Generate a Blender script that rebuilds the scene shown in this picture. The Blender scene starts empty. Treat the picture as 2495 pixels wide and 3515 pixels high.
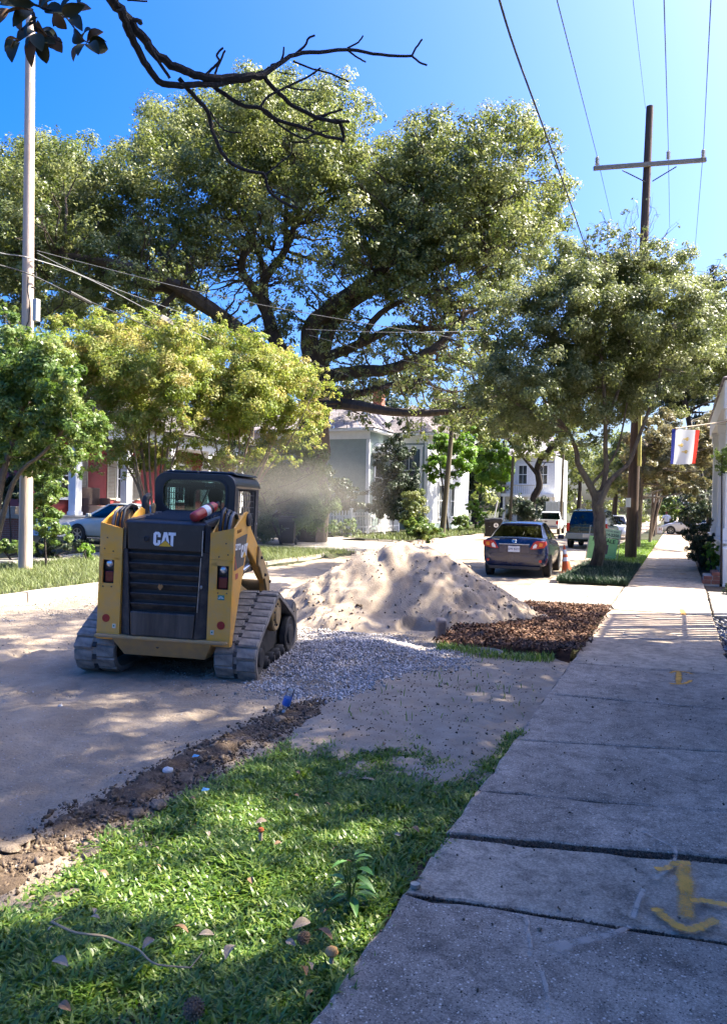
import bpy, bmesh, math, random
import numpy as np
from mathutils import Vector, Matrix
sc = bpy.context.scene
COL = sc.collection
# ------------------------------------------------------------------ camera
FPX, EYE = 2600.0, 1.65
YAW, ROLL, PITCH = math.radians(22.5), math.radians(1.2), math.radians(-0.40)
_c = np.array([-math.sin(YAW)*math.cos(PITCH), math.cos(YAW)*math.cos(PITCH), math.sin(PITCH)])
_r = np.array([math.cos(YAW), math.sin(YAW), 0.0]); _u = np.cross(_r, _c)
CR = _r*math.cos(ROLL)+_u*math.sin(ROLL); CU = _u*math.cos(ROLL)-_r*math.sin(ROLL)
cam = bpy.data.cameras.new('camera'); camo = bpy.data.objects.new('camera', cam); COL.objects.link(camo)
cam.sensor_fit = 'VERTICAL'; cam.sensor_height = 36; cam.lens = FPX/3515*36
cam.clip_start = .05; cam.clip_end = 2000
_m = Matrix([[CR[i], CU[i], -_c[i], 0] for i in range(3)]+[[0, 0, 0, 1]]); _m[2][3] = EYE
camo.matrix_world = _m
sc.camera = camo
# ------------------------------------------------------------------ light
SUN_AZ, SUN_EL = math.radians(57), math.radians(51)      # azimuth clockwise from the street direction (+Y)
SV = Vector((math.sin(SUN_AZ)*math.cos(SUN_EL), math.cos(SUN_AZ)*math.cos(SUN_EL), math.sin(SUN_EL)))
w = bpy.data.worlds.new('World'); sc.world = w; w.use_nodes = True
nt = w.node_tree; bg = nt.nodes['Background']
sky = nt.nodes.new('ShaderNodeTexSky'); sky.sky_type = 'NISHITA'; sky.sun_disc = False
sky.sun_elevation = SUN_EL; sky.sun_rotation = SUN_AZ
sky.altitude = 0; sky.air_density = 1.0; sky.dust_density = 5.5; sky.ozone_density = 7.5
hs = nt.nodes.new('ShaderNodeHueSaturation'); hs.inputs['Saturation'].default_value = 1.45; hs.inputs['Hue'].default_value = .514
nt.links.new(sky.outputs[0], hs.inputs['Color']); nt.links.new(hs.outputs[0], bg.inputs[0]); bg.inputs[1].default_value = 0.05
sl = bpy.data.lights.new('sun', 'SUN'); sl.energy = 2.3; sl.angle = math.radians(.5); sl.color = (1, .92, .78)
so = bpy.data.objects.new('sun', sl); COL.objects.link(so); so.rotation_euler = SV.to_track_quat('Z', 'Y').to_euler()
sc.view_settings.view_transform = 'Standard'; sc.view_settings.look = 'None'
sc.view_settings.exposure = 3.3; sc.view_settings.gamma = 1; sc.view_settings.use_curve_mapping = False
sc.render.engine = 'CYCLES'
cy = sc.cycles; cy.use_denoising = True
try: cy.denoiser = 'OPENIMAGEDENOISE'
except Exception: pass
cy.max_bounces = 7; cy.diffuse_bounces = 3; cy.glossy_bounces = 3; cy.transmission_bounces = 5; cy.transparent_max_bounces = 10; cy.volume_bounces = 0
cy.caustics_reflective = False; cy.caustics_refractive = False
cy.use_adaptive_sampling = True; cy.adaptive_threshold = .015
# ------------------------------------------------------------------ helpers
def ray(px, py): return _c+CR*(px-1247.5)/FPX-CU*(py-1757.5)/FPX
def at(px, py, d):                      # world point at depth d (photo pixel of the original)
    return Vector(ray(px, py)*d)+Vector((0, 0, EYE))
def ground(px, py, z=0.0):
    v = ray(px, py); t = (z-EYE)/v[2]; return Vector(v*t)+Vector((0, 0, EYE))
def D(x, y, d): return at(x*1.5363, y*1.5363, d)   # same for coordinates of a 1624 px wide view
RNG = np.random.default_rng(7); random.seed(7)

def tag(o, label=None, cat=None, group=None, kind=None):
    if label: o['label'] = label
    if cat: o['category'] = cat
    if group: o['group'] = group
    if kind: o['kind'] = kind
    return o
def empty(name, loc=(0, 0, 0), rz=0, label=None, cat=None, group=None, kind=None, scale=1):
    o = bpy.data.objects.new(name, None); COL.objects.link(o); o.location = loc; o.rotation_euler = (0, 0, rz)
    o.scale = (scale,)*3; o.empty_display_size = .2
    return tag(o, label, cat, group, kind)
def link(name, me, mat=None, parent=None):
    o = bpy.data.objects.new(name, me); COL.objects.link(o)
    if mat is not None and not me.materials: me.materials.append(mat)
    if parent is not None: o.parent = parent
    return o
def copy_tree(o, parent=None):
    c = o.copy(); COL.objects.link(c); c.parent = parent
    for ch in list(o.children): copy_tree(ch, c)
    return c

class MB:
    """collects vertices and faces of one mesh"""
    def __init__(s): s.v = []; s.f = []; s.sm = False
    def add(s, vs, fs, M=None):
        n = len(s.v)
        s.v += [tuple(M @ Vector(p)) if M is not None else tuple(p) for p in vs]
        s.f += [tuple(i+n for i in f) for f in fs]; return s
    def box(s, c, size, M=None, rz=0):
        x, y, z = (k/2 for k in size)
        vs = [(-x, -y, -z), (x, -y, -z), (x, y, -z), (-x, y, -z), (-x, -y, z), (x, -y, z), (x, y, z), (-x, y, z)]
        T = Matrix.Translation(c) @ Matrix.Rotation(rz, 4, 'Z')
        if M is not None: T = M @ T
        return s.add(vs, [(3, 2, 1, 0), (4, 5, 6, 7), (0, 1, 5, 4), (1, 2, 6, 5), (2, 3, 7, 6), (3, 0, 4, 7)], T)
    def bx(s, x0, x1, y0, y1, z0, z1, M=None): return s.box(((x0+x1)/2, (y0+y1)/2, (z0+z1)/2), (abs(x1-x0), abs(y1-y0), abs(z1-z0)), M)
    def hexa(s, p, M=None):  # 8 points: bottom 4 ccw, top 4 ccw
        return s.add(p, [(3, 2, 1, 0), (4, 5, 6, 7), (0, 1, 5, 4), (1, 2, 6, 5), (2, 3, 7, 6), (3, 0, 4, 7)], M)
    def prism(s, poly, a0, a1, axis='x', M=None):
        n = len(poly)
        def p(a, b, t): return {'x': (t, a, b), 'y': (a, t, b), 'z': (a, b, t)}[axis]
        vs = [p(a, b, a0) for a, b in poly]+[p(a, b, a1) for a, b in poly]
        fs = [tuple(range(n))[::-1], tuple(range(n, 2*n))]+[(i, (i+1) % n, n+(i+1) % n, n+i) for i in range(n)]
        return s.add(vs, fs, M)
    def tube(s, path, rad, seg=8, cap=True, M=None):
        path = [Vector(p) for p in path]; n = len(path)
        if not hasattr(rad, '__len__'): rad = [rad]*n
        vs = []; up = None
        for i, p in enumerate(path):
            t = (path[min(i+1, n-1)]-path[max(i-1, 0)])
            t = t.normalized() if t.length > 1e-9 else Vector((0, 0, 1))
            if up is None: up = t.orthogonal().normalized()
            up = (up-t*up.dot(t)); up = up.normalized() if up.length > 1e-6 else t.orthogonal().normalized()
            b = t.cross(up)
            for k in range(seg):
                a = 2*math.pi*k/seg; vs.append(p+(up*math.cos(a)+b*math.sin(a))*rad[i])
        fs = [(i*seg+k, i*seg+(k+1) % seg, (i+1)*seg+(k+1) % seg, (i+1)*seg+k) for i in range(n-1) for k in range(seg)]
        if cap: fs += [tuple(range(seg))[::-1], tuple(range((n-1)*seg, n*seg))]
        return s.add(vs, fs, M)
    def lathe(s, prof, seg=20, M=None):          # prof: (r, z)
        vs = []; n = len(prof)
        for r, z in prof:
            for k in range(seg): a = 2*math.pi*k/seg; vs.append((r*math.cos(a), r*math.sin(a), z))
        fs = [(i*seg+k, i*seg+(k+1) % seg, (i+1)*seg+(k+1) % seg, (i+1)*seg+k) for i in range(n-1) for k in range(seg)]
        fs += [tuple(range(seg))[::-1], tuple(range((n-1)*seg, n*seg))]
        return s.add(vs, fs, M)
    def build(s, name, mat, parent=None, bevel=0, smooth=False, segs=2, fix=True):
        me = bpy.data.meshes.new(name); me.from_pydata(s.v, [], s.f)
        if fix:
            bm = bmesh.new(); bm.from_mesh(me); bmesh.ops.recalc_face_normals(bm, faces=bm.faces); bm.to_mesh(me); bm.free()
        if smooth:
            me.polygons.foreach_set('use_smooth', [True]*len(me.polygons))
            try: me.set_sharp_from_angle(angle=math.radians(40))
            except Exception: pass
        o = link(name, me, mat, parent)
        if bevel:
            b = o.modifiers.new('bevel', 'BEVEL'); b.width = bevel; b.segments = segs; b.limit_method = 'ANGLE'; b.angle_limit = math.radians(35)
            b.harden_normals = False
        return o

def npmesh(name, V, F, mat, parent=None, smooth=False, attr=None):
    """V (n,3), F (m,k) arrays -> object; attr: per-face float 'tint'"""
    me = bpy.data.meshes.new(name); k = F.shape[1]; m = len(F)
    me.vertices.add(len(V)); me.vertices.foreach_set('co', np.ascontiguousarray(V, dtype=np.float32).ravel())
    me.loops.add(m*k); me.loops.foreach_set('vertex_index', np.ascontiguousarray(F, dtype=np.int32).ravel())
    me.polygons.add(m); me.polygons.foreach_set('loop_start', np.arange(0, m*k, k, dtype=np.int32))
    try: me.polygons.foreach_set('loop_total', np.full(m, k, dtype=np.int32))
    except Exception: pass
    if smooth: me.polygons.foreach_set('use_smooth', np.ones(m, dtype=bool))
    if attr is not None:
        a = me.attributes.new('tint', 'FLOAT', 'FACE'); a.data.foreach_set('value', np.ascontiguousarray(attr, dtype=np.float32))
    me.update(calc_edges=True)
    return link(name, me, mat, parent)

def vnoise(x, y, seed=0):
    xi = np.floor(x).astype(np.int64); yi = np.floor(y).astype(np.int64); fx = x-xi; fy = y-yi
    fx = fx*fx*(3-2*fx); fy = fy*fy*(3-2*fy)
    def h(a, b):
        n = (a*374761393+b*668265263+seed*974711) & 0x7fffffff
        n = ((n ^ (n >> 13))*1274126177) & 0x7fffffff
        return ((n ^ (n >> 16)) & 0xffff)/65535.0
    return (h(xi, yi)*(1-fx)+h(xi+1, yi)*fx)*(1-fy)+(h(xi, yi+1)*(1-fx)+h(xi+1, yi+1)*fx)*fy
def fbm(x, y, oct=4, seed=0):
    x = np.asarray(x, float); y = np.asarray(y, float); t = 0; a = .5
    for o in range(oct): t = t+a*vnoise(x*2**o+o*17.3, y*2**o-o*9.1, seed+o); a *= .5
    return t/(1-.5**oct)
def sstep(a, b, x): t = np.clip((x-a)/(b-a), 0, 1); return t*t*(3-2*t)
def inpoly(x, y, poly):
    ins = np.zeros(np.shape(x), bool); n = len(poly); j = n-1
    for i in range(n):
        xi, yi = poly[i][0], poly[i][1]; xj, yj = poly[j][0], poly[j][1]
        c = ((yi > y) != (yj > y)) & (x < (xj-xi)*(y-yi)/(yj-yi+1e-12)+xi); ins ^= c; j = i
    return ins
def edgedist(x, y, poly):
    d = np.full(np.shape(x), 1e9); n = len(poly)
    for i in range(n):
        ax, ay = poly[i][0], poly[i][1]; bx_, by = poly[(i+1) % n][0], poly[(i+1) % n][1]
        dx, dy = bx_-ax, by-ay; t = np.clip(((x-ax)*dx+(y-ay)*dy)/(dx*dx+dy*dy+1e-12), 0, 1)
        d = np.minimum(d, np.hypot(x-ax-t*dx, y-ay-t*dy))
    return d

# ------------------------------------------------------------------ materials
MATS = {}
def _n(nt, t, **kw):
    n = nt.nodes.new(t)
    for k, v in kw.items():
        if k in n.inputs: n.inputs[k].default_value = v
        else: setattr(n, k, v)
    return n
def c4(c): return (c[0], c[1], c[2], 1)
def newmat(name):
    m = bpy.data.materials.new(name); m.use_nodes = True; nt = m.node_tree
    return m, nt, nt.nodes['Principled BSDF']
def ramp(nt, fac, stops):
    r = nt.nodes.new('ShaderNodeValToRGB'); e = r.color_ramp.elements
    while len(e) < len(stops): e.new(.5)
    for el, (p, c) in zip(e, stops): el.position = p; el.color = c4(c) if hasattr(c, '__len__') else (c, c, c, 1)
    nt.links.new(fac, r.inputs[0]); return r
def mix(nt, fac, a, b, mode='MIX'):
    m = nt.nodes.new('ShaderNodeMix'); m.data_type = 'RGBA'; m.blend_type = mode
    for s, v in ((m.inputs[0], fac), (m.inputs[6], a), (m.inputs[7], b)):
        if isinstance(v, bpy.types.NodeSocket): nt.links.new(v, s)
        elif hasattr(v, '__len__'): s.default_value = c4(v)
        else: s.default_value = v
    return m.outputs[2]
def noise(nt, scale, detail=5, rough=.6, vec=None, dist=0):
    n = _n(nt, 'ShaderNodeTexNoise'); n.inputs['Scale'].default_value = scale; n.inputs['Detail'].default_value = detail
    n.inputs['Roughness'].default_value = rough; n.inputs['Distortion'].default_value = dist
    if vec is not None: nt.links.new(vec, n.inputs['Vector'])
    return n
def coords(nt, scale=None):
    t = nt.nodes.new('ShaderNodeTexCoord').outputs['Object']
    if scale:
        mp = nt.nodes.new('ShaderNodeMapping'); mp.inputs['Scale'].default_value = scale; nt.links.new(t, mp.inputs[0]); return mp.outputs[0]
    return t
def bump(nt, height, strength, dist, bsdf):
    b = nt.nodes.new('ShaderNodeBump'); b.inputs['Strength'].default_value = strength; b.inputs['Distance'].default_value = dist
    nt.links.new(height, b.inputs['Height']); nt.links.new(b.outputs[0], bsdf.inputs['Normal']); return b
def pm(name, col, rough=.6, col2=None, scale=6, metal=0, spec=.5, bmp=0, bscale=None, dirt=None, dscale=3, damt=.5, coat=0, stretch=None, detail=6):
    """paint/plaster/wood...: colour broken by noise, optional dirt film, fine relief"""
    if name in MATS: return MATS[name]
    m, nt, b = newmat(name); v = coords(nt, stretch)
    col2 = col2 or tuple(k*.78 for k in col)
    n = noise(nt, scale, detail, .62, v)
    r = ramp(nt, n.outputs[0], [(.3, col2), (.7, col)]); out = r.outputs[0]
    if dirt:
        n2 = noise(nt, dscale, 8, .7, v); f = ramp(nt, n2.outputs[0], [(.62-damt*.35, 0), (.78, damt)])
        out = mix(nt, f.outputs[0], out, dirt)
        rr = ramp(nt, f.outputs[0], [(0, rough), (1, min(1, rough+.4))]); nt.links.new(rr.outputs[0], b.inputs['Roughness'])
    else: b.inputs['Roughness'].default_value = rough
    nt.links.new(out, b.inputs['Base Color']); b.inputs['Metallic'].default_value = metal
    b.inputs['Specular IOR Level'].default_value = spec; b.inputs['Coat Weight'].default_value = coat; b.inputs['Coat Roughness'].default_value = .05
    if bmp:
        n3 = noise(nt, bscale or scale*4, 6, .65, v); bump(nt, n3.outputs[0], min(1, bmp), .02 if bmp <= 1 else .02*bmp, b)
    MATS[name] = m; return m
def glassmat(name, tint=(.7, .85, .8), alpha=.35):
    """car / window glass: part see-through, part mirror"""
    if name in MATS: return MATS[name]
    m, nt, b = newmat(name); nt.nodes.remove(b); out = nt.nodes['Material Output']
    tr = _n(nt, 'ShaderNodeBsdfTransparent'); tr.inputs[0].default_value = c4(tint)
    gl = _n(nt, 'ShaderNodeBsdfGlossy'); gl.inputs['Roughness'].default_value = .03
    fr = _n(nt, 'ShaderNodeFresnel'); fr.inputs[0].default_value = 1.36
    mx = _n(nt, 'ShaderNodeMath'); mx.operation = 'ADD'; mx.inputs[1].default_value = alpha*.25; nt.links.new(fr.outputs[0], mx.inputs[0])
    ms = _n(nt, 'ShaderNodeMixShader'); nt.links.new(mx.outputs[0], ms.inputs[0]); nt.links.new(tr.outputs[0], ms.inputs[1]); nt.links.new(gl.outputs[0], ms.inputs[2])
    nt.links.new(ms.outputs[0], out.inputs[0]); MATS[name] = m; return m
def leafmat(name, a, b, c, trans=.3, rough=.45, spec=.4):
    """leaves: every leaf its own tint between three colours"""
    if name in MATS: return MATS[name]
    m, nt, p = newmat(name); out = nt.nodes['Material Output']
    at_ = _n(nt, 'ShaderNodeAttribute'); at_.attribute_name = 'tint'
    r = ramp(nt, at_.outputs['Fac'], [(0, a), (.5, b), (1, c)])
    nt.links.new(r.outputs[0], p.inputs['Base Color']); p.inputs['Roughness'].default_value = rough; p.inputs['Specular IOR Level'].default_value = spec
    t = _n(nt, 'ShaderNodeBsdfTranslucent'); h = _n(nt, 'ShaderNodeHueSaturation'); h.inputs['Hue'].default_value = .495; h.inputs['Value'].default_value = 1.3; h.inputs['Saturation'].default_value = 1.1
    nt.links.new(r.outputs[0], h.inputs['Color']); nt.links.new(h.outputs[0], t.inputs[0])
    ms = _n(nt, 'ShaderNodeMixShader'); ms.inputs[0].default_value = trans
    nt.links.new(p.outputs[0], ms.inputs[1]); nt.links.new(t.outputs[0], ms.inputs[2]); nt.links.new(ms.outputs[0], out.inputs[0])
    MATS[name] = m; return m

YEL = pm('cat_yellow', (.76, .37, .045), .42, (.70, .335, .04), 3, dirt=(.42, .32, .20), dscale=5, damt=.62, spec=.4)
YELW = pm('worn_yellow', (.50, .30, .08), .6, (.30, .20, .09), 7, dirt=(.30, .23, .15), dscale=6, damt=.8, bmp=.2)
BLK = pm('black_paint', (.013, .014, .018), .32, (.02, .02, .024), 4, dirt=(.11, .095, .075), dscale=5, damt=.35, spec=.5)
BLKM = pm('matte_black', (.018, .018, .02), .7, (.03, .028, .026), 9, dirt=(.17, .145, .115), dscale=6, damt=.55)
BLKP = pm('black_plastic', (.016, .016, .018), .5)
RUB = pm('dusty_rubber', (.25, .22, .185), .9, (.07, .064, .056), 7, dirt=(.42, .36, .29), dscale=4, damt=.85, bmp=.4, bscale=40)
TYRE = pm('tyre_rubber', (.02, .02, .02), .85, (.035, .033, .03), 20)
STEEL = pm('steel', (.45, .45, .44), .4, (.3, .29, .28), 12, metal=1)
CHROME = pm('chrome', (.75, .75, .75), .1, metal=1)
WHITE = pm('white_paint', (.78, .78, .77), .5, (.70, .70, .68), 3, dirt=(.5, .48, .42), dscale=2, damt=.25)
BRICK = pm('brick', (.30, .115, .075), .9, (.20, .075, .05), 8, bmp=.5, bscale=60)
MORTAR = pm('mortar', (.42, .39, .35), .95, bmp=.5, bscale=50)
BARK = pm('oak_bark', (.085, .062, .045), .95, (.028, .021, .017), 9, bmp=1, bscale=14, stretch=(1, 1, .35), dirt=(.15, .12, .065), dscale=5, damt=.4)
BARKL = pm('crape_bark', (.30, .22, .15), .9, (.13, .09, .06), 7, bmp=.4, bscale=25, stretch=(1, 1, .4), dirt=(.20, .22, .15), dscale=6, damt=.5)
BARKD = pm('dark_bark', (.035, .027, .022), .95, (.016, .012, .01), 14, bmp=1, bscale=22, stretch=(1, 1, .4))
BARKG = pm('grey_bark', (.16, .125, .09), .95, (.055, .04, .03), 12, bmp=.8, bscale=30, stretch=(1, 1, .45), dirt=(.17, .19, .10), dscale=5, damt=.5)
POLEL = pm('pale_pole_wood', (.60, .48, .39), .85, (.42, .31, .23), 14, bmp=.5, bscale=60, stretch=(1, 1, .05))
POLED = pm('creosote_pole_wood', (.12, .072, .048), .9, (.035, .024, .018), 14, bmp=.6, bscale=60, stretch=(1, 1, .05))
# ================================================================== GROUND, ROAD, VERGES, PAVEMENTS
def groundmat(name, stops, scale, det=8, bmp=.6, bsc=40, bd=.02, second=None, rough=.95, spec=.2, spk=None):
    """soil-like material: ramp over noise, optional second noise colour (col, scale, lo, hi), optional speckles (col, scale, size)"""
    if name in MATS: return MATS[name]
    m, nt, b = newmat(name); v = coords(nt)
    n = noise(nt, scale, det, .65, v, .3); out = ramp(nt, n.outputs[0], stops).outputs[0]
    if second:
        n2 = noise(nt, second[1], 7, .65, v, .4); f = ramp(nt, n2.outputs[0], [(second[2], 0), (second[3], 1)]); out = mix(nt, f.outputs[0], out, second[0])
    if spk:
        for col, sc_, sz in spk:
            vo = _n(nt, 'ShaderNodeTexVoronoi'); vo.inputs['Scale'].default_value = sc_; nt.links.new(v, vo.inputs['Vector'])
            f = ramp(nt, vo.outputs['Distance'], [(sz*.6, 1), (sz, 0)])
            rnd = ramp(nt, vo.outputs['Color'], [(.5, 0), (.62, 1)])
            mm = _n(nt, 'ShaderNodeMath'); mm.operation = 'MULTIPLY'; nt.links.new(f.outputs[0], mm.inputs[0]); nt.links.new(rnd.outputs[0], mm.inputs[1])
            out = mix(nt, mm.outputs[0], out, col)
    nt.links.new(out, b.inputs['Base Color']); b.inputs['Roughness'].default_value = rough; b.inputs['Specular IOR Level'].default_value = spec
    n3 = noise(nt, bsc, 8, .7, v); bump(nt, n3.outputs[0], bmp, bd, b)
    MATS[name] = m; return m
SOIL = groundmat('soil', [(.3, (.05, .036, .025)), (.7, (.13, .10, .072))], 6, second=((.17, .14, .105), 3, .5, .75), spk=[((.2, .17, .13), 55, .25)])
LAWNSOIL = groundmat('lawn_soil', [(.3, (.03, .03, .016)), (.7, (.08, .066, .042))], 9, second=((.03, .045, .016), 5, .4, .65))
ROADM = groundmat('sandy_dirt', [(.3, (.27, .21, .15)), (.7, (.43, .345, .255))], 2.2, second=((.235, .187, .138), 1.3, .46, .70), bmp=1, bsc=26, bd=.035,
                  spk=[((.15, .13, .11), 26, .16), ((.42, .41, .40), 34, .2), ((.20, .18, .16), 60, .28)])
SAND = groundmat('pale_sand', [(.3, (.27, .21, .152)), (.7, (.40, .325, .245))], 5, second=((.30, .22, .15), 2.6, .52, .72), bmp=.7, bsc=55, bd=.012,
                 spk=[((.22, .165, .115), 30, .14), ((.27, .2, .14), 60, .18)])
GRAVBED = groundmat('gravel_bed', [(.3, (.20, .20, .21)), (.7, (.36, .36, .37))], 20, bmp=1, bsc=60, bd=.03, spk=[((.5, .5, .52), 40, .35)])
MULCHB = groundmat('mulch_bed', [(.3, (.045, .022, .014)), (.7, (.13, .06, .035))], 14, bmp=1, bsc=50, bd=.03)
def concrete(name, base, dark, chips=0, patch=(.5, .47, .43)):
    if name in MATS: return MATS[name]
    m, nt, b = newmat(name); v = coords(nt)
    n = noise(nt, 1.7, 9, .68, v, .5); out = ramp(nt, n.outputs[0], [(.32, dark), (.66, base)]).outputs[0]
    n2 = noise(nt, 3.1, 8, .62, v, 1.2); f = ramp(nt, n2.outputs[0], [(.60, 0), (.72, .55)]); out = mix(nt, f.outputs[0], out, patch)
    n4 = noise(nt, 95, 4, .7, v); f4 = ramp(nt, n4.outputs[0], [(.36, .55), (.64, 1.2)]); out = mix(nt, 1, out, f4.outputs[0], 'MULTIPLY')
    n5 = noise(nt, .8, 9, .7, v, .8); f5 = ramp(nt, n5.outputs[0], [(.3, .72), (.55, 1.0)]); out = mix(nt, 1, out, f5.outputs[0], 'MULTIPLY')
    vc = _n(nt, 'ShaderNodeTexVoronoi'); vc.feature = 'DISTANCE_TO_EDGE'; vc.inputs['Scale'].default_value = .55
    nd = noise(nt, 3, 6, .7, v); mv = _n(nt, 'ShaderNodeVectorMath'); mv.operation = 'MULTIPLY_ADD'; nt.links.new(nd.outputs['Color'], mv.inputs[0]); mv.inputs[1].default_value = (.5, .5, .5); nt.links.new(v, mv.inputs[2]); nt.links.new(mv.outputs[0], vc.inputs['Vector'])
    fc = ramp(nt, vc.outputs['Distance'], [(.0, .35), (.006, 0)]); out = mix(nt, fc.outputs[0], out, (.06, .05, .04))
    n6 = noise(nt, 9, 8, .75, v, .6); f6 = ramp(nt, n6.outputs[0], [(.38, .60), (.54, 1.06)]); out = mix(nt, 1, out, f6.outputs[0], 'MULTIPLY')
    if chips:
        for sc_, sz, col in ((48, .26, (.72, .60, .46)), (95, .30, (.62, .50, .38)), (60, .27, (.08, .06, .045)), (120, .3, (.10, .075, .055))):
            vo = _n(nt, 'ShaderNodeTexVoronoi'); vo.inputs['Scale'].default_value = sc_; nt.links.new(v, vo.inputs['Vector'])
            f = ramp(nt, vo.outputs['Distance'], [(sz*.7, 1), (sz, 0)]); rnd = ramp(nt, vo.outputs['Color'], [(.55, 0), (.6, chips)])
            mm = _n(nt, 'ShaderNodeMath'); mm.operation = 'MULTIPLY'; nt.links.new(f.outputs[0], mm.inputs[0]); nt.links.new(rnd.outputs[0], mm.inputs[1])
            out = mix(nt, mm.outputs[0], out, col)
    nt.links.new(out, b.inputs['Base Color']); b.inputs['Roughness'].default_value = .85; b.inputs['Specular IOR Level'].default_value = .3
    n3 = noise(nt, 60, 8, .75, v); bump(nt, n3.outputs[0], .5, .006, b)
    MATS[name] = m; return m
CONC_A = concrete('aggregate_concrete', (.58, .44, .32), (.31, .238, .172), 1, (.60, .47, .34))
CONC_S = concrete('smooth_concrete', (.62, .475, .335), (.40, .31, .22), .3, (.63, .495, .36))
CONC_D = concrete('drive_concrete', (.42, .375, .31), (.33, .29, .24), .15, (.46, .42, .36))
KERBM = pm('kerb_concrete', (.42, .36, .29), .9, (.30, .25, .20), 6, bmp=.5, bscale=40)

def sheet(name, poly, z, mat, kind='structure', h=.1, parent=None):
    mb = MB(); n = len(poly)
    vs = [(x, y, z) for x, y in poly]+[(x, y, z-h) for x, y in poly]
    mb.add(vs, [tuple(range(n))]+[(i, n+i, n+(i+1) % n, (i+1) % n) for i in range(n)])
    o = mb.build(name, mat, parent); 
    if kind: o['kind'] = kind
    return o
def grid(name, xs, ys, zf, mat, kind='structure'):
    Xg, Yg = np.meshgrid(xs, ys); Z = zf(Xg, Yg); V = np.stack([Xg.ravel(), Yg.ravel(), Z.ravel()], 1)
    nx, ny = len(xs), len(ys); i = np.arange(nx*ny).reshape(ny, nx)
    F = np.stack([i[:-1, :-1].ravel(), i[:-1, 1:].ravel(), i[1:, 1:].ravel(), i[1:, :-1].ravel()], 1)
    o = npmesh(name, V, F, mat, smooth=True); 
    if kind: o['kind'] = kind
    return o
sheet('ground', [(-500, -300), (500, -300), (500, 700), (-500, 700)], -.14, LAWNSOIL)

GRAV = [(-4.98, 9.95), (-4.17, 9.75), (-3.3, 9.2), (-2.9, 8.75), (-2.25, 8.0), (-2.15, 7.6), (-2.55, 7.0), (-2.62, 6.15), (-2.85, 5.9), (-3.3, 6.0), (-3.75, 6.6), (-4.3, 8.2), (-5.0, 9.2)]
def relief(x, y):
    r = (fbm(x*1.1, y*1.1, 5, 3)-.5)*.11+(fbm(x*6, y*6, 4, 9)-.5)*.045+(fbm(x*17, y*17, 3, 19)-.5)*.02
    near = sstep(9, 4, y)
    # tyre and track prints crossing the loose dirt
    t = (x*.82+y*.35); r = r+near*.006*np.sin(t*26+3*fbm(x*2, y*2, 2, 5))*sstep(.45, .7, fbm(x*.7+4, y*.7, 3, 21))
    t2 = (x*.25+y*.9); r = r+near*.006*np.sin(t2*30)*sstep(.5, .7, fbm(x*.6, y*.6+9, 3, 31))
    for x0, ph in ((-5.75, 0), (-4.45, .4), (-3.55, .2), (-7.2, .7)):
        u_ = x-(x0+.18*(y-4)+.12*np.sin(y*.9+ph*5)); r = r+.03*near*np.exp(-(u_/.24)**4)*np.sign(np.sin((y+abs(0)*u_+.35*np.abs(u_)+ph)*2*np.pi/.13))*.42*sstep(.35, .6, fbm(x*1.3, y*1.3+ph, 3, 44))
    return r*sstep(60, 12, y)
def verge_z0(x, y): return verge_z(x, y)-.03
def verge_z(x, y):
    return .0+(fbm(x*1.6, y*1.6, 4, 41)-.5)*.05-sstep(-2.45, -2.75, x)*.05+.02*sstep(5, 6, y)*fbm(x*5, y*5, 3, 2)
def road_z(x, y):
    x = np.asarray(x, float); y = np.asarray(y, float)
    z = -.045+relief(x, y)
    ins = inpoly(x, y, GRAV); d = edgedist(x, y, GRAV); s = np.where(ins, d, -d)
    ridge = np.exp(-((x+3.2-.55*(y-8.1))/.55)**2)  # the heap of stones thickest along its middle
    z = z+sstep(-.15, .7, s)*(.04+.08*ridge)
    # loose soil ridge along the lawn edge
    e = np.exp(-((x+2.88+.06*np.sin(y*2.1))/.24)**2)*sstep(6.2, 5.2, y); z = z+e*(.06*fbm(x*4, y*4, 4, 77)+.01)
    return z
SOILR = groundmat('dark_soil', [(.3, (.07, .047, .031)), (.7, (.18, .13, .09))], 7, second=((.30, .225, .16), 4, .5, .72), bmp=1, bsc=30, bd=.04)
ys = [-2.0]
while ys[-1] < 75: ys.append(ys[-1]+max(.03, .0045*abs(ys[-1])))
xs = np.arange(-11.2, -2.3, .045)
grid('road', xs, np.array(ys), road_z, ROADM)
grid('soil_ridge', np.arange(-3.35, -2.4, .022), np.arange(1.0, 6.1, .022), lambda x, y: np.maximum(road_z(x, y), np.where(x > -2.74, verge_z0(x, y), -1))+.006+.05*(fbm(x*9, y*9, 4, 55)-.45)-.09*sstep(.10, .24, np.abs(x+2.76+.05*np.sin(y*1.9)+.12*(fbm(x*2, y*2, 3, 6)-.5)))-.1*sstep(5.5, 5.9, y), SOILR)
sheet('far_road', [(-11.2, 75), (-2.5, 75), (-2.5, 420), (-11.2, 420)], -.05, ROADM, h=.05)

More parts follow.
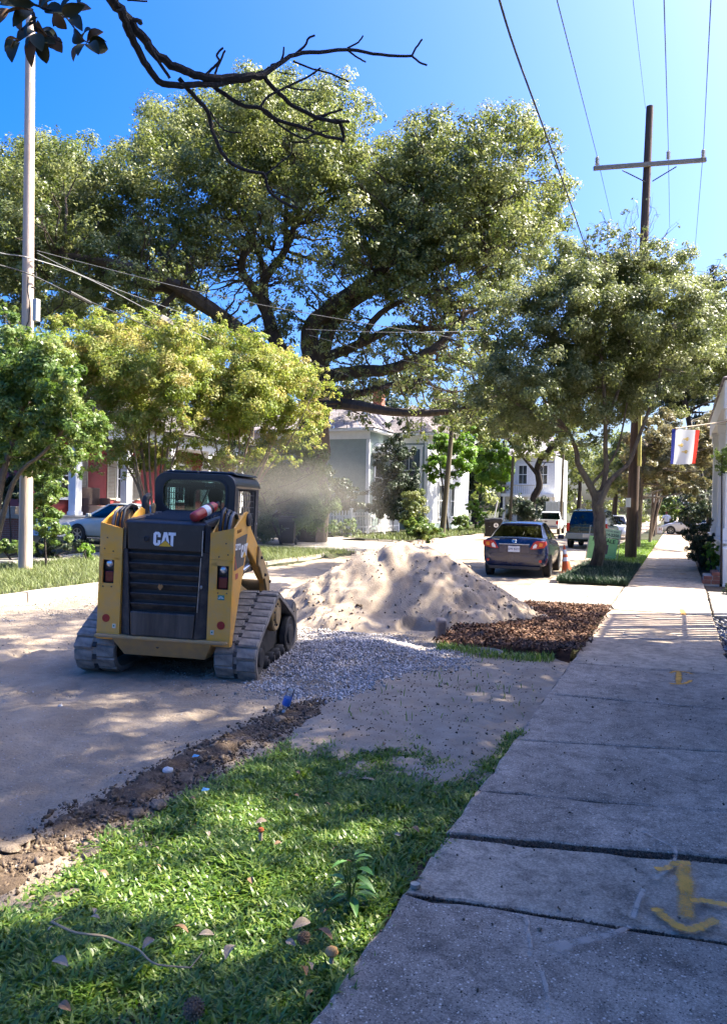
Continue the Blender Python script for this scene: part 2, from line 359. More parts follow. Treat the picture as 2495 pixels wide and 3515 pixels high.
# near lawn strip: soil under the grass, sandy washed-out part beyond
def verge_z(x, y):
    return .0+(fbm(x*1.6, y*1.6, 4, 41)-.5)*.05-sstep(-2.45, -2.75, x)*.05+.02*sstep(5, 6, y)*fbm(x*5, y*5, 3, 2)
GRASS = [(-2.85, 1.2), (-2.80, 2.4), (-2.70, 3.0), (-2.5, 3.72), (-2.62, 4.4), (-2.66, 4.95), (-2.3, 5.22), (-1.88, 5.5), (-1.6, 5.1), (-1.42, 4.85), (-1.25, 5.2), (-1.04, 5.6), (-1.04, 1.2)]
grid('verge_soil', np.arange(-2.75, -1.0, .04), np.arange(-1.5, 5.2, .04), lambda x, y: verge_z(x, y)-.03, SOIL)
def sandy_z(x, y):
    z = .005+(fbm(x*1.4, y*1.4, 5, 61)-.5)*.09+(fbm(x*7, y*7, 4, 8)-.5)*.03-sstep(-2.4, -2.95, x)*.07
    return z-.06*sstep(5.6, 4.6, y+.35*np.sin(x*5)+.5*fbm(x*3, y*3, 3, 5))-.05*sstep(-1.35, -1.06, x)+.02-.05*sstep(8.2, 8.7, y)
grid('sandy_strip', np.arange(-3.0, -1.03, .03), np.arange(4.3, 9.0, .03), sandy_z, SAND)
MULCH = [(-2.62, 8.75), (-1.9, 8.78), (-1.05, 8.95), (-1.06, 13.45), (-2.35, 13.3), (-2.6, 12.7), (-2.75, 10.5)]
grid('mulch_ground', np.arange(-2.8, -1.05, .05), np.arange(8.3, 13.5, .05), lambda x, y: -.005+.05*fbm(x*2, y*2, 4, 3)-.12*sstep(.05, -.10, np.where(inpoly(x, y, MULCH), 1, -1)*edgedist(x, y, MULCH)+.06*(fbm(x*6, y*6, 3, 8)-.5)), MULCHB)
# the stretch beyond the driveway
sheet('far_verge', [(-2.5, 17.9), (-1.03, 17.9), (-1.03, 300), (-2.5, 300)], .03, LAWNSOIL, h=.1)
sheet('right_yard', [(.62, -12), (60, -12), (60, 300), (.62, 300)], -.05, SOIL, h=.06)

# ---- pavement of separate slabs
def slab(parent, q, mat, z=0.0, seed=0, th=.12, rough=.012):
    """q: four corners ccw; edges crumbled, rim a little lower"""
    rg = np.random.default_rng(seed); ring = []
    for i in range(4):
        a, b = Vector(q[i]), Vector(q[(i+1) % 4]); n = max(3, int((b-a).length/.12)); nrm = Vector((b-a).normalized()); nn = Vector((-nrm.y, nrm.x))
        for k in range(n):
            p = a.lerp(b, k/n)+nn*abs(float(rg.normal(0, rough)))*(1 if k else 0); ring.append(p)
    c = sum(ring, Vector((0, 0)))/len(ring); n = len(ring); mb = MB()
    inner = [p+(c-p).normalized()*.018 for p in ring]
    vs = [(p.x, p.y, z) for p in inner]+[(p.x, p.y, z-.007) for p in ring]+[(p.x, p.y, z-th) for p in ring]
    fs = [tuple(range(n))]+[(i, n+i, n+(i+1) % n, (i+1) % n) for i in range(n)]+[(n+i, 2*n+i, 2*n+(i+1) % n, n+(i+1) % n) for i in range(n)]
    return mb.add(vs, fs).build('slab', mat, parent)
pav = sheet('sidewalk', [(-1.06, -3), (.55, -3), (.62, 300), (-1.02, 300)], -.055, SOIL, h=.06)
XL, XR = -1.05, .56
J = [(-2.6, -2.55), (-1.1, -1.0), (.4, .5), (1.75, 1.85), (3.07, 3.28), (3.70, 4.07), (4.35, 4.70), (5.45, 5.9), (6.95, 7.1), (8.5, 8.6), (10.05, 10.15), (11.55, 11.6), (13.45, 13.5)]
GAP = {5: .017, 4: .005, 12: .012}
for i in range(len(J)-1):
    g0, g1 = GAP.get(i, .004), GAP.get(i+1, .004)
    z = {4: -.004, 3: .0}.get(i, .0)
    if i == 5: z = .006
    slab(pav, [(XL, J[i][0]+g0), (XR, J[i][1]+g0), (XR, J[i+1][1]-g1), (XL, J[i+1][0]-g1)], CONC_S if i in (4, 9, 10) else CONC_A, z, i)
y = 17.75; k = 0
while y < 48:
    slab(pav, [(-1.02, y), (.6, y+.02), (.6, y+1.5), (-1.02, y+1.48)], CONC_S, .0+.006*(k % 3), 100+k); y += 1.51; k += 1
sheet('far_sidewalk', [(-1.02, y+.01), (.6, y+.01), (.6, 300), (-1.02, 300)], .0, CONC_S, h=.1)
# driveway between the road and the pavement and on to the right
drv = sheet('driveway', [(-2.9, 13.5), (3, 13.5), (3, 17.75), (-2.95, 17.75)], -.06, SOIL, h=.05)
for i, (xa, xb, xc, xd) in enumerate([(-2.95, -1.72, -1.45, -3.0), (-1.70, -1.07, -1.07, -1.43), (-1.05, .56, .6, -1.05), (.58, 3, 3, .62)]):
    slab(drv, [(xa, 13.52), (xb, 13.52), (xc, 17.72), (xd, 17.72)] if i != 2 else [(xa, 13.52), (xb, 13.57), (xc, 17.72), (xd, 17.72)], CONC_D, -.012 if i == 0 else 0, 200+i)
# kerbs: right, beyond the driveway; left side of the street in stones
def kerb(name, pts, wd, ht, mat, step, z0=-.12, piece='kerb_stone', skew=.0):
    root = empty(name, (0, 0, 0), kind='structure'); rg = random.Random(len(name))
    P_ = [Vector((p[0], p[1], 0)) for p in pts]
    for a, b in zip(P_[:-1], P_[1:]):
        L = (b-a).length; n = max(1, round(L/step)); t = (b-a).normalized(); an = math.atan2(t.y, t.x)
        for k in range(n):
            c = a.lerp(b, (k+.5)/n); l = L/n-.012; h = ht+rg.uniform(-.008, .008)*(1+skew)
            M = Matrix.Translation((c.x, c.y, 0)) @ Matrix.Rotation(an+rg.uniform(-.01, .01)*(1+skew), 4, 'Z')
            mb = MB(); mb.hexa([(-l/2, -wd/2, z0), (l/2, -wd/2, z0), (l/2, wd/2, z0), (-l/2, wd/2, z0), (-l/2+.01, -wd/2+.015, h), (l/2-.01, -wd/2+.015, h), (l/2-.01, wd/2-.015, h), (-l/2+.01, wd/2-.015, h)], M)
            mb.build(piece, mat, root, bevel=.01)
    return root
kerb('right_kerb', [(-2.62, 17.85), (-2.62, 45)], .18, .055, KERBM, 1.5)
kerb('left_kerb', [(-10.0, -2), (-10.12, 11.5), (-10.35, 18), (-10.55, 22.0), (-11.0, 23.4), (-12.0, 24.4)], .2, .10, KERBM, 2.0)
kerb('left_far_kerb', [(-13.2, 32.0), (-12.0, 32.4), (-11.2, 33.6), (-11.0, 37), (-11.05, 48), (-11.1, 64)], .22, .14, KERBM, .75, skew=2)
# left side of the street
def lv_z(x, y): return .075+.06*fbm(x*.9, y*.9, 3, 15)
grid('left_verge', np.arange(-14.75, -10.1, .15), np.arange(0, 24.3, .15), lambda x, y: lv_z(x, y)-sstep(-10.45, -10.1, x)*.1-sstep(-10.6, -10.2, x)*sstep(17, 22, y)*.25, LAWNSOIL)
sheet('left_sidewalk', [(-16.4, -5), (-14.7, -5), (-14.7, 24.6), (-14.5, 33), (-14.5, 80), (-16.1, 80), (-16.2, 33), (-16.4, 24.6)], .095, CONC_D, h=.2)
sheet('left_driveway', [(-40, 24.9), (-10.4, 24.4), (-10.9, 32.2), (-40, 31.4)], .08, CONC_D, h=.2)
grid('left_far_verge', np.arange(-14.55, -11.0, .3), np.arange(32.6, 80, .4), lambda x, y: .10+.12*fbm(x*.7, y*.7, 3, 4), LAWNSOIL)
sheet('left_yard', [(-90, -20), (-16.3, -20), (-16.3, 24.9), (-90, 24.9)], .11, LAWNSOIL, h=.2)
sheet('left_far_yard', [(-90, 31.5), (-16.05, 32.1), (-16.05, 300), (-90, 300)], .16, LAWNSOIL, h=.3)

# ---- stones, chips, clods (one object of each kind: nobody could count them)
def scatter(name, pts, nrm_tilt, size, mat, kind='stuff', base='stone', seed=1, label=None, cat=None, lift=.3, parent=None):
    """pts (n,3); size (n,) ; base: stone | chip"""
    rg = np.random.default_rng(seed); n = len(pts)
    if base == 'stone':
        B = np.array([(1, 0, -.2), (0, 1, .15), (-1, 0, .1), (0, -1, -.1), (.1, .1, .75), (-.1, 0, -.8), ], float)
        Fb = np.array([(0, 1, 4), (1, 2, 4), (2, 3, 4), (3, 0, 4), (1, 0, 5), (2, 1, 5), (3, 2, 5), (0, 3, 5)])
        S = size[:, None]*rg.uniform(.6, 1.15, (n, 3)); jit = .28
    else:
        B = np.array([(-1, -.3, 0), (1, -.2, 0), (.9, .3, 0), (-.9, .25, 0), (0, 0, .12)], float)
        Fb = np.array([(0, 1, 4), (1, 2, 4), (2, 3, 4), (3, 0, 4)]); S = size[:, None]*rg.uniform(.6, 1.2, (n, 3)); jit = .12
    nb = len(B)
    V = B[None]+rg.normal(0, jit, (n, nb, 3)); V = V*S[:, None, :]
    az = rg.uniform(0, 6.283, n); ax = rg.normal(0, nrm_tilt, n); ay = rg.normal(0, nrm_tilt, n)
    def rot(V, a, i, j):
        c, s = np.cos(a)[:, None], np.sin(a)[:, None]; x, y = V[..., i].copy(), V[..., j].copy(); V[..., i] = c*x-s*y; V[..., j] = s*x+c*y
    rot(V, ax, 1, 2); rot(V, ay, 0, 2); rot(V, az, 0, 1)
    V = V+np.asarray(pts)[:, None, :]+np.array([0, 0, 1])*(size*lift)[:, None, None]
    F = Fb[None]+(np.arange(n)*nb)[:, None, None]
    o = npmesh(name, V.reshape(-1, 3), F.reshape(-1, 3), mat, parent=parent, attr=np.repeat(rg.uniform(0, 1, n), len(Fb)))
    return tag(o, label, cat, kind=kind)
def tintmat(name, a, b, c, rough=.9, bsc=60):
    if name in MATS: return MATS[name]
    m, nt, p = newmat(name); at_ = _n(nt, 'ShaderNodeAttribute'); at_.attribute_name = 'tint'
    r = ramp(nt, at_.outputs['Fac'], [(0, a), (.5, b), (1, c)]); n = noise(nt, bsc, 5, .6, coords(nt)); f = ramp(nt, n.outputs[0], [(.3, .7), (.7, 1.15)])
    nt.links.new(mix(nt, 1, r.outputs[0], f.outputs[0], 'MULTIPLY'), p.inputs['Base Color']); p.inputs['Roughness'].default_value = rough; p.inputs['Specular IOR Level'].default_value = .25
    MATS[name] = m; return m
STONEM = tintmat('crushed_stone', (.27, .245, .22), (.47, .42, .385), (.70, .635, .58))
CHIPM = tintmat('bark_chips', (.03, .017, .012), (.105, .05, .031), (.27, .16, .10))
CLODM = tintmat('soil_clods', (.06, .042, .028), (.13, .092, .062), (.24, .18, .125))
SANDC = tintmat('sand_crumbs', (.20, .15, .105), (.31, .24, .17), (.42, .335, .25))
def inside(poly, n, rg, pad=0):
    xs_ = [p[0] for p in poly]; ys_ = [p[1] for p in poly]
    x = rg.uniform(min(xs_)-pad, max(xs_)+pad, n); y = rg.uniform(min(ys_)-pad, max(ys_)+pad, n)
    k = inpoly(x, y, poly) | ((edgedist(x, y, poly) < pad*rg.uniform(0, 1, n)**2))
    return x[k], y[k]
x, y = inside(GRAV, 46000, RNG, .3)
k = fbm(x*2.2, y*2.2, 3, 14) > RNG.uniform(.05, .5, len(x)); x, y = x[k], y[k]
k = ~((x > -2.5) & (y < 7.2) & (RNG.uniform(0, 1, len(x)) < .6)); x, y = x[k], y[k]
zb = np.maximum(road_z(x, y), np.where((x > -2.98) & (y > 4.35) & (y < 8.95), sandy_z(x, y), -9))
scatter('gravel', np.stack([x, y, zb], 1), .8, RNG.uniform(.008, .021, len(x)), STONEM, seed=3, label='spread of grey crushed stone between the loader and the sand heap', cat='gravel')
x = RNG.uniform(-10, -2.7, 34000); y = 1+RNG.uniform(0, 1, 34000)**.8*13
k = (fbm(x*.8, y*.8, 4, 50) > RNG.uniform(.35, .75, len(x))); x, y = x[k], y[k]
s = RNG.uniform(.004, .013, len(x))*(1+1.0*(RNG.uniform(0, 1, len(x)) > .97))
scatter('loose_stones', np.stack([x, y, road_z(x, y)], 1), .8, s, tintmat('road_stones', (.16, .14, .115), (.30, .26, .21), (.50, .48, .45)), seed=4, label='small loose stones strewn over the dirt road', cat='stones')
x, y = inside(MULCH, 22000, RNG, .12)
patch = fbm(x*1.5, y*1.5, 3, 23)
scatter('mulch', np.stack([x, y, .02+.05*fbm(x*2, y*2, 4, 3)+RNG.uniform(0, .02, len(x))], 1), .5, RNG.uniform(.014, .04, len(x)), CHIPM, base='chip', seed=5, label='bed of reddish brown bark mulch beside the sidewalk', cat='mulch')
x = -2.77+RNG.normal(0, .10, 14000); y = RNG.uniform(1.5, 5.9, 14000)
k = x < -2.45; x, y = x[k], y[k]
s = RNG.gamma(1.1, .0045, len(x))+.002; s = np.minimum(s, .022)
zz = np.where(x > -2.74, np.maximum(verge_z(x, y)-.03, road_z(x, y)), road_z(x, y))
scatter('soil_clods', np.stack([x, y, zz], 1), .7, s, CLODM, seed=6, label='dark crumbled soil along the edge of the lawn', cat='soil')
x = RNG.uniform(-2.9, -1.1, 1800); y = RNG.uniform(4.9, 8.6, 1800)
scatter('sand_debris', np.stack([x, y, sandy_z(x, y)], 1), .7, RNG.gamma(1.3, .003, len(x))+.0015, CLODM, seed=8, label='dark crumbs scattered on the sandy strip', cat='debris')
# ---- sand heap
PC = (-3.95, 11.15)
def pile_z(x, y):
    a = np.arctan2(y-PC[1], x-PC[0]); wob = 1+.16*np.sin(a*2+.6)+.08*np.sin(a*3+2)+.05*np.sin(a*7)
    dx, dy = (x-PC[0]), (y-PC[1]); rr = np.hypot(dx/1.03, dy/.95)/(1.92*wob)
    h = 1.38*np.clip(1-rr, 0, 1)**1.0
    h = h*(1-.12*np.exp(-(rr/.18)**2))
    # second lobe to the left, slump in front
    h = np.maximum(h, .72*np.clip(1-np.hypot((x+5.0)/1.35, (y-11.0)/1.5), 0, 1)**.9)
    h = np.maximum(h, .38*np.clip(1-np.hypot((x+4.35)/1.0, (y-9.85)/.75), 0, 1)**.8)
    cr = np.exp(-((x+4.05+.5*(y-10.6)+.1*np.sin(y*6))/.13)**2)*sstep(9.3, 10.2, y)*sstep(11.6, 10.9, y)
    h = h-.06*cr*(h > .1)+.10*np.exp(-((x+3.75+.5*(y-10.6))/.3)**2)*sstep(9.3, 10.1, y)*sstep(11.3, 10.6, y)*(h > .08)
    rg_ = sstep(.42, .62, fbm(x*1.1+3, y*1.1, 3, 90))
    h = h+sstep(0, .12, h)*((fbm(x*2.4, y*2.4, 4, 71)-.5)*.16+(fbm(x*9, y*9, 4, 72)-.5)*.09*(.2+rg_)+.10*(.32-np.abs(fbm(x*2.9+.4*y, y*2.2, 5, 74)-.5)*4)*.5*(.3+rg_)+(fbm(x*24, y*24, 3, 73)-.5)*.045*rg_)
    return -.10+h*1.0+.02*sstep(0, .05, h)
grid('sand_pile', np.arange(-7.0, -1.2, .03), np.arange(8.6, 14.6, .03), pile_z, SAND, kind=None)
tag(bpy.data.objects['sand_pile'], 'large heap of pale builders sand on the road behind the gravel', 'sand heap')
x = RNG.uniform(-6.2, -2, 5200); y = RNG.uniform(8.9, 13, 5200); z = pile_z(x, y); k = (z > .0) & (fbm(x*1.6, y*1.6, 3, 91) > RNG.uniform(.3, .62, len(x)))
x, y, z = x[k], y[k], z[k]
scatter('sand_clumps', np.stack([x, y, z], 1), .6, RNG.gamma(1.3, .006, len(x))+.003, SANDC, seed=9, label='crumbled clumps of sand on the heap', cat='sand clumps')
x = RNG.uniform(-5.8, -2.2, 220); y = RNG.uniform(9.2, 12.4, 220); z = pile_z(x, y); k = z > .05
scatter('dark_litter', np.stack([x[k], y[k], z[k]], 1), .6, RNG.gamma(1.3, .007, k.sum())+.004, CLODM, seed=10, label='dark bits of soil lying on the sand heap', cat='litter')

# ---- grass
def blades(name, x, y, z, h, wd, lean, mat, label, cat, seed=1, kind='stuff', broad=.5, parent=None):
    rg = np.random.default_rng(seed); n = len(x); az = rg.uniform(0, 6.283, n); ln = np.clip(rg.normal(lean, .25, n), 0, 1.45)
    dx, dy = np.cos(az), np.sin(az); px, py = -dy, dx; h = h*rg.uniform(.55, 1.3, n); wd = wd*rg.uniform(.6, 1.3, n)
    t1, t2 = ln*.55, np.minimum(ln*1.25+.1, 2.0)
    P0 = np.stack([x, y, z], 1); d = np.stack([dx, dy, np.zeros(n)], 1); s_ = np.stack([px, py, np.zeros(n)], 1); up = np.array([0, 0, 1.])
    P1 = P0+(d*np.sin(t1)[:, None]+up*np.cos(t1)[:, None])*(h*.5)[:, None]
    P2 = P1+(d*np.sin(t2)[:, None]+up*np.cos(t2)[:, None])*(h*.55)[:, None]
    w0 = wd[:, None]*.35; w1 = wd[:, None]*broad
    V = np.stack([P0-s_*w0, P0+s_*w0, P1+s_*w1, P1-s_*w1, P2], 1).reshape(-1, 3)
    b = (np.arange(n)*5)[:, None]
    F = np.concatenate([b+np.array([[0, 1, 2]]), b+np.array([[0, 2, 3]]), b+np.array([[3, 2, 4]])], 1).reshape(-1, 3)
    o = npmesh(name, V, F, mat, parent=parent, attr=np.repeat(np.clip(rg.normal(.5, .32, n), 0, 1), 3))
    return tag(o, label, cat, kind=kind)
GRASSM = leafmat('lawn_grass', (.05, .11, .014), (.125, .23, .028), (.28, .35, .08), .4, .38, .6)
n = 190000
x = RNG.uniform(-2.95, -.98, n); y = 1.1+RNG.uniform(0, 1, n)**1.25*4.7
ed = np.where(inpoly(x, y, GRASS), edgedist(x, y, GRASS), -edgedist(x, y, GRASS))
dens = sstep(-.08, .10, ed+(fbm(x*5, y*5, 3, 12)-.5)*.25)*(.35+.65*sstep(.28, .5, fbm(x*2.6, y*2.6, 4, 33)))
dens = np.where((x > -1.10), np.minimum(dens, .6*sstep(-.98, -1.1, x)+.1), dens)*np.where(y < 2.2, .9, 1)
dens = dens*(1-.75*sstep(-1.9, -2.7, x)*sstep(.25, .6, fbm(x*3, y*3, 3, 19)))
k = RNG.uniform(0, 1, n) < dens; x, y = x[k], y[k]
tall = 1+.5*sstep(.5, .7, fbm(x*3.3, y*3.3, 3, 60))
blades('lawn_grass', x, y, verge_z(x, y)-.035, .050*tall, .0115, 1.05, GRASSM, 'green lawn of short broad bladed grass beside the sidewalk', 'lawn', 2)
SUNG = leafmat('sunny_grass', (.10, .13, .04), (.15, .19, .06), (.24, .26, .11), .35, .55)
n = 60000; x = RNG.uniform(-14.6, -10.15, n); y = RNG.uniform(4, 24.2, n)
k = (fbm(x*.9, y*.9, 4, 25) > RNG.uniform(.1, .62, n)) & ~((x > -10.6) & (y > 19) & (RNG.uniform(0, 1, n) < .5)); x, y = x[k], y[k]
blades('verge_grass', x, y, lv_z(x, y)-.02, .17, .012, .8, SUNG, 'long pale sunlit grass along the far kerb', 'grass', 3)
n = 9000; x = RNG.uniform(-14.4, -11.2, n); y = RNG.uniform(33, 64, n)
blades('far_grass', x, y, np.full(n, .15), .22, .03, .6, SUNG, 'sunlit grass by the far kerb beyond the picket fence', 'grass', 4)
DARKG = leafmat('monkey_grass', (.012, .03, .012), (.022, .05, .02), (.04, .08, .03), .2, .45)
n = 26000; x = RNG.uniform(-2.55, -1.0, n); y = RNG.uniform(17.8, 24.6, n); k = RNG.uniform(0, 1, n) < sstep(24.8, 24.2, y+.5*np.sin(x*4)); x, y = x[k], y[k]
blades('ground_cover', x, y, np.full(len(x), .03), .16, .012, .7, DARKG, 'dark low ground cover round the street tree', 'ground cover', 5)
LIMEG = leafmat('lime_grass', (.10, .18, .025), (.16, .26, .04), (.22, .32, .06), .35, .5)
n = 22000; x = RNG.uniform(-2.55, -.98, n); y = RNG.uniform(24.2, 46, n)
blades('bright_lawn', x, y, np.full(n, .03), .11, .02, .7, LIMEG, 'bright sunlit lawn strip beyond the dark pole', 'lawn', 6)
n = 900; x = RNG.uniform(-2.55, -1.25, n); y = 8.45+.25*RNG.normal(0, .5, n)+.12*np.sin(x*4)
blades('weeds', x, y, sandy_z(x, np.minimum(y, 8.9)), .10, .010, .7, GRASSM, 'green weeds between the mulch and the sandy strip', 'weeds', 7)
n = 260; x = RNG.uniform(-2.4, -1.1, n); y = RNG.uniform(5.2, 8.3, n); k = fbm(x*3, y*3, 2, 83) > .58; x, y = x[k], y[k]
blades('grass_sprigs', x, y, sandy_z(x, y), .07, .008, .7, GRASSM, 'sparse grass sprigs in the sandy strip', 'grass', 8)
# ================================================================== TREES AND PLANTS
OAKL = leafmat('oak_leaves', (.075, .105, .026), (.165, .195, .055), (.28, .295, .12), .42, .42, .5)
ELML = leafmat('elm_leaves', (.085, .11, .035), (.17, .20, .068), (.30, .32, .15), .42, .42, .5)
CRAPEL = leafmat('crape_leaves', (.17, .23, .04), (.28, .32, .075), (.38, .32, .12), .45, .5)
LIGL = leafmat('ligustrum_leaves', (.07, .13, .026), (.12, .19, .042), (.24, .27, .07), .35, .4)
LIMEL = leafmat('lime_leaves', (.09, .19, .02), (.15, .27, .035), (.24, .34, .07), .45, .45)
DARKL = leafmat('dark_leaves', (.016, .030, .012), (.03, .05, .02), (.06, .085, .035), .2, .45)
BAMBL = leafmat('drooping_leaves', (.07, .12, .03), (.13, .19, .06), (.25, .28, .13), .35, .5)
TANL = leafmat('tan_green_leaves', (.10, .105, .04), (.18, .165, .075), (.28, .23, .125), .35, .5)
MAGL = leafmat('magnolia_canopy_leaves', (.02, .04, .012), (.035, .06, .02), (.09, .06, .03), .1, .3)
def unit(v): return v/np.maximum(np.linalg.norm(v, axis=1, keepdims=True), 1e-9)
def foliage(name, clumps, n, size, mat, parent, seed=1, aspect=.5, sub=9, subr=.34, fill=.35, droop=0, tintsd=.2, label=None, gap=0, gapt=-.45):
    """leaf quads gathered in small tufts on and inside each clump ball; gaps stay between the tufts"""
    rg = np.random.default_rng(seed); C_ = np.array([[c[0], c[1], c[2], c[3], c[4] if len(c) > 4 else c[3]] for c in clumps], float)
    wgt = C_[:, 3]**2; wgt /= wgt.sum(); nt_ = len(C_)*sub
    own = np.concatenate([np.arange(len(C_)), rg.choice(len(C_), max(0, nt_-len(C_)), p=wgt)]); m = len(own)
    d = unit(rg.normal(0, 1, (m, 3))); rad = np.where(rg.uniform(0, 1, m) < fill, rg.uniform(.2, .85, m), rg.uniform(.72, 1.22, m))
    R3 = np.stack([C_[own, 3], C_[own, 3], C_[own, 4]], 1)
    T = C_[own, :3]+d*rad[:, None]*R3; tr = C_[own, 3]*subr*rg.uniform(.3, 1.0, m)**.8*1.45; tb = np.clip(rg.normal(.45, tintsd, m), 0, 1)
    if gap:
        f_ = 2*math.pi/gap; q_ = T+rg.normal(0, .15*gap, T.shape); nz = np.sin(q_[:, 0]*f_+1.3*np.sin(q_[:, 2]*f_*.7))+np.sin(q_[:, 1]*f_*.8+2)+np.sin(q_[:, 2]*f_*1.1+1.1*np.sin(q_[:, 0]*f_*.6))
        tr = tr*np.where(nz < gapt, .02, 1)
    pw = tr**2; ti = rg.choice(m, n, p=pw/pw.sum())
    e = unit(rg.normal(0, 1, (n, 3)))*rg.uniform(0, 1, (n, 1))**.45; e[:, 2] *= .75
    P_ = T[ti]+e*tr[ti][:, None]
    P_[:, 2] -= droop*np.abs(rg.normal(0, 1, n))*tr[ti]
    out = unit(unit(P_-C_[own[ti], :3])*.6+unit(P_-T[ti])*.7+np.array([0, 0, .55])+rg.normal(0, .55, (n, 3)))
    t = rg.normal(0, 1, (n, 3)); t[:, 2] -= droop*2; t = t-out*(t*out).sum(1, keepdims=True); t = unit(t); b = np.cross(out, t)
    L = size*rg.uniform(.6, 1.35, n)[:, None]; W = L*aspect
    fold = out*(L*rg.uniform(-.15, .2, (n, 1)))
    V = np.stack([P_-t*L*.5, P_+b*W*.5+fold, P_+t*L*.5, P_-b*W*.5+fold], 1).reshape(-1, 3)
    F = np.arange(n*4).reshape(n, 4)
    o = npmesh(name, V, F, mat, parent=parent, attr=np.clip(tb[ti]+rg.normal(0, .16, n), 0, 1))
    if parent is not None: o.matrix_parent_inverse = parent.matrix_world.inverted()
    return o
def wob(a, b, n, amp, rg, sag=0):
    a, b = Vector(a), Vector(b); L = (b-a).length; pts = []
    for i in range(n+1):
        t = i/n; p = a.lerp(b, t)
        if 0 < i < n: p += Vector((rg.uniform(-1, 1), rg.uniform(-1, 1), rg.uniform(-.6, .6)))*amp*L
        p.z -= sag*L*4*t*(1-t); pts.append(p)
    return pts
def dense(path, r, k=3, amp=0.0, rg=None):
    """smooth a coarse limb path (Catmull-Rom), with radii from r[0] to r[1]"""
    P_ = [Vector(p) for p in path]; out = []; n = len(P_)
    for i in range(n-1):
        p0, p1, p2, p3 = P_[max(i-1, 0)], P_[i], P_[i+1], P_[min(i+2, n-1)]
        for j in range(k):
            t = j/k; q = .5*((2*p1)+(p2-p0)*t+(2*p0-5*p1+4*p2-p3)*t*t+(3*p1-p0-3*p2+p3)*t**3)
            if amp and rg and (i or j): q += Vector((rg.uniform(-1, 1), rg.uniform(-1, 1), rg.uniform(-1, 1)))*amp
            out.append(q)
    out.append(P_[-1]); m = len(out)
    return out, [r[0]+(r[1]-r[0])*(i/(m-1))**.8 for i in range(m)]
def tree(name, label, cat, base, limbs, clumps, n, size, lm, bm, seed=1, twig=.02, group=None, twigs=1, seg=8, **kw):
    rg = random.Random(seed); root = empty(name, base, 0, label, cat, group); bpy.context.view_layer.update()
    mb = MB(); nodes = []
    for path, r0, r1 in limbs:
        p, r = dense(path, (r0, r1), 4, r1*.25, rg); mb.tube(p, r, seg); nodes += list(zip(p, r))
    inv = root.matrix_world.inverted(); up = [nd for nd in nodes if nd[0].z > base[2]+.35*(max(q[0].z for q in nodes)-base[2])] or nodes
    tw = MB()
    for c in clumps if twigs else []:
        cc = Vector(c[:3]); best = min(up, key=lambda q: (q[0]-cc).length+.6*max(0, q[0].z-cc.z))
        if (best[0]-cc).length < .15: continue
        p = wob(best[0], cc, 5, .07, rg); r0 = min(best[1]*.6, twig*(1+c[3])); tw.tube(p, [r0+(twig*.35-r0)*i/5 for i in range(6)], 5, cap=False)
        for k in range(twigs):
            d = Vector((rg.uniform(-1, 1), rg.uniform(-1, 1), rg.uniform(-.5, 1))).normalized()*c[3]*.95
            tw.tube(wob(p[3+k % 3], cc+d, 4, .09, rg), [twig*.5, twig*.42, twig*.33, twig*.25, twig*.12], 4, cap=False)
    o = mb.build('trunk', bm, root, smooth=True, fix=False); o.matrix_parent_inverse = inv
    if tw.v: o = tw.build('branches', bm, root, smooth=True, fix=False); o.matrix_parent_inverse = inv; o['kind'] = 'stuff'
    foliage('crown', clumps, n, size, lm, root, seed, **kw); return root
def DC(lst, d0, dv, rg, back=0, backd=6, scale=1):
    """crown balls from outline circles (x, y, r in the 1624 px view) at depth d0 +- dv"""
    out = []
    for x, y, r in lst:
        d = d0+rg.uniform(-dv, dv); p = D(x, y, d); rr = r*1.5363/FPX*d*scale; out.append((p.x, p.y, p.z, rr, rr*.85))
        if back and rg.random() < back:
            d2 = d+backd*rg.uniform(.6, 1.3); p = D(x, y+rg.uniform(-15, 15), d2); r2 = rr*d2/d; out.append((p.x, p.y, p.z, r2, r2*.85))
    return out
R1 = random.Random(11)
# ---- the great live oak
oak_c = [(40, 430, 85), (110, 390, 85), (180, 365, 66), (60, 530, 85), (150, 490, 85), (240, 440, 85), (230, 545, 75), (325, 365, 75), (300, 465, 75), (20, 630, 65), (100, 625, 55), (180, 625, 55), (-40, 480, 80), (-60, 580, 80),
 (395, 310, 80), (475, 275, 75), (560, 245, 80), (650, 240, 75), (735, 250, 70), (795, 275, 55), (700, 330, 85), (600, 330, 85), (480, 370, 85), (415, 445, 80), (520, 440, 70), (600, 420, 80), (700, 415, 80), (785, 365, 75), (780, 455, 85),
 (900, 345, 55), (960, 318, 65), (1050, 300, 65), (1140, 300, 65), (1195, 345, 58), (1228, 410, 48), (1000, 390, 85), (1100, 390, 85), (1180, 440, 75), (900, 430, 85), (880, 520, 85), (970, 505, 85), (1070, 485, 85), (1160, 530, 75), (1225, 505, 55),
 (820, 580, 70), (900, 610, 75), (1000, 590, 75), (1090, 600, 65), (760, 535, 60), (425, 550, 60), (345, 585, 65), (300, 635, 50), (250, 665, 45), (690, 545, 40), (545, 535, 40), (1050, 680, 55), (1130, 640, 60)]
oc = DC(oak_c, 32, 2.2, R1, .55, 6, 1.0)
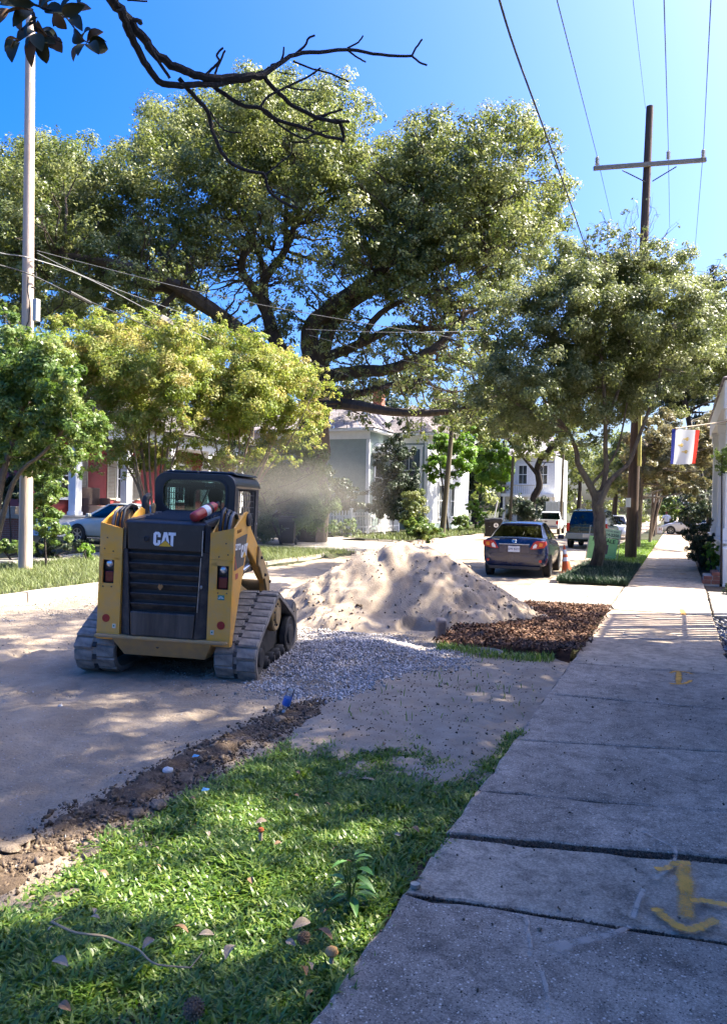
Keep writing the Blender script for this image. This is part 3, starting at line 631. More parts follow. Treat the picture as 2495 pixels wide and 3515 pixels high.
oc += DC([(30, 700, 50), (90, 710, 45), (160, 690, 50), (-30, 660, 60), (250, 610, 55), (330, 545, 55), (380, 520, 55), (450, 500, 50), (390, 590, 50), (320, 680, 35), (370, 690, 30), (430, 660, 40), (280, 560, 55), (60, 380, 60), (10, 370, 60), (150, 330, 40), (260, 370, 50), (830, 330, 40), (845, 390, 60), (840, 460, 60), (850, 540, 60), (1010, 450, 70), (1120, 470, 70), (1060, 560, 60), (950, 580, 60), (760, 600, 45), (700, 500, 55), (640, 500, 45), (520, 500, 45), (470, 560, 40), (500, 660, 28), (1180, 590, 55), (1000, 650, 50), (920, 660, 40), (1110, 660, 55), (1040, 800, 35), (990, 800, 28), (1080, 740, 45)], 34, 3, R1)
oc += DC([(480, 610, 35), (640, 600, 32), (560, 620, 28), (700, 640, 28), (420, 640, 35), (880, 690, 28), (960, 700, 35), (820, 770, 22), (900, 740, 20), (1050, 760, 35), (560, 560, 35), (620, 520, 35), (460, 520, 40), (690, 490, 40), (800, 870, 26), (860, 880, 28), (930, 890, 28), (1000, 880, 30), (760, 830, 28), (950, 830, 26), (880, 835, 25)], 31.5, 2, R1)
def DL(pts, d): return [D(x, y, d+(pts_d if False else 0)) for x, y in pts for pts_d in (0,)]
ob = D(690, 1215, 33); ob.z = .1
TR = [ob, D(700, 1000, 33), D(712, 840, 33)]
oak_l = [(TR, .85, .62),
 ([D(712, 850, 33), D(690, 745, 32.5), D(735, 690, 32), D(800, 640, 31.5), D(880, 580, 31), D(950, 500, 31)], .52, .10),
 ([D(715, 850, 33), D(725, 770, 32.6), D(760, 700, 32.3), D(850, 640, 32), D(960, 600, 31.8), D(1080, 560, 31.5)], .42, .09),
 ([D(705, 860, 33.2), D(625, 780, 33), D(598, 700, 33), D(590, 630, 33), D(640, 555, 32.5), D(668, 470, 32)], .42, .10),
 ([D(598, 705, 33), D(570, 650, 32.6), D(540, 600, 32.4), D(555, 555, 32.3), D(590, 540, 32.2), D(610, 560, 32)], .26, .08),
 ([D(590, 640, 33), D(585, 590, 33), D(560, 500, 33), D(540, 400, 33)], .2, .05),
 ([D(690, 880, 33.2), D(560, 760, 32), D(470, 690, 31.2), D(380, 630, 30.5), D(300, 600, 30), D(200, 580, 30), D(80, 560, 30)], .46, .10),
 ([D(500, 712, 31.4), D(400, 655, 31), D(330, 640, 31), D(230, 625, 31)], .26, .10),
 ([D(410, 640, 30.8), D(350, 700, 30.8), D(340, 745, 30.8)], .14, .06),
 ([D(725, 845, 33), D(800, 830, 32), D(870, 825, 31.5), D(950, 790, 31), D(1000, 750, 31), D(1040, 700, 31)], .34, .11),
 ([D(725, 800, 32.8), D(800, 770, 32), D(880, 735, 31.5), D(960, 735, 31), D(1040, 720, 31)], .26, .08),
 ([D(800, 770, 32), D(850, 700, 31.5), D(930, 660, 31), D(1020, 640, 31)], .18, .06),
 ([D(715, 900, 33), D(790, 905, 31), D(880, 920, 30), D(980, 922, 29), D(1060, 905, 28.5), D(1150, 870, 28)], .30, .04),
 ([D(720, 880, 33), D(800, 880, 32), D(870, 860, 31.5), D(940, 850, 31)], .22, .08),
 ([D(640, 560, 32.6), D(640, 450, 32.4), D(660, 350, 32.2)], .16, .04), ([D(880, 580, 31), D(930, 480, 31), D(960, 400, 31)], .16, .04), ([D(960, 600, 31.8), D(1060, 480, 31), D(1130, 400, 31)], .14, .04)]
oc += DC([(1000, 915, 30), (1060, 900, 34), (1110, 885, 34), (1150, 870, 36), (1040, 935, 24), (940, 915, 20), (1100, 850, 36), (1050, 850, 34)], 28.5, .8, R1)
rgo = random.Random(77)
for path, r0, r1 in oak_l[1:]:
    for q in path[1:]:
        for k in range(6): oc.append((q.x+rgo.uniform(-2.4, 2.4), q.y+rgo.uniform(-2.5, 2.5), q.z+rgo.uniform(-.9, 2.0), rgo.uniform(.35, .8)))
tree('live_oak', 'huge spreading live oak with twisted mossy limbs rising behind the loader', 'tree', ob, oak_l, oc, 460000, .138, OAKL, BARK, 5, twig=.035, twigs=3, aspect=.55, sub=30, subr=.30, fill=.25, tintsd=.3, gap=2.6, gapt=-.12)
bk_ = DC([(-30, 640, 60), (40, 620, 60), (110, 650, 60), (190, 630, 60), (270, 650, 60), (340, 660, 55), (400, 640, 50), (60, 700, 60), (150, 710, 60), (240, 720, 60), (330, 730, 55), (420, 710, 45), (0, 560, 60), (100, 570, 60), (200, 580, 60), (940, 830, 50), (1010, 800, 50), (1000, 860, 50), (900, 860, 45), (830, 860, 45), (770, 880, 40), (1060, 780, 50), (1080, 850, 50), (960, 770, 40), (610, 850, 45), (565, 830, 30)], 50, 3, R1)
bb0 = D(560, 1150, 50); bb0.z = .1
tree('back_oak', 'dark oak crown showing between and behind the limbs of the great oak', 'tree', bb0, [([bb0, D(555, 1000, 50), D(560, 850, 50)], .5, .3), ([D(560, 900, 50), D(400, 740, 50), D(200, 660, 50), D(40, 640, 50)], .25, .08), ([D(560, 900, 50), D(760, 840, 50), D(1000, 800, 50)], .25, .08)], bk_, 60000, .20, OAKL, BARK, 6, twig=.03, twigs=1, sub=22, subr=.32, fill=.4, gap=3.0, gapt=-.3)
# ---- street tree on the right
elm_c = [(1130, 690, 55), (1080, 640, 40), (1240, 740, 60), (1340, 740, 60), (1440, 740, 60), (1540, 760, 60), (1620, 690, 50), (1620, 850, 55), (1560, 870, 50), (1150, 830, 55), (1240, 830, 60), (1340, 840, 60), (1440, 850, 60), (1530, 820, 55), (1400, 640, 60), (1300, 640, 60), (1490, 650, 50), (1470, 560, 25), (1360, 560, 30), (1280, 560, 30), (1540, 560, 14), (1490, 520, 10), (1380, 500, 9), (1300, 520, 8), (1250, 600, 62), (1330, 590, 70), (1420, 590, 70), (1500, 600, 55), (1555, 640, 48), (1190, 660, 66), (1280, 690, 85), (1380, 690, 85), (1480, 690, 85), (1570, 720, 66), (1110, 745, 58), (1190, 780, 75), (1290, 790, 85), (1390, 800, 85), (1490, 790, 80), (1590, 800, 75), (1110, 840, 66), (1065, 900, 45), (1180, 880, 75), (1290, 880, 75), (1390, 885, 66), (1475, 880, 55), (1130, 950, 45), (1220, 960, 55), (1300, 960, 45), (1365, 945, 42), (1090, 690, 50), (1150, 610, 45),
 (1330, 530, 22), (1320, 500, 12), (1395, 520, 26), (1402, 478, 14), (1450, 520, 24), (1462, 480, 14), (1452, 440, 10), (1510, 540, 22), (1515, 500, 13), (1545, 590, 18), (1600, 620, 30), (1610, 580, 16), (1340, 470, 8), (1420, 450, 9)]
ec = DC(elm_c, 20.5, 1.3, R1, .45, 2.6, 1.0)
eb = ground(2045, 1955, .03)
def Dp(l, d): return [D(x, y, d) for x, y in l]
de = 20.6
elm_l = [([eb, D(1340, 1200, de), D(1338, 1140, de), D(1330, 1100, de)], .17, .15),
 (Dp([(1332, 1115), (1312, 1075), (1290, 1035), (1288, 1010), (1265, 960), (1220, 900), (1180, 820)], de), .11, .03),
 (Dp([(1340, 1120), (1352, 1060), (1352, 1000), (1350, 900), (1340, 760), (1330, 650)], de), .09, .03),
 (Dp([(1338, 1130), (1362, 1075), (1400, 1040), (1418, 1000), (1440, 940), (1470, 850), (1490, 740)], de-.4), .085, .025),
 (Dp([(1318, 1085), (1345, 1055), (1380, 1000), (1400, 900)], de), .05, .02), (Dp([(1352, 950), (1400, 800), (1410, 600)], de), .06, .015), (Dp([(1265, 960), (1150, 900), (1090, 840)], de), .05, .02)]
tree('street_tree', 'vase shaped street tree with forked trunk in front of the green sign', 'tree', eb, elm_l, ec, 230000, .085, ELML, BARKG, 8, twig=.012, twigs=3, aspect=.5, sub=26, subr=.30, fill=.4, tintsd=.26, gap=1.5, gapt=-.6)
# ---- crape myrtles in front of the red house
cr_c = [(350, 1045, 20), (400, 1050, 20), (300, 1040, 24), (270, 1060, 20), (210, 1045, 26), (340, 1010, 38), (380, 1035, 26), (120, 790, 45), (140, 880, 40), (160, 720, 30), (270, 720, 35), (350, 715, 30), (300, 870, 50), (130, 730, 35), (260, 1010, 45), (320, 1035, 32), (200, 970, 45), (180, 930, 40), (290, 950, 45), (430, 985, 40), (410, 1020, 26), (240, 790, 60), (350, 780, 60), (150, 775, 45), (225, 745, 55), (310, 745, 55), (390, 745, 55), (200, 820, 66), (290, 830, 75), (380, 840, 70), (230, 900, 55), (330, 920, 55), (160, 860, 50), (400, 915, 45), (300, 985, 35), (380, 985, 30)]
cr_d = [(700, 960, 30), (720, 930, 26), (705, 1000, 24), (540, 1040, 20), (470, 1040, 22), (620, 1015, 26), (660, 1030, 22), (440, 1030, 28), (480, 965, 40), (590, 1030, 30), (490, 730, 28), (570, 750, 30), (640, 790, 30), (500, 900, 50), (600, 920, 45), (490, 1010, 36), (430, 800, 55), (540, 820, 55), (620, 860, 50), (450, 920, 50), (540, 930, 45), (640, 960, 40), (690, 960, 32), (520, 1030, 26), (740, 860, 22), (720, 830, 25), (460, 775, 55), (530, 775, 55), (600, 805, 55), (660, 840, 50), (700, 870, 40), (470, 860, 72), (560, 880, 72), (640, 915, 52), (700, 925, 36), (520, 955, 45), (600, 970, 40), (450, 940, 40), (735, 890, 22), (660, 985, 30), (560, 1010, 28)]
def vase(bx_, by, d, tips, r=.05):
    b = D(bx_, by, d); b.z = .1; rg = random.Random(int(bx_)); out = []
    for x, y in tips:
        t = D(x, y, d+rg.uniform(-1.2, 1.2)); m_ = b.lerp(t, .45); m_.x += (t.x-b.x)*-.12; m_.y += rg.uniform(-.2, .2)
        s = b+Vector((rg.uniform(-.2, .2), rg.uniform(-.2, .2), 0)); out.append(([s, m_, b.lerp(t, .75), t], r*rg.uniform(.7, 1.2), .012))
    return b, out
b1, l1 = vase(345, 1180, 22.5, [(250, 830), (300, 900), (330, 800), (370, 930), (400, 820), (210, 900), (350, 860), (300, 1000), (420, 900), (280, 780), (390, 1000)])
tree('crape_myrtle', 'yellow green crape myrtle with many thin stems by the white porch columns', 'tree', b1, l1, DC(cr_c, 22.5, 1.3, R1, .35, 2.4), 100000, .10, CRAPEL, BARKL, 12, twig=.012, twigs=3, group='crape myrtles in front of the houses', aspect=.42, sub=34, subr=.27, fill=.55, tintsd=.3)
b2, l2 = vase(520, 1180, 24.0, [(460, 860), (500, 800), (540, 900), (580, 850), (620, 940), (650, 880), (430, 940), (560, 1000), (600, 1000), (520, 960), (690, 900)])
tree('crape_myrtle', 'yellow green crape myrtle directly above the loader cab roof and beside the oak trunk', 'tree', b2, l2, DC(cr_d, 24.0, 1.3, R1, .35, 2.4), 100000, .10, CRAPEL, BARKL, 13, twig=.012, twigs=3, group='crape myrtles in front of the houses', aspect=.42, sub=34, subr=.27, fill=.55, tintsd=.3)
# ---- bright tree round the pale pole
lg = [(20, 800, 60), (90, 820, 70), (150, 865, 60), (40, 900, 72), (120, 935, 72), (190, 960, 45), (212, 1000, 34), (60, 995, 62), (140, 1020, 42), (-50, 850, 70), (-40, 960, 60), (25, 740, 40), (215, 950, 30), (10, 690, 22), (100, 770, 30), (60, 1050, 25), (170, 1055, 18)]
lb = D(-25, 1240, 14.6); lb.z = .1
tree('glossy_shrub_tree', 'bright green small leaved tree around the foot of the pale utility pole', 'tree', lb, [([lb, D(0, 1100, 14.6), D(40, 950, 14.6), D(80, 820, 14.6)], .09, .03), ([lb, D(30, 1080, 14.4), D(100, 1010, 14.2), D(160, 940, 14)], .06, .02)], DC(lg, 14.5, .9, R1, .4, 1.6), 70000, .08, LIGL, BARKG, 14, twig=.01, twigs=2, sub=26, subr=.3, fill=.4)
# ---- smaller plants: (name, label, cat, circles, depth, n, leaf, material, group, extra)
def plant(name, label, cat, circ, d, n, size, lm, seed, bm=BARKD, group=None, stem=.03, dv=.5, back=.4, foot=None, **kw):
    cl = DC(circ, d, dv, R1, back, dv*2); xs_ = [c[0] for c in circ]; yl = max(c[1]+c[2] for c in circ)
    b = D(sum(xs_)/len(xs_) if foot is None else foot, yl, d); b.z = .05
    return tree(name, label, cat, b, [([b, b.lerp(Vector(cl[0][:3]), .5), Vector(cl[0][:3])], stem, stem*.4)], cl, n, size, lm, bm, seed, twig=stem*.3, group=group, **kw)
plant('vine_hedge', 'tall leafy vine covered hedge behind the pale pole', 'hedge', [(95, 1065, 30), (120, 1090, 30), (100, 1120, 32), (130, 1150, 26), (105, 1180, 30), (135, 1190, 25), (90, 1150, 28), (80, 1100, 25), (125, 1060, 18)], 17.5, 11000, .075, LIGL, 20, foot=105)
plant('dark_shrub', 'dark green shrub behind the brick pier', 'shrub', [(20, 1085, 30), (50, 1095, 28), (5, 1110, 25), (40, 1060, 25)], 24, 5000, .10, DARKL, 21)
plant('low_hedge', 'low clipped hedge at the foot of the brick pier', 'hedge', [(0, 1222, 22), (30, 1225, 22), (58, 1228, 20), (80, 1228, 18), (-20, 1222, 22)], 19.5, 9000, .055, LIGL, 22, dv=.3)
plant('low_hedge', 'low dark leafy edging plants in front of the white hatchback', 'hedge', [(100, 1225, 20), (125, 1218, 14), (150, 1222, 12), (175, 1224, 12), (200, 1226, 11), (118, 1243, 12)], 20.5, 7000, .07, DARKL, 23, dv=.3)
plant('arching_plant', 'small arching plant at the driveway edge beside the loader', 'plant', [(185, 1225, 10), (200, 1232, 12), (208, 1250, 9)], 19.5, 900, .08, LIMEL, 24, dv=.2)
plant('drooping_tree', 'dense tree with long drooping leaves above the black wheelie bin', 'tree', [(560, 1040, 36), (600, 1050, 45), (650, 1060, 48), (690, 1080, 40), (620, 1110, 48), (670, 1130, 42), (590, 1120, 40), (570, 1170, 40), (640, 1160, 40), (690, 1160, 28), (600, 1190, 26), (655, 1010, 35), (600, 1005, 32), (700, 1120, 25), (720, 1090, 25), (700, 1020, 32), (725, 1050, 28), (680, 990, 30), (735, 1130, 26), (715, 1160, 26), (540, 1000, 30), (545, 1080, 30)], 30, 42000, .17, BAMBL, 25, aspect=.22, droop=.45, stem=.06, sub=12, foot=630)
plant('garden_shrub', 'grey leaved shrub against the left wall of the green house', 'shrub', [(735, 1100, 30), (760, 1085, 25), (720, 1060, 26), (775, 1110, 20), (740, 1140, 22), (755, 1125, 24), (790, 1095, 18), (800, 1125, 18)], 43, 8000, .15, DARKL, 26)
plant('dark_cypress', 'dark evergreen before the tall window of the green house', 'tree', [(880, 985, 22), (890, 1020, 26), (875, 1060, 30), (895, 1090, 32), (860, 1110, 34), (885, 1130, 34), (850, 1135, 25), (905, 960, 18), (870, 950, 14), (930, 1050, 16), (855, 1030, 22), (910, 1080, 24), (845, 1090, 26), (890, 940, 14), (915, 1010, 18)], 41, 20000, .14, DARKL, 27, sub=14, foot=878)
plant('rounded_bush', 'round green bush at the end of the picket fence', 'bush', [(925, 1120, 24), (935, 1140, 22), (905, 1150, 22), (930, 1165, 20)], 38, 7000, .11, OAKL, 28)
plant('flowering_bush', 'loose leafy bush in front of the picket fence corner', 'bush', [(925, 1178, 22), (940, 1182, 24), (960, 1178, 22), (985, 1185, 18), (920, 1195, 18), (945, 1196, 16)], 36, 10000, .11, LIGL, 29)
plant('fence_shrubs', 'dark leafy shrubs behind the picket fence below the house windows', 'shrubs', [(790, 1135, 20), (820, 1130, 20), (845, 1138, 20), (870, 1140, 18), (760, 1140, 18), (805, 1110, 14)], 43.2, 7000, .13, DARKL, 46, dv=.3, back=0)
plant('fence_plants', 'low plants growing through the left end of the picket fence', 'plants', [(715, 1178, 18), (740, 1182, 16), (775, 1184, 18), (760, 1170, 15), (800, 1190, 9), (700, 1150, 15)], 38, 4500, .10, BAMBL, 30)
plant('lime_tree', 'bright lime green tree beside the leaning thin pole', 'tree', [(975, 985, 22), (1000, 1000, 30), (1030, 1010, 30), (1010, 1045, 32), (975, 1030, 24), (1040, 1045, 26), (1005, 1080, 22), (965, 1060, 15), (1045, 980, 20)], 47, 12000, .17, LIMEL, 31, stem=.08, foot=1005)
plant('lime_tree', 'round bright green tree with a thin dark trunk above the far bins', 'tree', [(1085, 1015, 28), (1115, 1020, 30), (1090, 1050, 32), (1125, 1055, 28), (1100, 1085, 26), (1075, 1040, 22), (1130, 1030, 18)], 52, 11000, .17, LIMEL, 32, stem=.09, foot=1062)
plant('round_shrub', 'clipped green shrub on the verge behind the leaning thin pole', 'shrub', [(1025, 1165, 16), (1040, 1168, 14), (1012, 1168, 10)], 44, 4000, .10, LIGL, 33, dv=.3)
plant('palm_shrub', 'dark spiky shrub between the thin pole and the blue sedan', 'shrub', [(1150, 1140, 20), (1170, 1130, 22), (1190, 1145, 20), (1210, 1125, 16), (1160, 1165, 14), (1195, 1170, 14)], 50, 6000, .22, DARKL, 34, aspect=.2, droop=.3)
plant('yellow_shrub', 'sunlit yellow green shrub under the leaning dark tree', 'shrub', [(1070, 1150, 14), (1065, 1170, 12), (1085, 1160, 12), (1055, 1130, 14)], 50, 3500, .13, LIMEL, 35)
lt = D(1180, 1180, 54); lt.z = .1
tree('leaning_tree', 'dark leaning tree trunk in front of the white balcony house', 'tree', lt, [([lt, D(1190, 1120, 54), D(1205, 1080, 54), D(1200, 1040, 54), D(1240, 990, 53), D(1290, 930, 52)], .32, .16), ([D(1203, 1065, 54), D(1150, 1000, 54), D(1090, 940, 54)], .14, .06)],
     DC([(1120, 930, 45), (1180, 940, 45), (1240, 950, 45), (1290, 940, 40), (1060, 930, 40), (1150, 980, 30), (1230, 995, 22), (1090, 975, 28), (1010, 940, 32), (980, 905, 30), (1170, 1005, 28), (1210, 1015, 24), (1250, 1010, 26), (1140, 1025, 20), (1185, 1030, 14)], 53, 3, R1, .6, 6), 26000, .24, OAKL, BARKD, 36, twig=.03, sub=12, aspect=.5)
# right hand side
plant('tan_canopy_tree', 'tree with sunlit tan and green leaves arching over the sidewalk below the flag', 'tree', [(1440, 1000, 40), (1500, 985, 45), (1560, 1000, 45), (1600, 1000, 35), (1470, 1045, 42), (1530, 1050, 42), (1585, 1055, 32), (1430, 1060, 32), (1490, 1085, 26), (1545, 1090, 24), (1500, 935, 30), (1450, 950, 30), (1575, 950, 30), (1410, 1010, 25)], 34, 30000, .15, TANL, 37, stem=.14, dv=1.5, foot=1425, sub=13, bm=BARKG)
plant('dark_evergreen', 'tall dark evergreen towering behind the flag at the right edge', 'tree', [(1500, 760, 50), (1450, 860, 45), (1480, 800, 45), (1540, 700, 40), (1590, 640, 35), (1560, 760, 55), (1610, 800, 55), (1560, 850, 55), (1620, 880, 50), (1510, 880, 45), (1600, 690, 40), (1650, 740, 55), (1580, 920, 40), (1530, 830, 45)], 46, 40000, .20, DARKL, 38, stem=.25, dv=2, foot=1600, sub=13)
plant('porch_hedge', 'dark clipped hedge in front of the white porch column', 'hedge', [(1545, 1185, 20), (1560, 1205, 24), (1570, 1230, 25), (1560, 1240, 22), (1545, 1215, 18), (1575, 1195, 20), (1580, 1260, 18), (1565, 1265, 14), (1570, 1170, 18)], 22.5, 12000, .06, DARKL, 39, dv=.35, sub=14)
plant('yellow_bush', 'small yellow green bush above the brick step', 'bush', [(1582, 1235, 12), (1592, 1250, 15), (1586, 1265, 12), (1600, 1240, 12)], 21, 2600, .075, LIMEL, 40, dv=.2)
plant('dark_hedge', 'dark hedge along the far right side of the sidewalk', 'hedge', [(1535, 1150, 16), (1550, 1165, 18), (1545, 1140, 14), (1562, 1150, 16), (1525, 1165, 10), (1580, 1140, 22)], 33, 6500, .10, DARKL, 41)
plant('white_flower_shrub', 'shrub with pale blossom behind the dark hedge', 'shrub', [(1575, 1118, 16), (1592, 1108, 18), (1600, 1130, 16), (1560, 1105, 12)], 42, 3500, .14, leafmat('blossom', (.03, .05, .02), (.2, .22, .15), (.6, .58, .52), .3), 42)
plant('hanging_fern', 'feathery green branch hanging beside the white porch column', 'fern', [(1612, 1015, 18), (1620, 1035, 18), (1605, 1040, 10), (1628, 1000, 16)], 17.5, 1800, .09, LIGL, 43, dv=.2, droop=.5, aspect=.25, twigs=0)
plant('corner_shrub', 'dark shrub at the right edge beside the driveway', 'shrub', [(1625, 1325, 14), (1632, 1305, 14), (1640, 1330, 14)], 15.5, 1500, .05, DARKL, 44, dv=.15)
plant('sidewalk_bush', 'leafy bush at the end of the sidewalk beside the walking person', 'bush', [(1500, 1120, 15), (1490, 1140, 13), (1512, 1140, 14), (1500, 1165, 12), (1515, 1165, 9), (1500, 1095, 13), (1470, 1130, 12)], 66, 6500, .2, LIGL, 45)
for i, (x, y0, d, lab) in enumerate([(1450, 1225, 40, 'slim multi stemmed tree with light stems just beyond the dark pole'), (1410, 1190, 47, 'thin dark trunked tree behind the green realty sign'), (1455, 1210, 52, 'stout dark tree trunk in shade behind the dark pole')]):
    b = D(x, y0, d); b.z = .03; lm_ = [([b, D(x+8, 1150, d), D(x+18, 1090, d)], .22 if i == 2 else .09, .10 if i == 2 else .05)]
    lm_ += [([b, D(x+25, 1120, d), D(x+50, 1060, d)], .07, .03), ([b, D(x+10, 1130, d), D(x+60, 1080, d)], .06, .03)] if i == 0 else []
    tree('verge_tree', lab, 'tree', b, lm_, DC([(x+10, 1040, 40), (x+40, 1060, 35), (x-20, 1060, 35), (x+20, 1000, 40), (x-30, 1010, 38), (x+60, 1020, 30), (x-45, 1090, 24)], d, 2, R1, .4, 4), 11000, .19, (TANL, OAKL, OAKL)[i], BARKD if i else BARKL, 50+i, twig=.02)
# far trees that close the view
far = [(-60, 1000, 55), (-30, 900, 60)]
def fartree(i, x, d, h, wd, lm, label):
    b = D(x, 1140, d); b.z = .1; rg = random.Random(i); cl = []
    for k in range(13):
        a = rg.uniform(0, 6.28); rr = wd*rg.uniform(.1, .62); z = h*rg.uniform(.32, .85); cl.append((b.x+rr*math.cos(a), b.y+rr*math.sin(a), z, wd*rg.uniform(.28, .42)))
    cl.append((b.x, b.y, h*.9, wd*.3)); cl += [(b.x+wd*.6*math.cos(k), b.y+wd*.6*math.sin(k), h*.2, wd*.3) for k in (0, 2, 4)]
    tree('far_tree', label, 'tree', b, [([b, b+Vector((.2, 0, h*.4)), b+Vector((0, .3, h*.75))], .035*h, .01*h)], cl, 7000, .034*h, lm, BARKD, 60+i, twig=.03, group='trees closing the end of the street', sub=12, twigs=0)
FT = [(1290, 95, 11, 5.5, OAKL, 'rounded tree behind the white pickup'), (1370, 80, 10, 4.5, OAKL, 'tree seen between the fork of the street tree'), (1420, 110, 13, 6, DARKL, 'dark tree beyond the parked white pickup'), (1490, 120, 12, 5, OAKL, 'tree closing the street left of the arrow sign'), (1535, 95, 10, 4, DARKL, 'dark tree behind the one way arrow sign'), (1570, 75, 9, 4, DARKL, 'dark tree behind the far white car'), (1600, 62, 8, 4, DARKL, 'dark tree behind the pale blossom shrub'),
      (1200, 100, 14, 6, OAKL, 'tall tree behind the white balcony house'), (1120, 90, 13, 5.5, OAKL, 'tree to the left of the white balcony house'), (1060, 75, 12, 5.5, DARKL, 'dark tree behind the lime green trees'), (990, 70, 13, 5.5, OAKL, 'tree behind the roof of the green house'), (760, 66, 13, 6, DARKL, 'dark tree behind the left end of the green house'), (660, 60, 11, 5, DARKL, 'dark tree behind the drooping tree'),
      (560, 62, 10, 5, OAKL, 'tree far behind the loader cab'), (120, 58, 12, 6, DARKL, 'dark tree behind the red house'), (-20, 52, 11, 5, DARKL, 'dark tree at the left edge beyond the brick pier'), (30, 62, 15, 6, OAKL, 'tree at the left edge behind the shrubs')]
for i, (x, d, h, wd, lm_, lab) in enumerate(FT): fartree(i, x, d, h, wd, lm_, lab)

# ---- magnolia over the viewer: dead branch, big leaves at the upper left, crown out to the right
mg = Vector((1.5, 1.6, -.05)); mroot = empty('magnolia', mg, 0, 'magnolia overhead with a bare dark branch reaching across the sky', 'tree'); bpy.context.view_layer.update(); minv = mroot.matrix_world.inverted()
def keep(o): o.matrix_parent_inverse = minv; return o
tm = MB(); p, r = dense([mg, (1.45, 1.7, 2.0), (1.2, 1.9, 4.2), (1.4, 2.4, 7), (1.6, 3, 10), (1.5, 3.5, 13)], (.24, .06), 5); tm.tube(p, r, 12); keep(tm.build('trunk', BARKG, mroot, smooth=True, fix=False))
bb = MB()
def bl(pts, d, r0, r1, seg=7):
    """dead limb: (x, y) in the 1624 px view, depth list or number"""
    n = len(pts); P_ = [D(x, y, (d[0]+(d[1]-d[0])*i/(n-1)) if hasattr(d, '__len__') else d) for i, (x, y) in enumerate(pts)]
    rg = random.Random(int(pts[0][0]*7)); p, r = dense(P_, (r0, r1), 4, r1*.35, rg); bb.tube(p, r, seg)
st = [Vector((1.2, 1.9, 4.2)), Vector((.2, 2.1, 4.6)), Vector((-1.0, 2.6, 4.55)), D(236, -25, 3.7)]
p, r = dense(st, (.06, .028), 5); bb.tube(p, r, 7)
bl([(232, -30), (262, 15), (290, 45), (310, 75), (345, 115), (392, 150), (435, 166), (480, 172), (540, 172), (585, 170)], (3.7, 4.3), .028, .019)
bl([(270, 20), (285, 60), (300, 95), (330, 150), (365, 188), (420, 190), (470, 190), (520, 182), (560, 176)], (3.75, 4.3), .022, .014)
bl([(585, 170), (620, 145), (660, 122), (730, 115), (780, 110), (850, 122), (920, 125)], (4.3, 4.7), .015, .008)
bl([(470, 176), (540, 172), (590, 160), (610, 148), (640, 130)], (4.25, 4.4), .012, .011)
bl([(920, 125), (930, 106), (943, 88)], 4.7, .007, .006, 5); bl([(920, 125), (938, 140), (954, 146)], 4.7, .007, .006, 5)
bl([(776, 108), (800, 95), (811, 80)], 4.6, .006, .005, 5); bl([(776, 112), (800, 130), (817, 139)], 4.6, .006, .005, 5)
bl([(655, 124), (680, 105), (690, 85), (704, 80)], 4.45, .008, .006, 5); bl([(622, 148), (632, 125), (634, 105)], 4.4, .008, .005, 5)
bl([(460, 167), (478, 150), (490, 135), (484, 122), (499, 107)], 4.2, .008, .006, 5); bl([(480, 165), (488, 145), (503, 113)], 4.2, .007, .006, 5)
bl([(585, 165), (600, 185), (625, 210), (660, 240), (720, 265), (758, 275), (768, 300), (766, 316)], (4.3, 4.6), .014, .010); bl([(700, 262), (740, 268), (781, 272)], 4.5, .010, .009, 5)
bl([(700, 262), (730, 255), (766, 244)], 4.5, .008, .006, 5); bl([(700, 285), (690, 275), (730, 258)], 4.5, .006, .005, 5)
bl([(455, 176), (500, 210), (540, 235), (585, 242), (620, 268), (680, 285), (730, 305), (766, 312)], (4.25, 4.5), .013, .009)
bl([(580, 242), (600, 215), (640, 195), (690, 170), (716, 152)], (4.3, 4.4), .009, .005, 5); bl([(640, 195), (670, 200), (705, 202)], 4.35, .006, .004, 5)
bl([(655, 137), (700, 155), (740, 165), (778, 183)], 4.45, .006, .005, 5); bl([(620, 160), (640, 165), (660, 166)], 4.4, .004, .003, 5)
bl([(588, 250), (640, 290), (680, 310), (700, 300), (735, 292)], 4.4, .007, .004, 5); bl([(500, 205), (530, 225), (555, 223)], 4.3, .005, .003, 5)
bl([(400, 175), (430, 210), (462, 245), (470, 275), (490, 330), (520, 368), (570, 385), (592, 392), (600, 425), (630, 450), (665, 465)], (4.1, 4.5), .013, .008)
bl([(470, 250), (500, 290), (540, 297)], 4.2, .006, .004, 5); bl([(592, 392), (625, 365), (650, 345), (652, 325)], 4.5, .007, .003, 5); bl([(330, 95), (350, 130), (380, 175)], (3.9, 4.0), .010, .008); bl([(297, 43), (315, 48), (312, 55)], 3.75, .012, .010, 5)
bl([(285, 0), (330, 3)], 3.7, .006, .004, 5); bl([(600, 425), (640, 438), (664, 455)], 4.5, .005, .003, 5); bl([(690, 315), (652, 318), (740, 320)], 4.5, .004, .003, 5)
keep(bb.build('bare_branch', BARKD, mroot, smooth=True, fix=False))
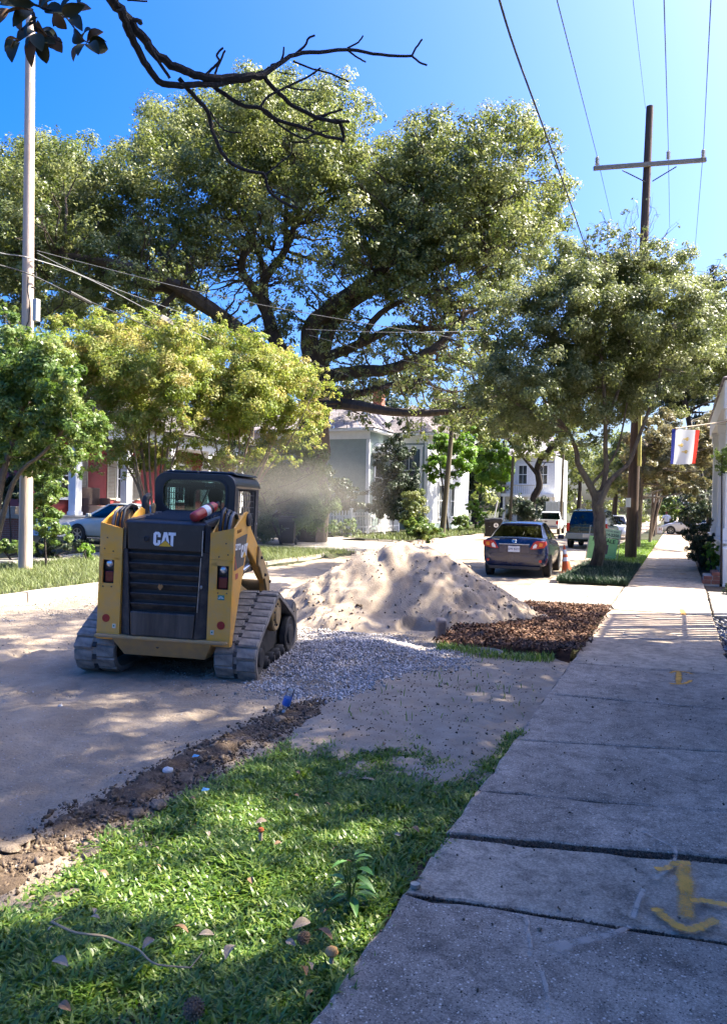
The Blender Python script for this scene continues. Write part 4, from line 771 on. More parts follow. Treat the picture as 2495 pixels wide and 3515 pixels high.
# the twig with big leaves, upper left
tg = MB(); q = D(60, -40, 3.4)
p, r = dense([Vector((-1.0, 2.6, 4.55)), Vector((-1.8, 2.7, 4.5)), q, D(75, 30, 3.4), D(80, 70, 3.4)], (.02, .006), 5); tg.tube(p, r, 6)
for a in ([(75, 10), (120, 25), (150, 40), (185, 88), (205, 95)], [(80, 60), (110, 80), (140, 95)], [(75, 50), (50, 65), (35, 95)], [(70, 10), (40, 20), (10, 30)]): p, r = dense(Dp(a, 3.4), (.006, .003), 3); tg.tube(p, r, 5)
keep(tg.build('leafy_twig', BARKD, mroot, smooth=True, fix=False))
LFA = pm('magnolia_leaf_green', (.03, .035, .010), .5, (.018, .02, .007), 8, spec=.25); LFB = pm('magnolia_leaf_brown', (.15, .075, .022), .7, (.07, .034, .014), 9)
def bigleaf(pos, tip, wd, mat, seed):
    """one magnolia leaf: curved, folded along the midrib"""
    rg = random.Random(seed); pos, tip = Vector(pos), Vector(tip); ax = tip-pos; L = ax.length; ax.normalize(); sd = ax.cross(Vector((rg.uniform(-.4, .4), rg.uniform(-1, -.3), rg.uniform(-.4, .6)))).normalized(); nn = sd.cross(ax)
    vs, fs = [], []; N = 6
    for i in range(N+1):
        t = i/N; wv = wd*math.sin(math.pi*min(1, t*.98+.01))**.7*(1-.15*t); c = pos+ax*L*t+nn*(.12*L*math.sin(t*math.pi))
        vs += [c-sd*wv+nn*wv*.35, c, c+sd*wv+nn*wv*.35]
    for i in range(N): fs += [(3*i, 3*i+1, 3*i+4, 3*i+3), (3*i+1, 3*i+2, 3*i+5, 3*i+4)]
    return keep(MB().add(vs, fs).build('leaf', mat, mroot, smooth=True))
def DD(x, y, d): return D(x, y, d)
ML = [((75, 20), (30, 60)), ((75, 25), (5, 40)), ((80, 10), (20, 0)), ((85, 40), (60, 80)), ((85, 45), (105, 85)), ((90, 20), (140, 0)), ((100, 25), (150, 30)), ((120, 28), (150, 65)), ((140, 30), (190, 12)), ((150, 38), (120, 60)), ((160, 30), (205, 20)), ((165, 38), (185, 70)), ((140, 30), (165, -5)), ((110, 25), (95, -10)), ((60, 10), (40, -20)), ((50, 15), (0, 10)), ((55, 30), (50, 70)),
      ((78, 75), (95, 115)), ((78, 78), (62, 108)), ((80, 75), (72, 150)), ((84, 72), (130, 85)), ((90, 78), (125, 98)), ((95, 80), (136, 105)), ((80, 70), (40, 95)), ((95, 85), (105, 142)), ((45, 92), (12, 92)), ((42, 95), (12, 115)), ((42, 95), (28, 140)), ((45, 92), (20, 125)),
      ((185, 88), (205, 66)), ((190, 92), (165, 75)), ((195, 92), (232, 72)), ((198, 96), (242, 110)), ((195, 98), (175, 125)), ((190, 98), (165, 138)), ((200, 98), (222, 122)), ((200, 94), (240, 95)), ((120, 85), (140, 118)), ((100, 10), (60, -20)), ((180, 10), (200, -15)), ((20, 20), (-15, 60)), ((10, 30), (-20, 10)), ((30, 5), (-10, -10))]
for i, (a, b) in enumerate(ML):
    d = 3.4+random.uniform(-.12, .12); bigleaf(D(a[0], a[1], d), D(b[0], b[1], d+random.uniform(-.06, .06)), random.uniform(.026, .036), LFB if i % 3 == 1 else LFA, i)
# the crown that shades the foreground
def inview(p, m=.06):
    v = Vector(p)-Vector((0, 0, EYE)); d = v.dot(Vector(_c))
    if d < .2: return False
    X_, Y_ = v.dot(Vector(CR))/d*FPX/1247.5, v.dot(Vector(CU))/d*FPX/1757.5
    return abs(X_) < 1+m and abs(Y_) < 1+m
rg = random.Random(3)
def hidden(c, r_): return not any(inview(c+Vector((r_*1.45*math.cos(a)*math.cos(b), r_*1.45*math.sin(a)*math.cos(b), r_*1.45*math.sin(b)))) for a in np.arange(0, 6.28, .5) for b in (-1.2, -.6, 0, .6, 1.2))
def overhead(n, lo, hi, ce, ra, r0, r1):
    out = []; t_ = 0
    while len(out) < n and t_ < 30000:
        t_ += 1; c = Vector([rg.uniform(a, b) for a, b in zip(lo, hi)]); r_ = rg.uniform(r0, r1)
        if sum(((c[i]-ce[i])/ra[i])**2 for i in range(3)) > 1 or not hidden(c, r_): continue
        out.append((c.x, c.y, c.z, r_))
    return out
cl = overhead(34, (-1.2, 1, 7.5), (6, 13, 14), (1.8, 6.5, 10.5), (3.6, 6.5, 3.8), .6, 1.1)
foliage('crown', cl, 24000, .17, MAGL, mroot, 91, aspect=.45, sub=10, subr=.36, fill=.4)
lm2 = MB()
for c in cl[::2]:
    q = wob((1.45, 2.6, min(12, max(4.5, c[2]-1.5))), c[:3], 5, .06, rg)
    if not any(inview(k, .1) for k in q): lm2.tube(q, [.07, .06, .05, .04, .03, .02], 6)
keep(lm2.build('limbs', BARKG, mroot, smooth=True, fix=False))

# unseen oak added to throw broken shade on the road, lawn and sand heap
b_ = Vector((4.2, 13.2, 0)); c2 = overhead(60, (.6, 8, 7), (9, 16.5, 17), (4.2, 11.8, 12), (4.4, 4.6, 5), .7, 1.2)
c2 += overhead(46, (1.2, 2.5, 6.6), (6, 10.5, 11.5), (3.3, 6.6, 8.6), (2.6, 4.2, 2.6), .6, 1.0)
c2 += overhead(18, (.5, 13.2, 7.5), (4.8, 17.8, 12), (2.4, 15.3, 9.6), (2.2, 2.4, 2.4), .4, .75)
yard = tree('shade_oak', 'unseen oak added on the right so its crown shades the road', 'tree', b_, [([b_, b_+Vector((.2, 0, 4)), b_+Vector((.1, -.4, 8)), b_+Vector((0, -.6, 12))], .4, .12)], c2, 56000, .17, OAKL, BARK, 97, twig=.03, sub=10, subr=.38, fill=.4, twigs=0)
# ================================================================== HOUSES, FENCES, POLES, WIRES
REDP = pm('red_siding', (.25, .03, .028), .55, (.19, .022, .022), 3)
SAGE = pm('sage_siding', (.25, .31, .28), .6, (.21, .265, .24), 3)
CREAM = pm('cream_shutter', (.52, .47, .36), .6)
SHING = pm('grey_shingle', (.36, .32, .32), .9, (.24, .215, .22), 14, bmp=.4, bscale=40)
SHINGD = pm('dark_shingle', (.10, .09, .085), .9, (.06, .055, .055), 14, bmp=.4)
WINGL = pm('window_dark', (.018, .022, .025), .08, (.03, .035, .04), .7, spec=.8)
WHW = pm('white_siding', (.74, .74, .72), .55)
def boards(mb, o, ud, wid, z0, z1, pitch, out, th=.014):
    """clapboards: each course leans out over the one below. o: (x,y) start, ud: unit direction, out: unit outward"""
    z = z0; u_, n_ = Vector((ud[0], ud[1], 0)), Vector((out[0], out[1], 0)); o = Vector((o[0], o[1], 0))
    while z < z1-1e-4:
        zt = min(z+pitch, z1); a, b = o, o+u_*wid; up = Vector((0, 0, 1))
        vs = [a+n_*th+up*z, b+n_*th+up*z, b+n_*.001+up*zt, a+n_*.001+up*zt, a+n_*.001+up*z, b+n_*.001+up*z]
        mb.add(vs, [(0, 1, 2, 3), (4, 5, 1, 0)]); z = zt
    return mb
def shingles(mb, poly3, rows, rg):
    """roof plane a,b (eave) c,d (ridge) covered with stepped courses"""
    a, b, c, d = (Vector(p) for p in poly3); nn = (b-a).cross(d-a).normalized()
    if nn.z < 0: nn = -nn
    for i in range(rows):
        t0, t1 = i/rows, min(1, (i+1.15)/rows); l0, r0, l1, r1_ = a.lerp(d, t0), b.lerp(c, t0), a.lerp(d, t1), b.lerp(c, t1); n = max(1, int((r0-l0).length/.9))
        for k in range(n):
            s0, s1 = k/n, (k+1)/n-.004; h = .03+rg.uniform(0, .012)
            mb.add([l0.lerp(r0, s0)+nn*h, l0.lerp(r0, s1)+nn*h, l1.lerp(r1_, s1)+nn*.004, l1.lerp(r1_, s0)+nn*.004, l0.lerp(r0, s0), l0.lerp(r0, s1)], [(0, 1, 2, 3), (4, 5, 1, 0)])
    return mb
def window(parent, o, ud, out, wid, z0, z1, cols=2, rows=2, fr=.1, shut=None, pane=WINGL, mat=WHITE):
    """frame (part) > pane, sill; muntins; optional louvred shutters; o = left foot on the wall"""
    u_, n_ = Vector((ud[0], ud[1], 0)), Vector((out[0], out[1], 0)); M = Matrix([[u_.x, n_.x, 0, o[0]], [u_.y, n_.y, 0, o[1]], [0, 0, 1, 0], [0, 0, 0, 1]])
    mb = MB(); e = .002
    mb.bx(0, fr, .016, .09, z0+e, z1-e, M).bx(wid-fr, wid, .016, .09, z0+e, z1-e, M).bx(fr+e, wid-fr-e, .016, .085, z1-fr, z1-2*e, M).bx(fr+e, wid-fr-e, .016, .085, z0+e, z0+fr*.6, M)
    mb.bx(-.05, wid+.05, .016, .11, z1, z1+.12, M); zm = (z0+z1)/2; mb.bx(fr+e, wid-fr-e, .03, .075, zm-.03, zm+.03, M)
    for k in range(1, cols): x = fr+(wid-2*fr)*k/cols; mb.bx(x-.015, x+.015, .03, .06, z0+fr*.6+e, zm-.032, M); mb.bx(x-.015, x+.015, .03, .06, zm+.032, z1-fr-e, M)
    w_ = mb.build('window', mat, parent); w_.data.update()
    MB().bx(fr+.001, wid-fr-.001, .017, .032, z0+.03, z1-fr*.5, M).build('pane', pane, w_)
    MB().bx(-.07, wid+.07, .016, .16, z0-.07, z0-.002, M).build('sill', mat, w_)
    if shut:
        for x0 in (-wid*.52-.04, wid+.04):
            sb = MB(); ww = wid*.52; sb.bx(x0, x0+.06, .016, .06, z0, z1, M).bx(x0+ww-.06, x0+ww, .016, .06, z0, z1, M).bx(x0+.061, x0+ww-.061, .016, .058, z1-.08, z1-.001, M).bx(x0+.061, x0+ww-.061, .016, .058, z0+.001, z0+.09, M)
            z = z0+.1
            while z < z1-.1: sb.add([M @ Vector(p) for p in ((x0+.061, .02, z+.06), (x0+ww-.061, .02, z+.06), (x0+ww-.061, .055, z), (x0+.061, .055, z))], [(0, 1, 2, 3)]); z += .07
            sb.build('shutter', shut, parent)
    return w_
rg = random.Random(4)
# ---- red house with a white columned porch, front along the street
rh = empty('red_house', (-26.6, 32, 0), 0, 'red clapboard house with tall white porch columns behind the white hatchback', 'house'); bpy.context.view_layer.update(); RI = rh.matrix_world.inverted()
def fin(o, inv):
    if o.parent and o.parent.type == 'EMPTY': o.matrix_parent_inverse = inv
    return o
XW, Y0, Y1 = -26.6, 25.2, 43.0
mb = MB(); boards(mb, (XW, Y1), (0, -1), Y1-Y0, .98, 5.2, .14, (1, 0)); boards(mb, (XW, Y0), (-1, 0), 9, .98, 5.2, .14, (0, -1)); fin(mb.build('siding', REDP, rh), RI)
fin(MB().bx(XW-9, XW-.01, Y0+.01, Y1, .1, 5.2).build('wall', REDP, rh), RI)
fin(MB().bx(XW-.1, -24.75, Y0-.2, Y1, .0, .93).build('porch_skirt', WHW, rh), RI); fin(MB().bx(XW-.1, -24.65, Y0-.3, Y1, .932, .99).build('porch_floor', pm('grey_floor', (.3, .3, .3), .7), rh), RI)
fin(MB().bx(-26.4, -24.7, Y0-.3, Y1, 4.6, 5.25).build('porch_beam', WHITE, rh), RI)
for yy in (26.5, 29.9, 33.35, 36.8, 40.2):
    mb = MB(); mb.bx(-25.2, -24.8, yy-.2, yy+.2, 1.0, 4.6).bx(-25.24, -24.76, yy-.24, yy+.24, .992, 1.16).bx(-25.26, -24.74, yy-.26, yy+.26, 4.42, 4.598); fin(mb.build('porch_column', WHITE, rh, bevel=.015), RI)
for yy in (27.0, 30.9, 35.5, 39):
    for o in [window(rh, (XW, yy+1.3), (0, -1), (1, 0), 1.2, 1.75, 3.9, shut=CREAM)]: fin(o, RI)
for o in list(rh.children):
    if o.name.startswith('shutter'): fin(o, RI)
mb = MB()
for q in ([(-24.2, 24.4, 5.25), (-24.2, 43.6, 5.25), (-30, 38, 8.6), (-30, 30, 8.6)], [(-36.5, 24.4, 5.25), (-24.2, 24.4, 5.25), (-30, 30, 8.6), (-30, 30.01, 8.6)]): shingles(mb, q, 26, rg)
mb.add([(-24.2, 24.4, 5.25), (-24.2, 43.6, 5.25), (-36.5, 43.6, 5.25), (-36.5, 24.4, 5.25), (-30, 30, 8.58), (-30, 38, 8.58)], [(0, 1, 5, 4), (3, 0, 4), (1, 2, 5), (2, 3, 4, 5), (0, 3, 2, 1)]); fin(mb.build('roof', SHINGD, rh), RI)
# porch seat
mb = MB(); p0 = (-26.0, 28.6); mb.bx(-26.3, -25.5, 27.9, 29.4, .995, 1.45).bx(-26.3, -26.15, 27.9, 29.4, 1.452, 2.3).bx(-26.1, -25.5, 27.9, 28.05, 1.452, 1.8).bx(-26.1, -25.5, 29.25, 29.4, 1.452, 1.8); tag(mb.build('porch_sofa', pm('brown_cloth', (.16, .11, .085), .9), None, bevel=.05), 'brown cloth sofa on the porch of the red house', 'sofa')
# yellow neighbour behind the crape myrtles
nb = empty('cream_house', (-24, 48, 0), 0, 'pale cream house behind the loader cab with tall white porch posts', 'house'); bpy.context.view_layer.update(); NI = nb.matrix_world.inverted()
mb = MB(); boards(mb, (-24.5, 55), (0, -1), 9, .9, 5.4, .15, (1, 0)); boards(mb, (-24.5, 46), (-1, 0), 9, .9, 5.4, .15, (0, -1)); fin(mb.build('siding', pm('cream_siding', (.46, .45, .34), .6), nb), NI); fin(MB().bx(-33, -24.51, 46.01, 55, .1, 5.4).build('wall', CREAM, nb), NI)
for yy in (46.4, 49, 51.6, 54.2): fin(MB().bx(-23.2, -22.9, yy-.15, yy+.15, .3, 5.0).build('porch_column', WHITE, nb), NI)
for yy in (47.2, 50, 52.6): fin(window(nb, (-24.5, yy+1.1), (0, -1), (1, 0), 1.0, 1.6, 4.0), NI)
for xx in (-27, -30): fin(window(nb, (xx, 46), (1, 0), (0, -1), 1.0, 1.6, 4.0), NI)
fin(MB().bx(-24.4, -22.8, 46.0, 55, 5.0, 5.4).build('porch_beam', WHITE, nb), NI)
mb = MB()
for q in ([(-22.4, 45.5, 5.42), (-22.4, 55.5, 5.42), (-28.5, 52, 8.4), (-28.5, 49, 8.4)], [(-34, 45.5, 5.42), (-22.4, 45.5, 5.42), (-28.5, 49, 8.4), (-28.5, 49.01, 8.4)]): shingles(mb, q, 22, rg)
fin(mb.build('roof', SHING, nb), NI)
# ---- green house
gh = empty('green_house', (-20, 47, 0), 0, 'sage green wooden house with white trim and pale shingled hip roof behind the picket fence', 'house'); bpy.context.view_layer.update(); GI = gh.matrix_world.inverted()
ax, ay = -18.5, 45.4; EV = 6.55
fin(MB().bx(-28, ax-.01, ay+.01, 60, .1, EV).build('wall', SAGE, gh), GI)
mb = MB(); boards(mb, (-28, ay), (1, 0), 28+ax, .6, EV, .13, (0, -1)); boards(mb, (ax, 49.2), (0, -1), 49.2-ay, .6, EV, .13, (1, 0)); boards(mb, (-18.9, 49.0), (1, 0), 3.2, .6, EV, .13, (0, -1)); fin(mb.build('siding', SAGE, gh), GI)
fin(MB().bx(-18.9, -15.71, 49.01, 60, .1, EV).build('wing_wall', SAGE, gh), GI)
mb = MB(); boards(mb, (-15.7, 60), (0, -1), 11, .6, EV, .13, (1, 0)); fin(mb.build('wing_siding', WHW, gh), GI)
for q in ((ax-.2, ax+.02, ay-.02, ay+.2, .5, EV-.52), (-15.9, -15.66, 48.97, 49.2, .5, EV-.52), (-18.45, -18.2, 48.96, 48.985, .5, EV-.52)): fin(MB().bx(*q).build('corner_board', WHITE, gh), GI)
mb = MB(); mb.bx(-28, ax+.5, ay-.5, ay+.2, EV-.002, EV+.16).bx(-28, ax+.04, ay-.06, ay-.022, EV-.5, EV-.004).bx(ax+.01, ax+.5, ay+.201, 49, EV-.001, EV+.159).bx(-18, -15.2, 48.5, 60, EV-.003, EV+.158).bx(-18.9, -15.64, 48.94, 48.98, EV-.5, EV-.005); fin(mb.build('eave_trim', WHITE, gh), GI)
# tall window of the wing, small low window, side windows
fin(window(gh, (-17.95, 49.0), (1, 0), (0, -1), 1.9, 2.6, 5.8, 2, 2, .16), GI)
fin(window(gh, (-20.75, ay), (1, 0), (0, -1), 1.2, .9, 2.3, 1, 1, .14, pane=pm('old_glass', (.10, .09, .08), .3)), GI)
fin(window(gh, (-22.6, ay), (1, 0), (0, -1), 1.1, 3.4, 5.9, 2, 2, .12), GI)
for yy in (51.5, 54.5): fin(window(gh, (-15.7, yy+1.2), (0, -1), (1, 0), 1.1, 1.0, 3.4, 2, 2, .12), GI)
# side bay with a round-headed hood on the recess wall
fin(window(gh, (ax, 47.9), (0, -1), (1, 0), 1.7, 2.2, 5.0, 1, 1, .2), GI)
mb = MB(); N = 12; prof = [(47.05+1.25*math.cos(math.pi*k/N), 5.15+.75*math.sin(math.pi*k/N)) for k in range(N+1)]+[(45.9, 5.06), (48.2, 5.06)]; mb.prism(prof[:-2], ax+.02, ax+.75, 'x'); fin(mb.build('hood', WHITE, gh, bevel=.02), GI)
mb = MB()
HX = -23.2
for q in ([(-28.3, ay-.55, EV+.17), (ax+.55, ay-.55, EV+.17), (HX+1.2, 49.6, 10.2), (HX, 49.6, 10.2)], [(ax+.55, ay-.55, EV+.17), (ax+.55, 58, EV+.17), (HX+1.2, 55, 10.2), (HX+1.2, 49.6, 10.2)],
          [(-19.4, 48.45, EV+.17), (-15.1, 48.45, EV+.17), (-17.6, 51.6, 9.0), (-17.8, 51.6, 9.0)], [(-15.1, 48.45, EV+.17), (-15.1, 60, EV+.17), (-18.4, 60, 9.0), (-17.6, 51.6, 9.0)], [(-19.4, 60, EV+.17), (-19.4, 48.45, EV+.17), (-17.8, 51.6, 9.0), (-18.4, 60, 9.0)]): shingles(mb, q, 30, rg)
ro = fin(mb.build('roof', SHING, gh), GI)
MB().bx(-20.6, -19.9, 51, 51.7, 7.5, 10.6).build('chimney', BRICK, ro, bevel=.02)
# ---- picket fence
pf = empty('picket_fence', (-15.9, 36.7, .15), 0, 'white painted picket fence in front of the green house', 'fence'); bpy.context.view_layer.update(); PI_ = pf.matrix_world.inverted()
def picket_mesh(wd, ht, head):
    mb = MB(); h = ht
    poly = [(-wd/2, 0), (wd/2, 0), (wd/2, h-.14), (wd*.28, h-.10), (wd*.5, h-.06), (0, h), (-wd*.5, h-.06), (-wd*.28, h-.10), (-wd/2, h-.14)] if head else [(-wd/2, 0), (wd/2, 0), (wd/2, h-.05), (0, h), (-wd/2, h-.05)]
    return mb.prism(poly, -.009, .009, 'y')
mA = mB_ = None
for k in range(12):
    x = -16.04-.175*k; o = picket_mesh(.085, 1.22, True).build('picket', WHITE, pf) if mA is None else link('picket', mA, None, pf); mA = mA or o.data; o.location = (x, 36.67, .22); fin(o, PI_)
for k in range(33):
    y_ = 36.95+.22*k; o = picket_mesh(.06, 1.14, False).build('picket', WHITE, pf) if mB_ is None else link('picket', mB_, None, pf); mB_ = mB_ or o.data; o.location = (-15.87, y_, .22); o.rotation_euler = (0, 0, math.pi/2+rg.uniform(-.03, .03)); fin(o, PI_)
for x, y_ in ((-15.9, 36.72), (-18.1, 36.72), (-15.92, 39.1), (-15.92, 41.6), (-15.92, 44.1)): fin(MB().bx(x-.06, x+.06, y_-.06, y_+.06, .1, 1.5).bx(x-.08, x+.08, y_-.08, y_+.08, 1.501, 1.56).build('post', WHITE, pf), PI_)
for z in (.5, 1.1): fin(MB().bx(-18.1, -15.97, 36.69, 36.74, z, z+.08).bx(-15.95, -15.89, 36.79, 44.1, z, z+.08).build('rail', WHITE, pf), PI_)
# ---- brick pier and wall at the left edge
bw = empty('brick_wall', ground(40, 1868, .1), 0, 'low red brick wall with grey stone coping and planter at the left edge', 'wall'); bpy.context.view_layer.update(); BI = bw.matrix_world.inverted()
dbw = 26.0; A_ = at(-120, 1862, dbw); B_ = at(62, 1868, dbw-.5); A_.z = B_.z = 0; t_ = (B_-A_); Lw = t_.length; t_.normalize(); an = math.atan2(t_.y, t_.x); MW = Matrix.Translation((A_.x, A_.y, 0)) @ Matrix.Rotation(an, 4, 'Z')
fin(MB().bx(0, Lw, .02, .28, .05, 1.0, MW).build('wall_core', MORTAR, bw), BI)
bmesh_b = None
for r_ in range(12):
    for c_ in range(int(Lw/.215)+1):
        x = c_*.215+(.1075 if r_ % 2 else 0)
        if x > Lw-.05: continue
        if bmesh_b is None: o = MB().box((0, 0, 0), (.2, .1, .065)).build('brick', BRICK, bw); bmesh_b = o.data
        else: o = link('brick', bmesh_b, None, bw)
        o.matrix_world = MW @ Matrix.Translation((x+.1, .06+rg.uniform(-.004, .004), .16+r_*.073))
fin(MB().bx(-.1, Lw+.06, -.05, .34, 1.002, 1.16, MW).build('coping', KERBM, bw, bevel=.02), BI)
tag(MB().bx(Lw-.75, Lw-.1, -.02, .3, 1.163, 1.42, MW).build('stone_planter', KERBM, None, bevel=.02), 'grey stone planter on the brick wall at the left edge', 'planter')
# ---- white balcony house and the dark fence before it
wh = empty('balcony_house', D(1185, 1140, 78), 0, 'white two storey house with an upper balcony far down the street', 'house'); bpy.context.view_layer.update(); WI = wh.matrix_world.inverted()
P0 = D(1160, 1140, 78); yy = P0.y; x0, x1 = D(1150, 1140, 78).x, D(1243, 1140, 78).x
fin(MB().bx(x0-1, x1, yy, yy+9, .1, 7.2).build('wall', WHW, wh), WI); mb = MB(); boards(mb, (x0-1, yy), (1, 0), x1-x0+1, 3.2, 7.2, .16, (0, -1)); fin(mb.build('siding', WHW, wh), WI)
fin(MB().bx(x0-1.2, x1+.2, yy-1.6, yy-.03, 3.0, 3.3).build('balcony_floor', WHITE, wh), WI); bal = MB(); bal.bx(x0-1.1, x0+2.2, yy-1.55, yy-1.5, 4.1, 4.2)
for k in range(16): bal.bx(x0-1.05+k*.21, x0-1.0+k*.21, yy-1.55, yy-1.5, 3.301, 4.1)
fin(bal.build('balcony_rail', CREAM, wh), WI)
for xx in (x0+.2, x1-1.7): fin(window(wh, (xx, yy-.001), (1, 0), (0, -1), 1.0, 4.3, 6.3), WI)
for xx in (x0-.9, x0+1.6, x1-.2): fin(MB().bx(xx-.1, xx+.1, yy-1.5, yy-1.3, .1, 2.998).build('porch_column', WHITE, wh), WI)
mb = MB(); shingles(mb, [(x0-1.6, yy-.6, 7.2), (x1+.6, yy-.6, 7.2), (x1-1, yy+4, 9.8), (x0+1, yy+4, 9.8)], 16, rg); fin(mb.build('roof', SHING, wh), WI)
df = empty('dark_fence', D(1210, 1150, 70), 0, 'dark green panel fence in front of the white balcony house', 'fence'); bpy.context.view_layer.update(); DI = df.matrix_world.inverted()
xa, xb, yf = D(1152, 1150, 70).x, D(1262, 1150, 70).x, D(1200, 1150, 70).y
FD = pm('dark_green_panel', (.03, .055, .055), .6); FG = pm('grey_metal_panel', (.42, .47, .47), .5); n = 8
for k in range(n): fin(MB().bx(xa+(xb-xa)*k/n+.02, xa+(xb-xa)*(k+1)/n-.02, yf, yf+.04, .2, 2.5).build('panel', FD if k < 5 else FG, df), DI)
for k in range(n+1): fin(MB().bx(xa+(xb-xa)*k/n-.04, xa+(xb-xa)*k/n+.04, yf-.08, yf-.005, .1, 2.6).build('post', FD if k < 5 else FG, df), DI)
# ---- right: white porch with columns
po = empty('white_porch_house', (2.5, 21, 0), 0, 'white house with square porch columns at the right edge', 'house'); bpy.context.view_layer.update(); OI = po.matrix_world.inverted()
GW = pm('grey_white_paint', (.72, .72, .70), .55, (.66, .66, .64), 2)
cb = at(2468, 1846, 20.5); 
for k, (cx, cyy) in enumerate(((1.28, 20.9), (1.28, 24.6), (1.28, 28.3))):
    mb = MB(); mb.bx(cx-.21, cx+.21, cyy-.21, cyy+.21, 1.06, 4.2).bx(cx-.25, cx+.25, cyy-.25, cyy+.25, 1.002, 1.3).bx(cx-.25, cx+.25, cyy-.25, cyy+.25, 4.0, 4.25).bx(cx-.29, cx+.29, cyy-.29, cyy+.29, 4.252, 4.36); fin(mb.build('porch_column', GW, po, bevel=.012), OI)
fin(MB().bx(.98, 6, 20.55, 30, .93, 1.0).build('porch_floor', GW, po), OI); fin(MB().bx(1.1, 5.9, 20.65, 30, .0, .928).build('porch_skirt', GW, po), OI)
fin(MB().bx(1.0, 1.55, 20.6, 30, 4.364, 4.95).bx(1.551, 8, 20.6, 21.1, 4.364, 4.95).build('porch_beam', GW, po), OI); fin(MB().bx(3.2, 12, 21.2, 32, .1, 5.6).build('wall', WHW, po), OI)
mb = MB(); boards(mb, (3.2, 21.2), (1, 0), 8.8, 1, 5.6, .14, (0, -1)); boards(mb, (3.2, 32), (0, -1), 10.8, 1, 5.6, .14, (-1, 0)); fin(mb.build('siding', WHW, po), OI)
mb = MB(); shingles(mb, [(.96, 32, 4.96), (.96, 20.4, 4.96), (4.5, 23, 6.6), (4.5, 32, 6.6)], 18, rg); shingles(mb, [(.96, 20.4, 4.96), (12, 20.4, 4.96), (9, 24, 6.6), (4.5, 23, 6.6)], 18, rg); fin(mb.build('roof', SHING, po), OI)
bp_ = MB()
q0 = Vector((1.1, 19.9, 0)); fin(MB().bx(1.0, 1.45, 19.6, 20.6, -.05, .86).build('pier', GW, po, bevel=.02), OI)
# brick step
bs = empty('brick_steps', (.8, 20, 0), 0, 'low red brick step beside the white pier', 'steps'); bpy.context.view_layer.update(); SI = bs.matrix_world.inverted()
mshare = None
for r_ in range(3):
    for iy in range(3):
        for ix in range(2):
            if r_ == 2 and ix == 0: continue
            if mshare is None: o = MB().box((0, 0, 0), (.18, .3, .085)).build('brick', BRICK, bs, bevel=.006); mshare = o.data
            else:
                o = link('brick', mshare, None, bs); b_ = o.modifiers.new('bevel', 'BEVEL'); b_.width = .006; b_.segments = 1
            o.matrix_world = Matrix.Translation((.66+ix*.2+(.03 if r_ == 1 else 0), 19.75+iy*.32, .0+r_*.097+.045))
fin(MB().bx(.6, .94, 19.62, 20.5, -.05, .19).build('mortar_bed', MORTAR, bs), SI)
# ---- flag on its pole
fl = empty('flag_on_pole', at(2400, 1470, 17.5), 0, 'white flag with blue and red edge bands and three gold lilies on a pole', 'flag'); bpy.context.view_layer.update(); FI = fl.matrix_world.inverted()
c0, c1 = at(2322, 1470, 17.5), at(2492, 1447, 18.2); mb = MB(); mb.tube([c0, c0.lerp(c1, .5), c1, Vector((1.3, 20.7, c1.z+.1))], .016, 8); mb.tube([c0-(c1-c0).normalized()*.06, c0], .025, 8); fin(mb.build('flag_pole', pm('pole_wood', (.35, .27, .17), .6), fl), FI)
fr_ = [at(2305, 1472, 17.45), at(2400, 1477, 17.75), at(2388, 1590, 17.7), at(2298, 1592, 17.45)]
def fpt(u_, v_, off=0):
    a = fr_[0].lerp(fr_[1], u_); b = fr_[3].lerp(fr_[2], u_); p = a.lerp(b, v_); w_ = .035*math.sin(u_*9+v_*2.2)*(.3+v_); return p+Vector((.25*w_, -w_, -.02*math.sin(u_*math.pi)*v_))+Vector((.3, -.95, 0))*off
def fpanel(name, u0, u1, mat, off=0):
    mb = MB(); n, m = max(2, int(26*(u1-u0))+1), 18
    for j in range(m+1):
        for i in range(n+1): mb.v.append(tuple(fpt(u0+(u1-u0)*i/n, j/m, off)))
    for j in range(m):
        for i in range(n): mb.f.append((j*(n+1)+i, j*(n+1)+i+1, (j+1)*(n+1)+i+1, (j+1)*(n+1)+i))
    return fin(mb.build(name, mat, fl, smooth=True), FI)
def cloth(name, col):
    m, nt, b = newmat(name); out = nt.nodes['Material Output']; b.inputs['Base Color'].default_value = c4(col); b.inputs['Roughness'].default_value = .9
    t = _n(nt, 'ShaderNodeBsdfTranslucent'); t.inputs[0].default_value = c4(col); ms = _n(nt, 'ShaderNodeMixShader'); ms.inputs[0].default_value = .45
    nt.links.new(b.outputs[0], ms.inputs[1]); nt.links.new(t.outputs[0], ms.inputs[2]); nt.links.new(ms.outputs[0], out.inputs[0]); return m
fpanel('blue_band', 0, .13, cloth('flag_blue', (.015, .03, .25))); fpanel('white_field', .13, .84, cloth('flag_white', (.8, .8, .78))); fpanel('red_band', .84, 1, cloth('flag_red', (.7, .035, .015)))
GOLD = pm('flag_gold', (.62, .43, .10), .8)
lily = [(0, -1), (.18, -.55), (.12, -.2), (.35, -.55), (.75, -.6), (.95, -.2), (.7, .1), (.62, -.15), (.4, -.1), (.22, .2), (.45, .2), (.45, .4), (.2, .4), (.3, .75), (0, 1), (-.3, .75), (-.2, .4), (-.45, .4), (-.45, .2), (-.22, .2), (-.4, -.1), (-.62, -.15), (-.7, .1), (-.95, -.2), (-.75, -.6), (-.35, -.55), (-.12, -.2), (-.18, -.55)]
for cu, cv in ((.55, .27), (.37, .45), (.53, .64)):
    mb = MB(); vs = [fpt(cu-b_*.13, cv+a_*.055, .006) for a_, b_ in lily]; vs.append(fpt(cu, cv, .006)); n = len(lily)
    mb.add(vs, [(i, (i+1) % n, n) for i in range(n)]); fin(mb.build('gold_lily', GOLD, fl), FI)
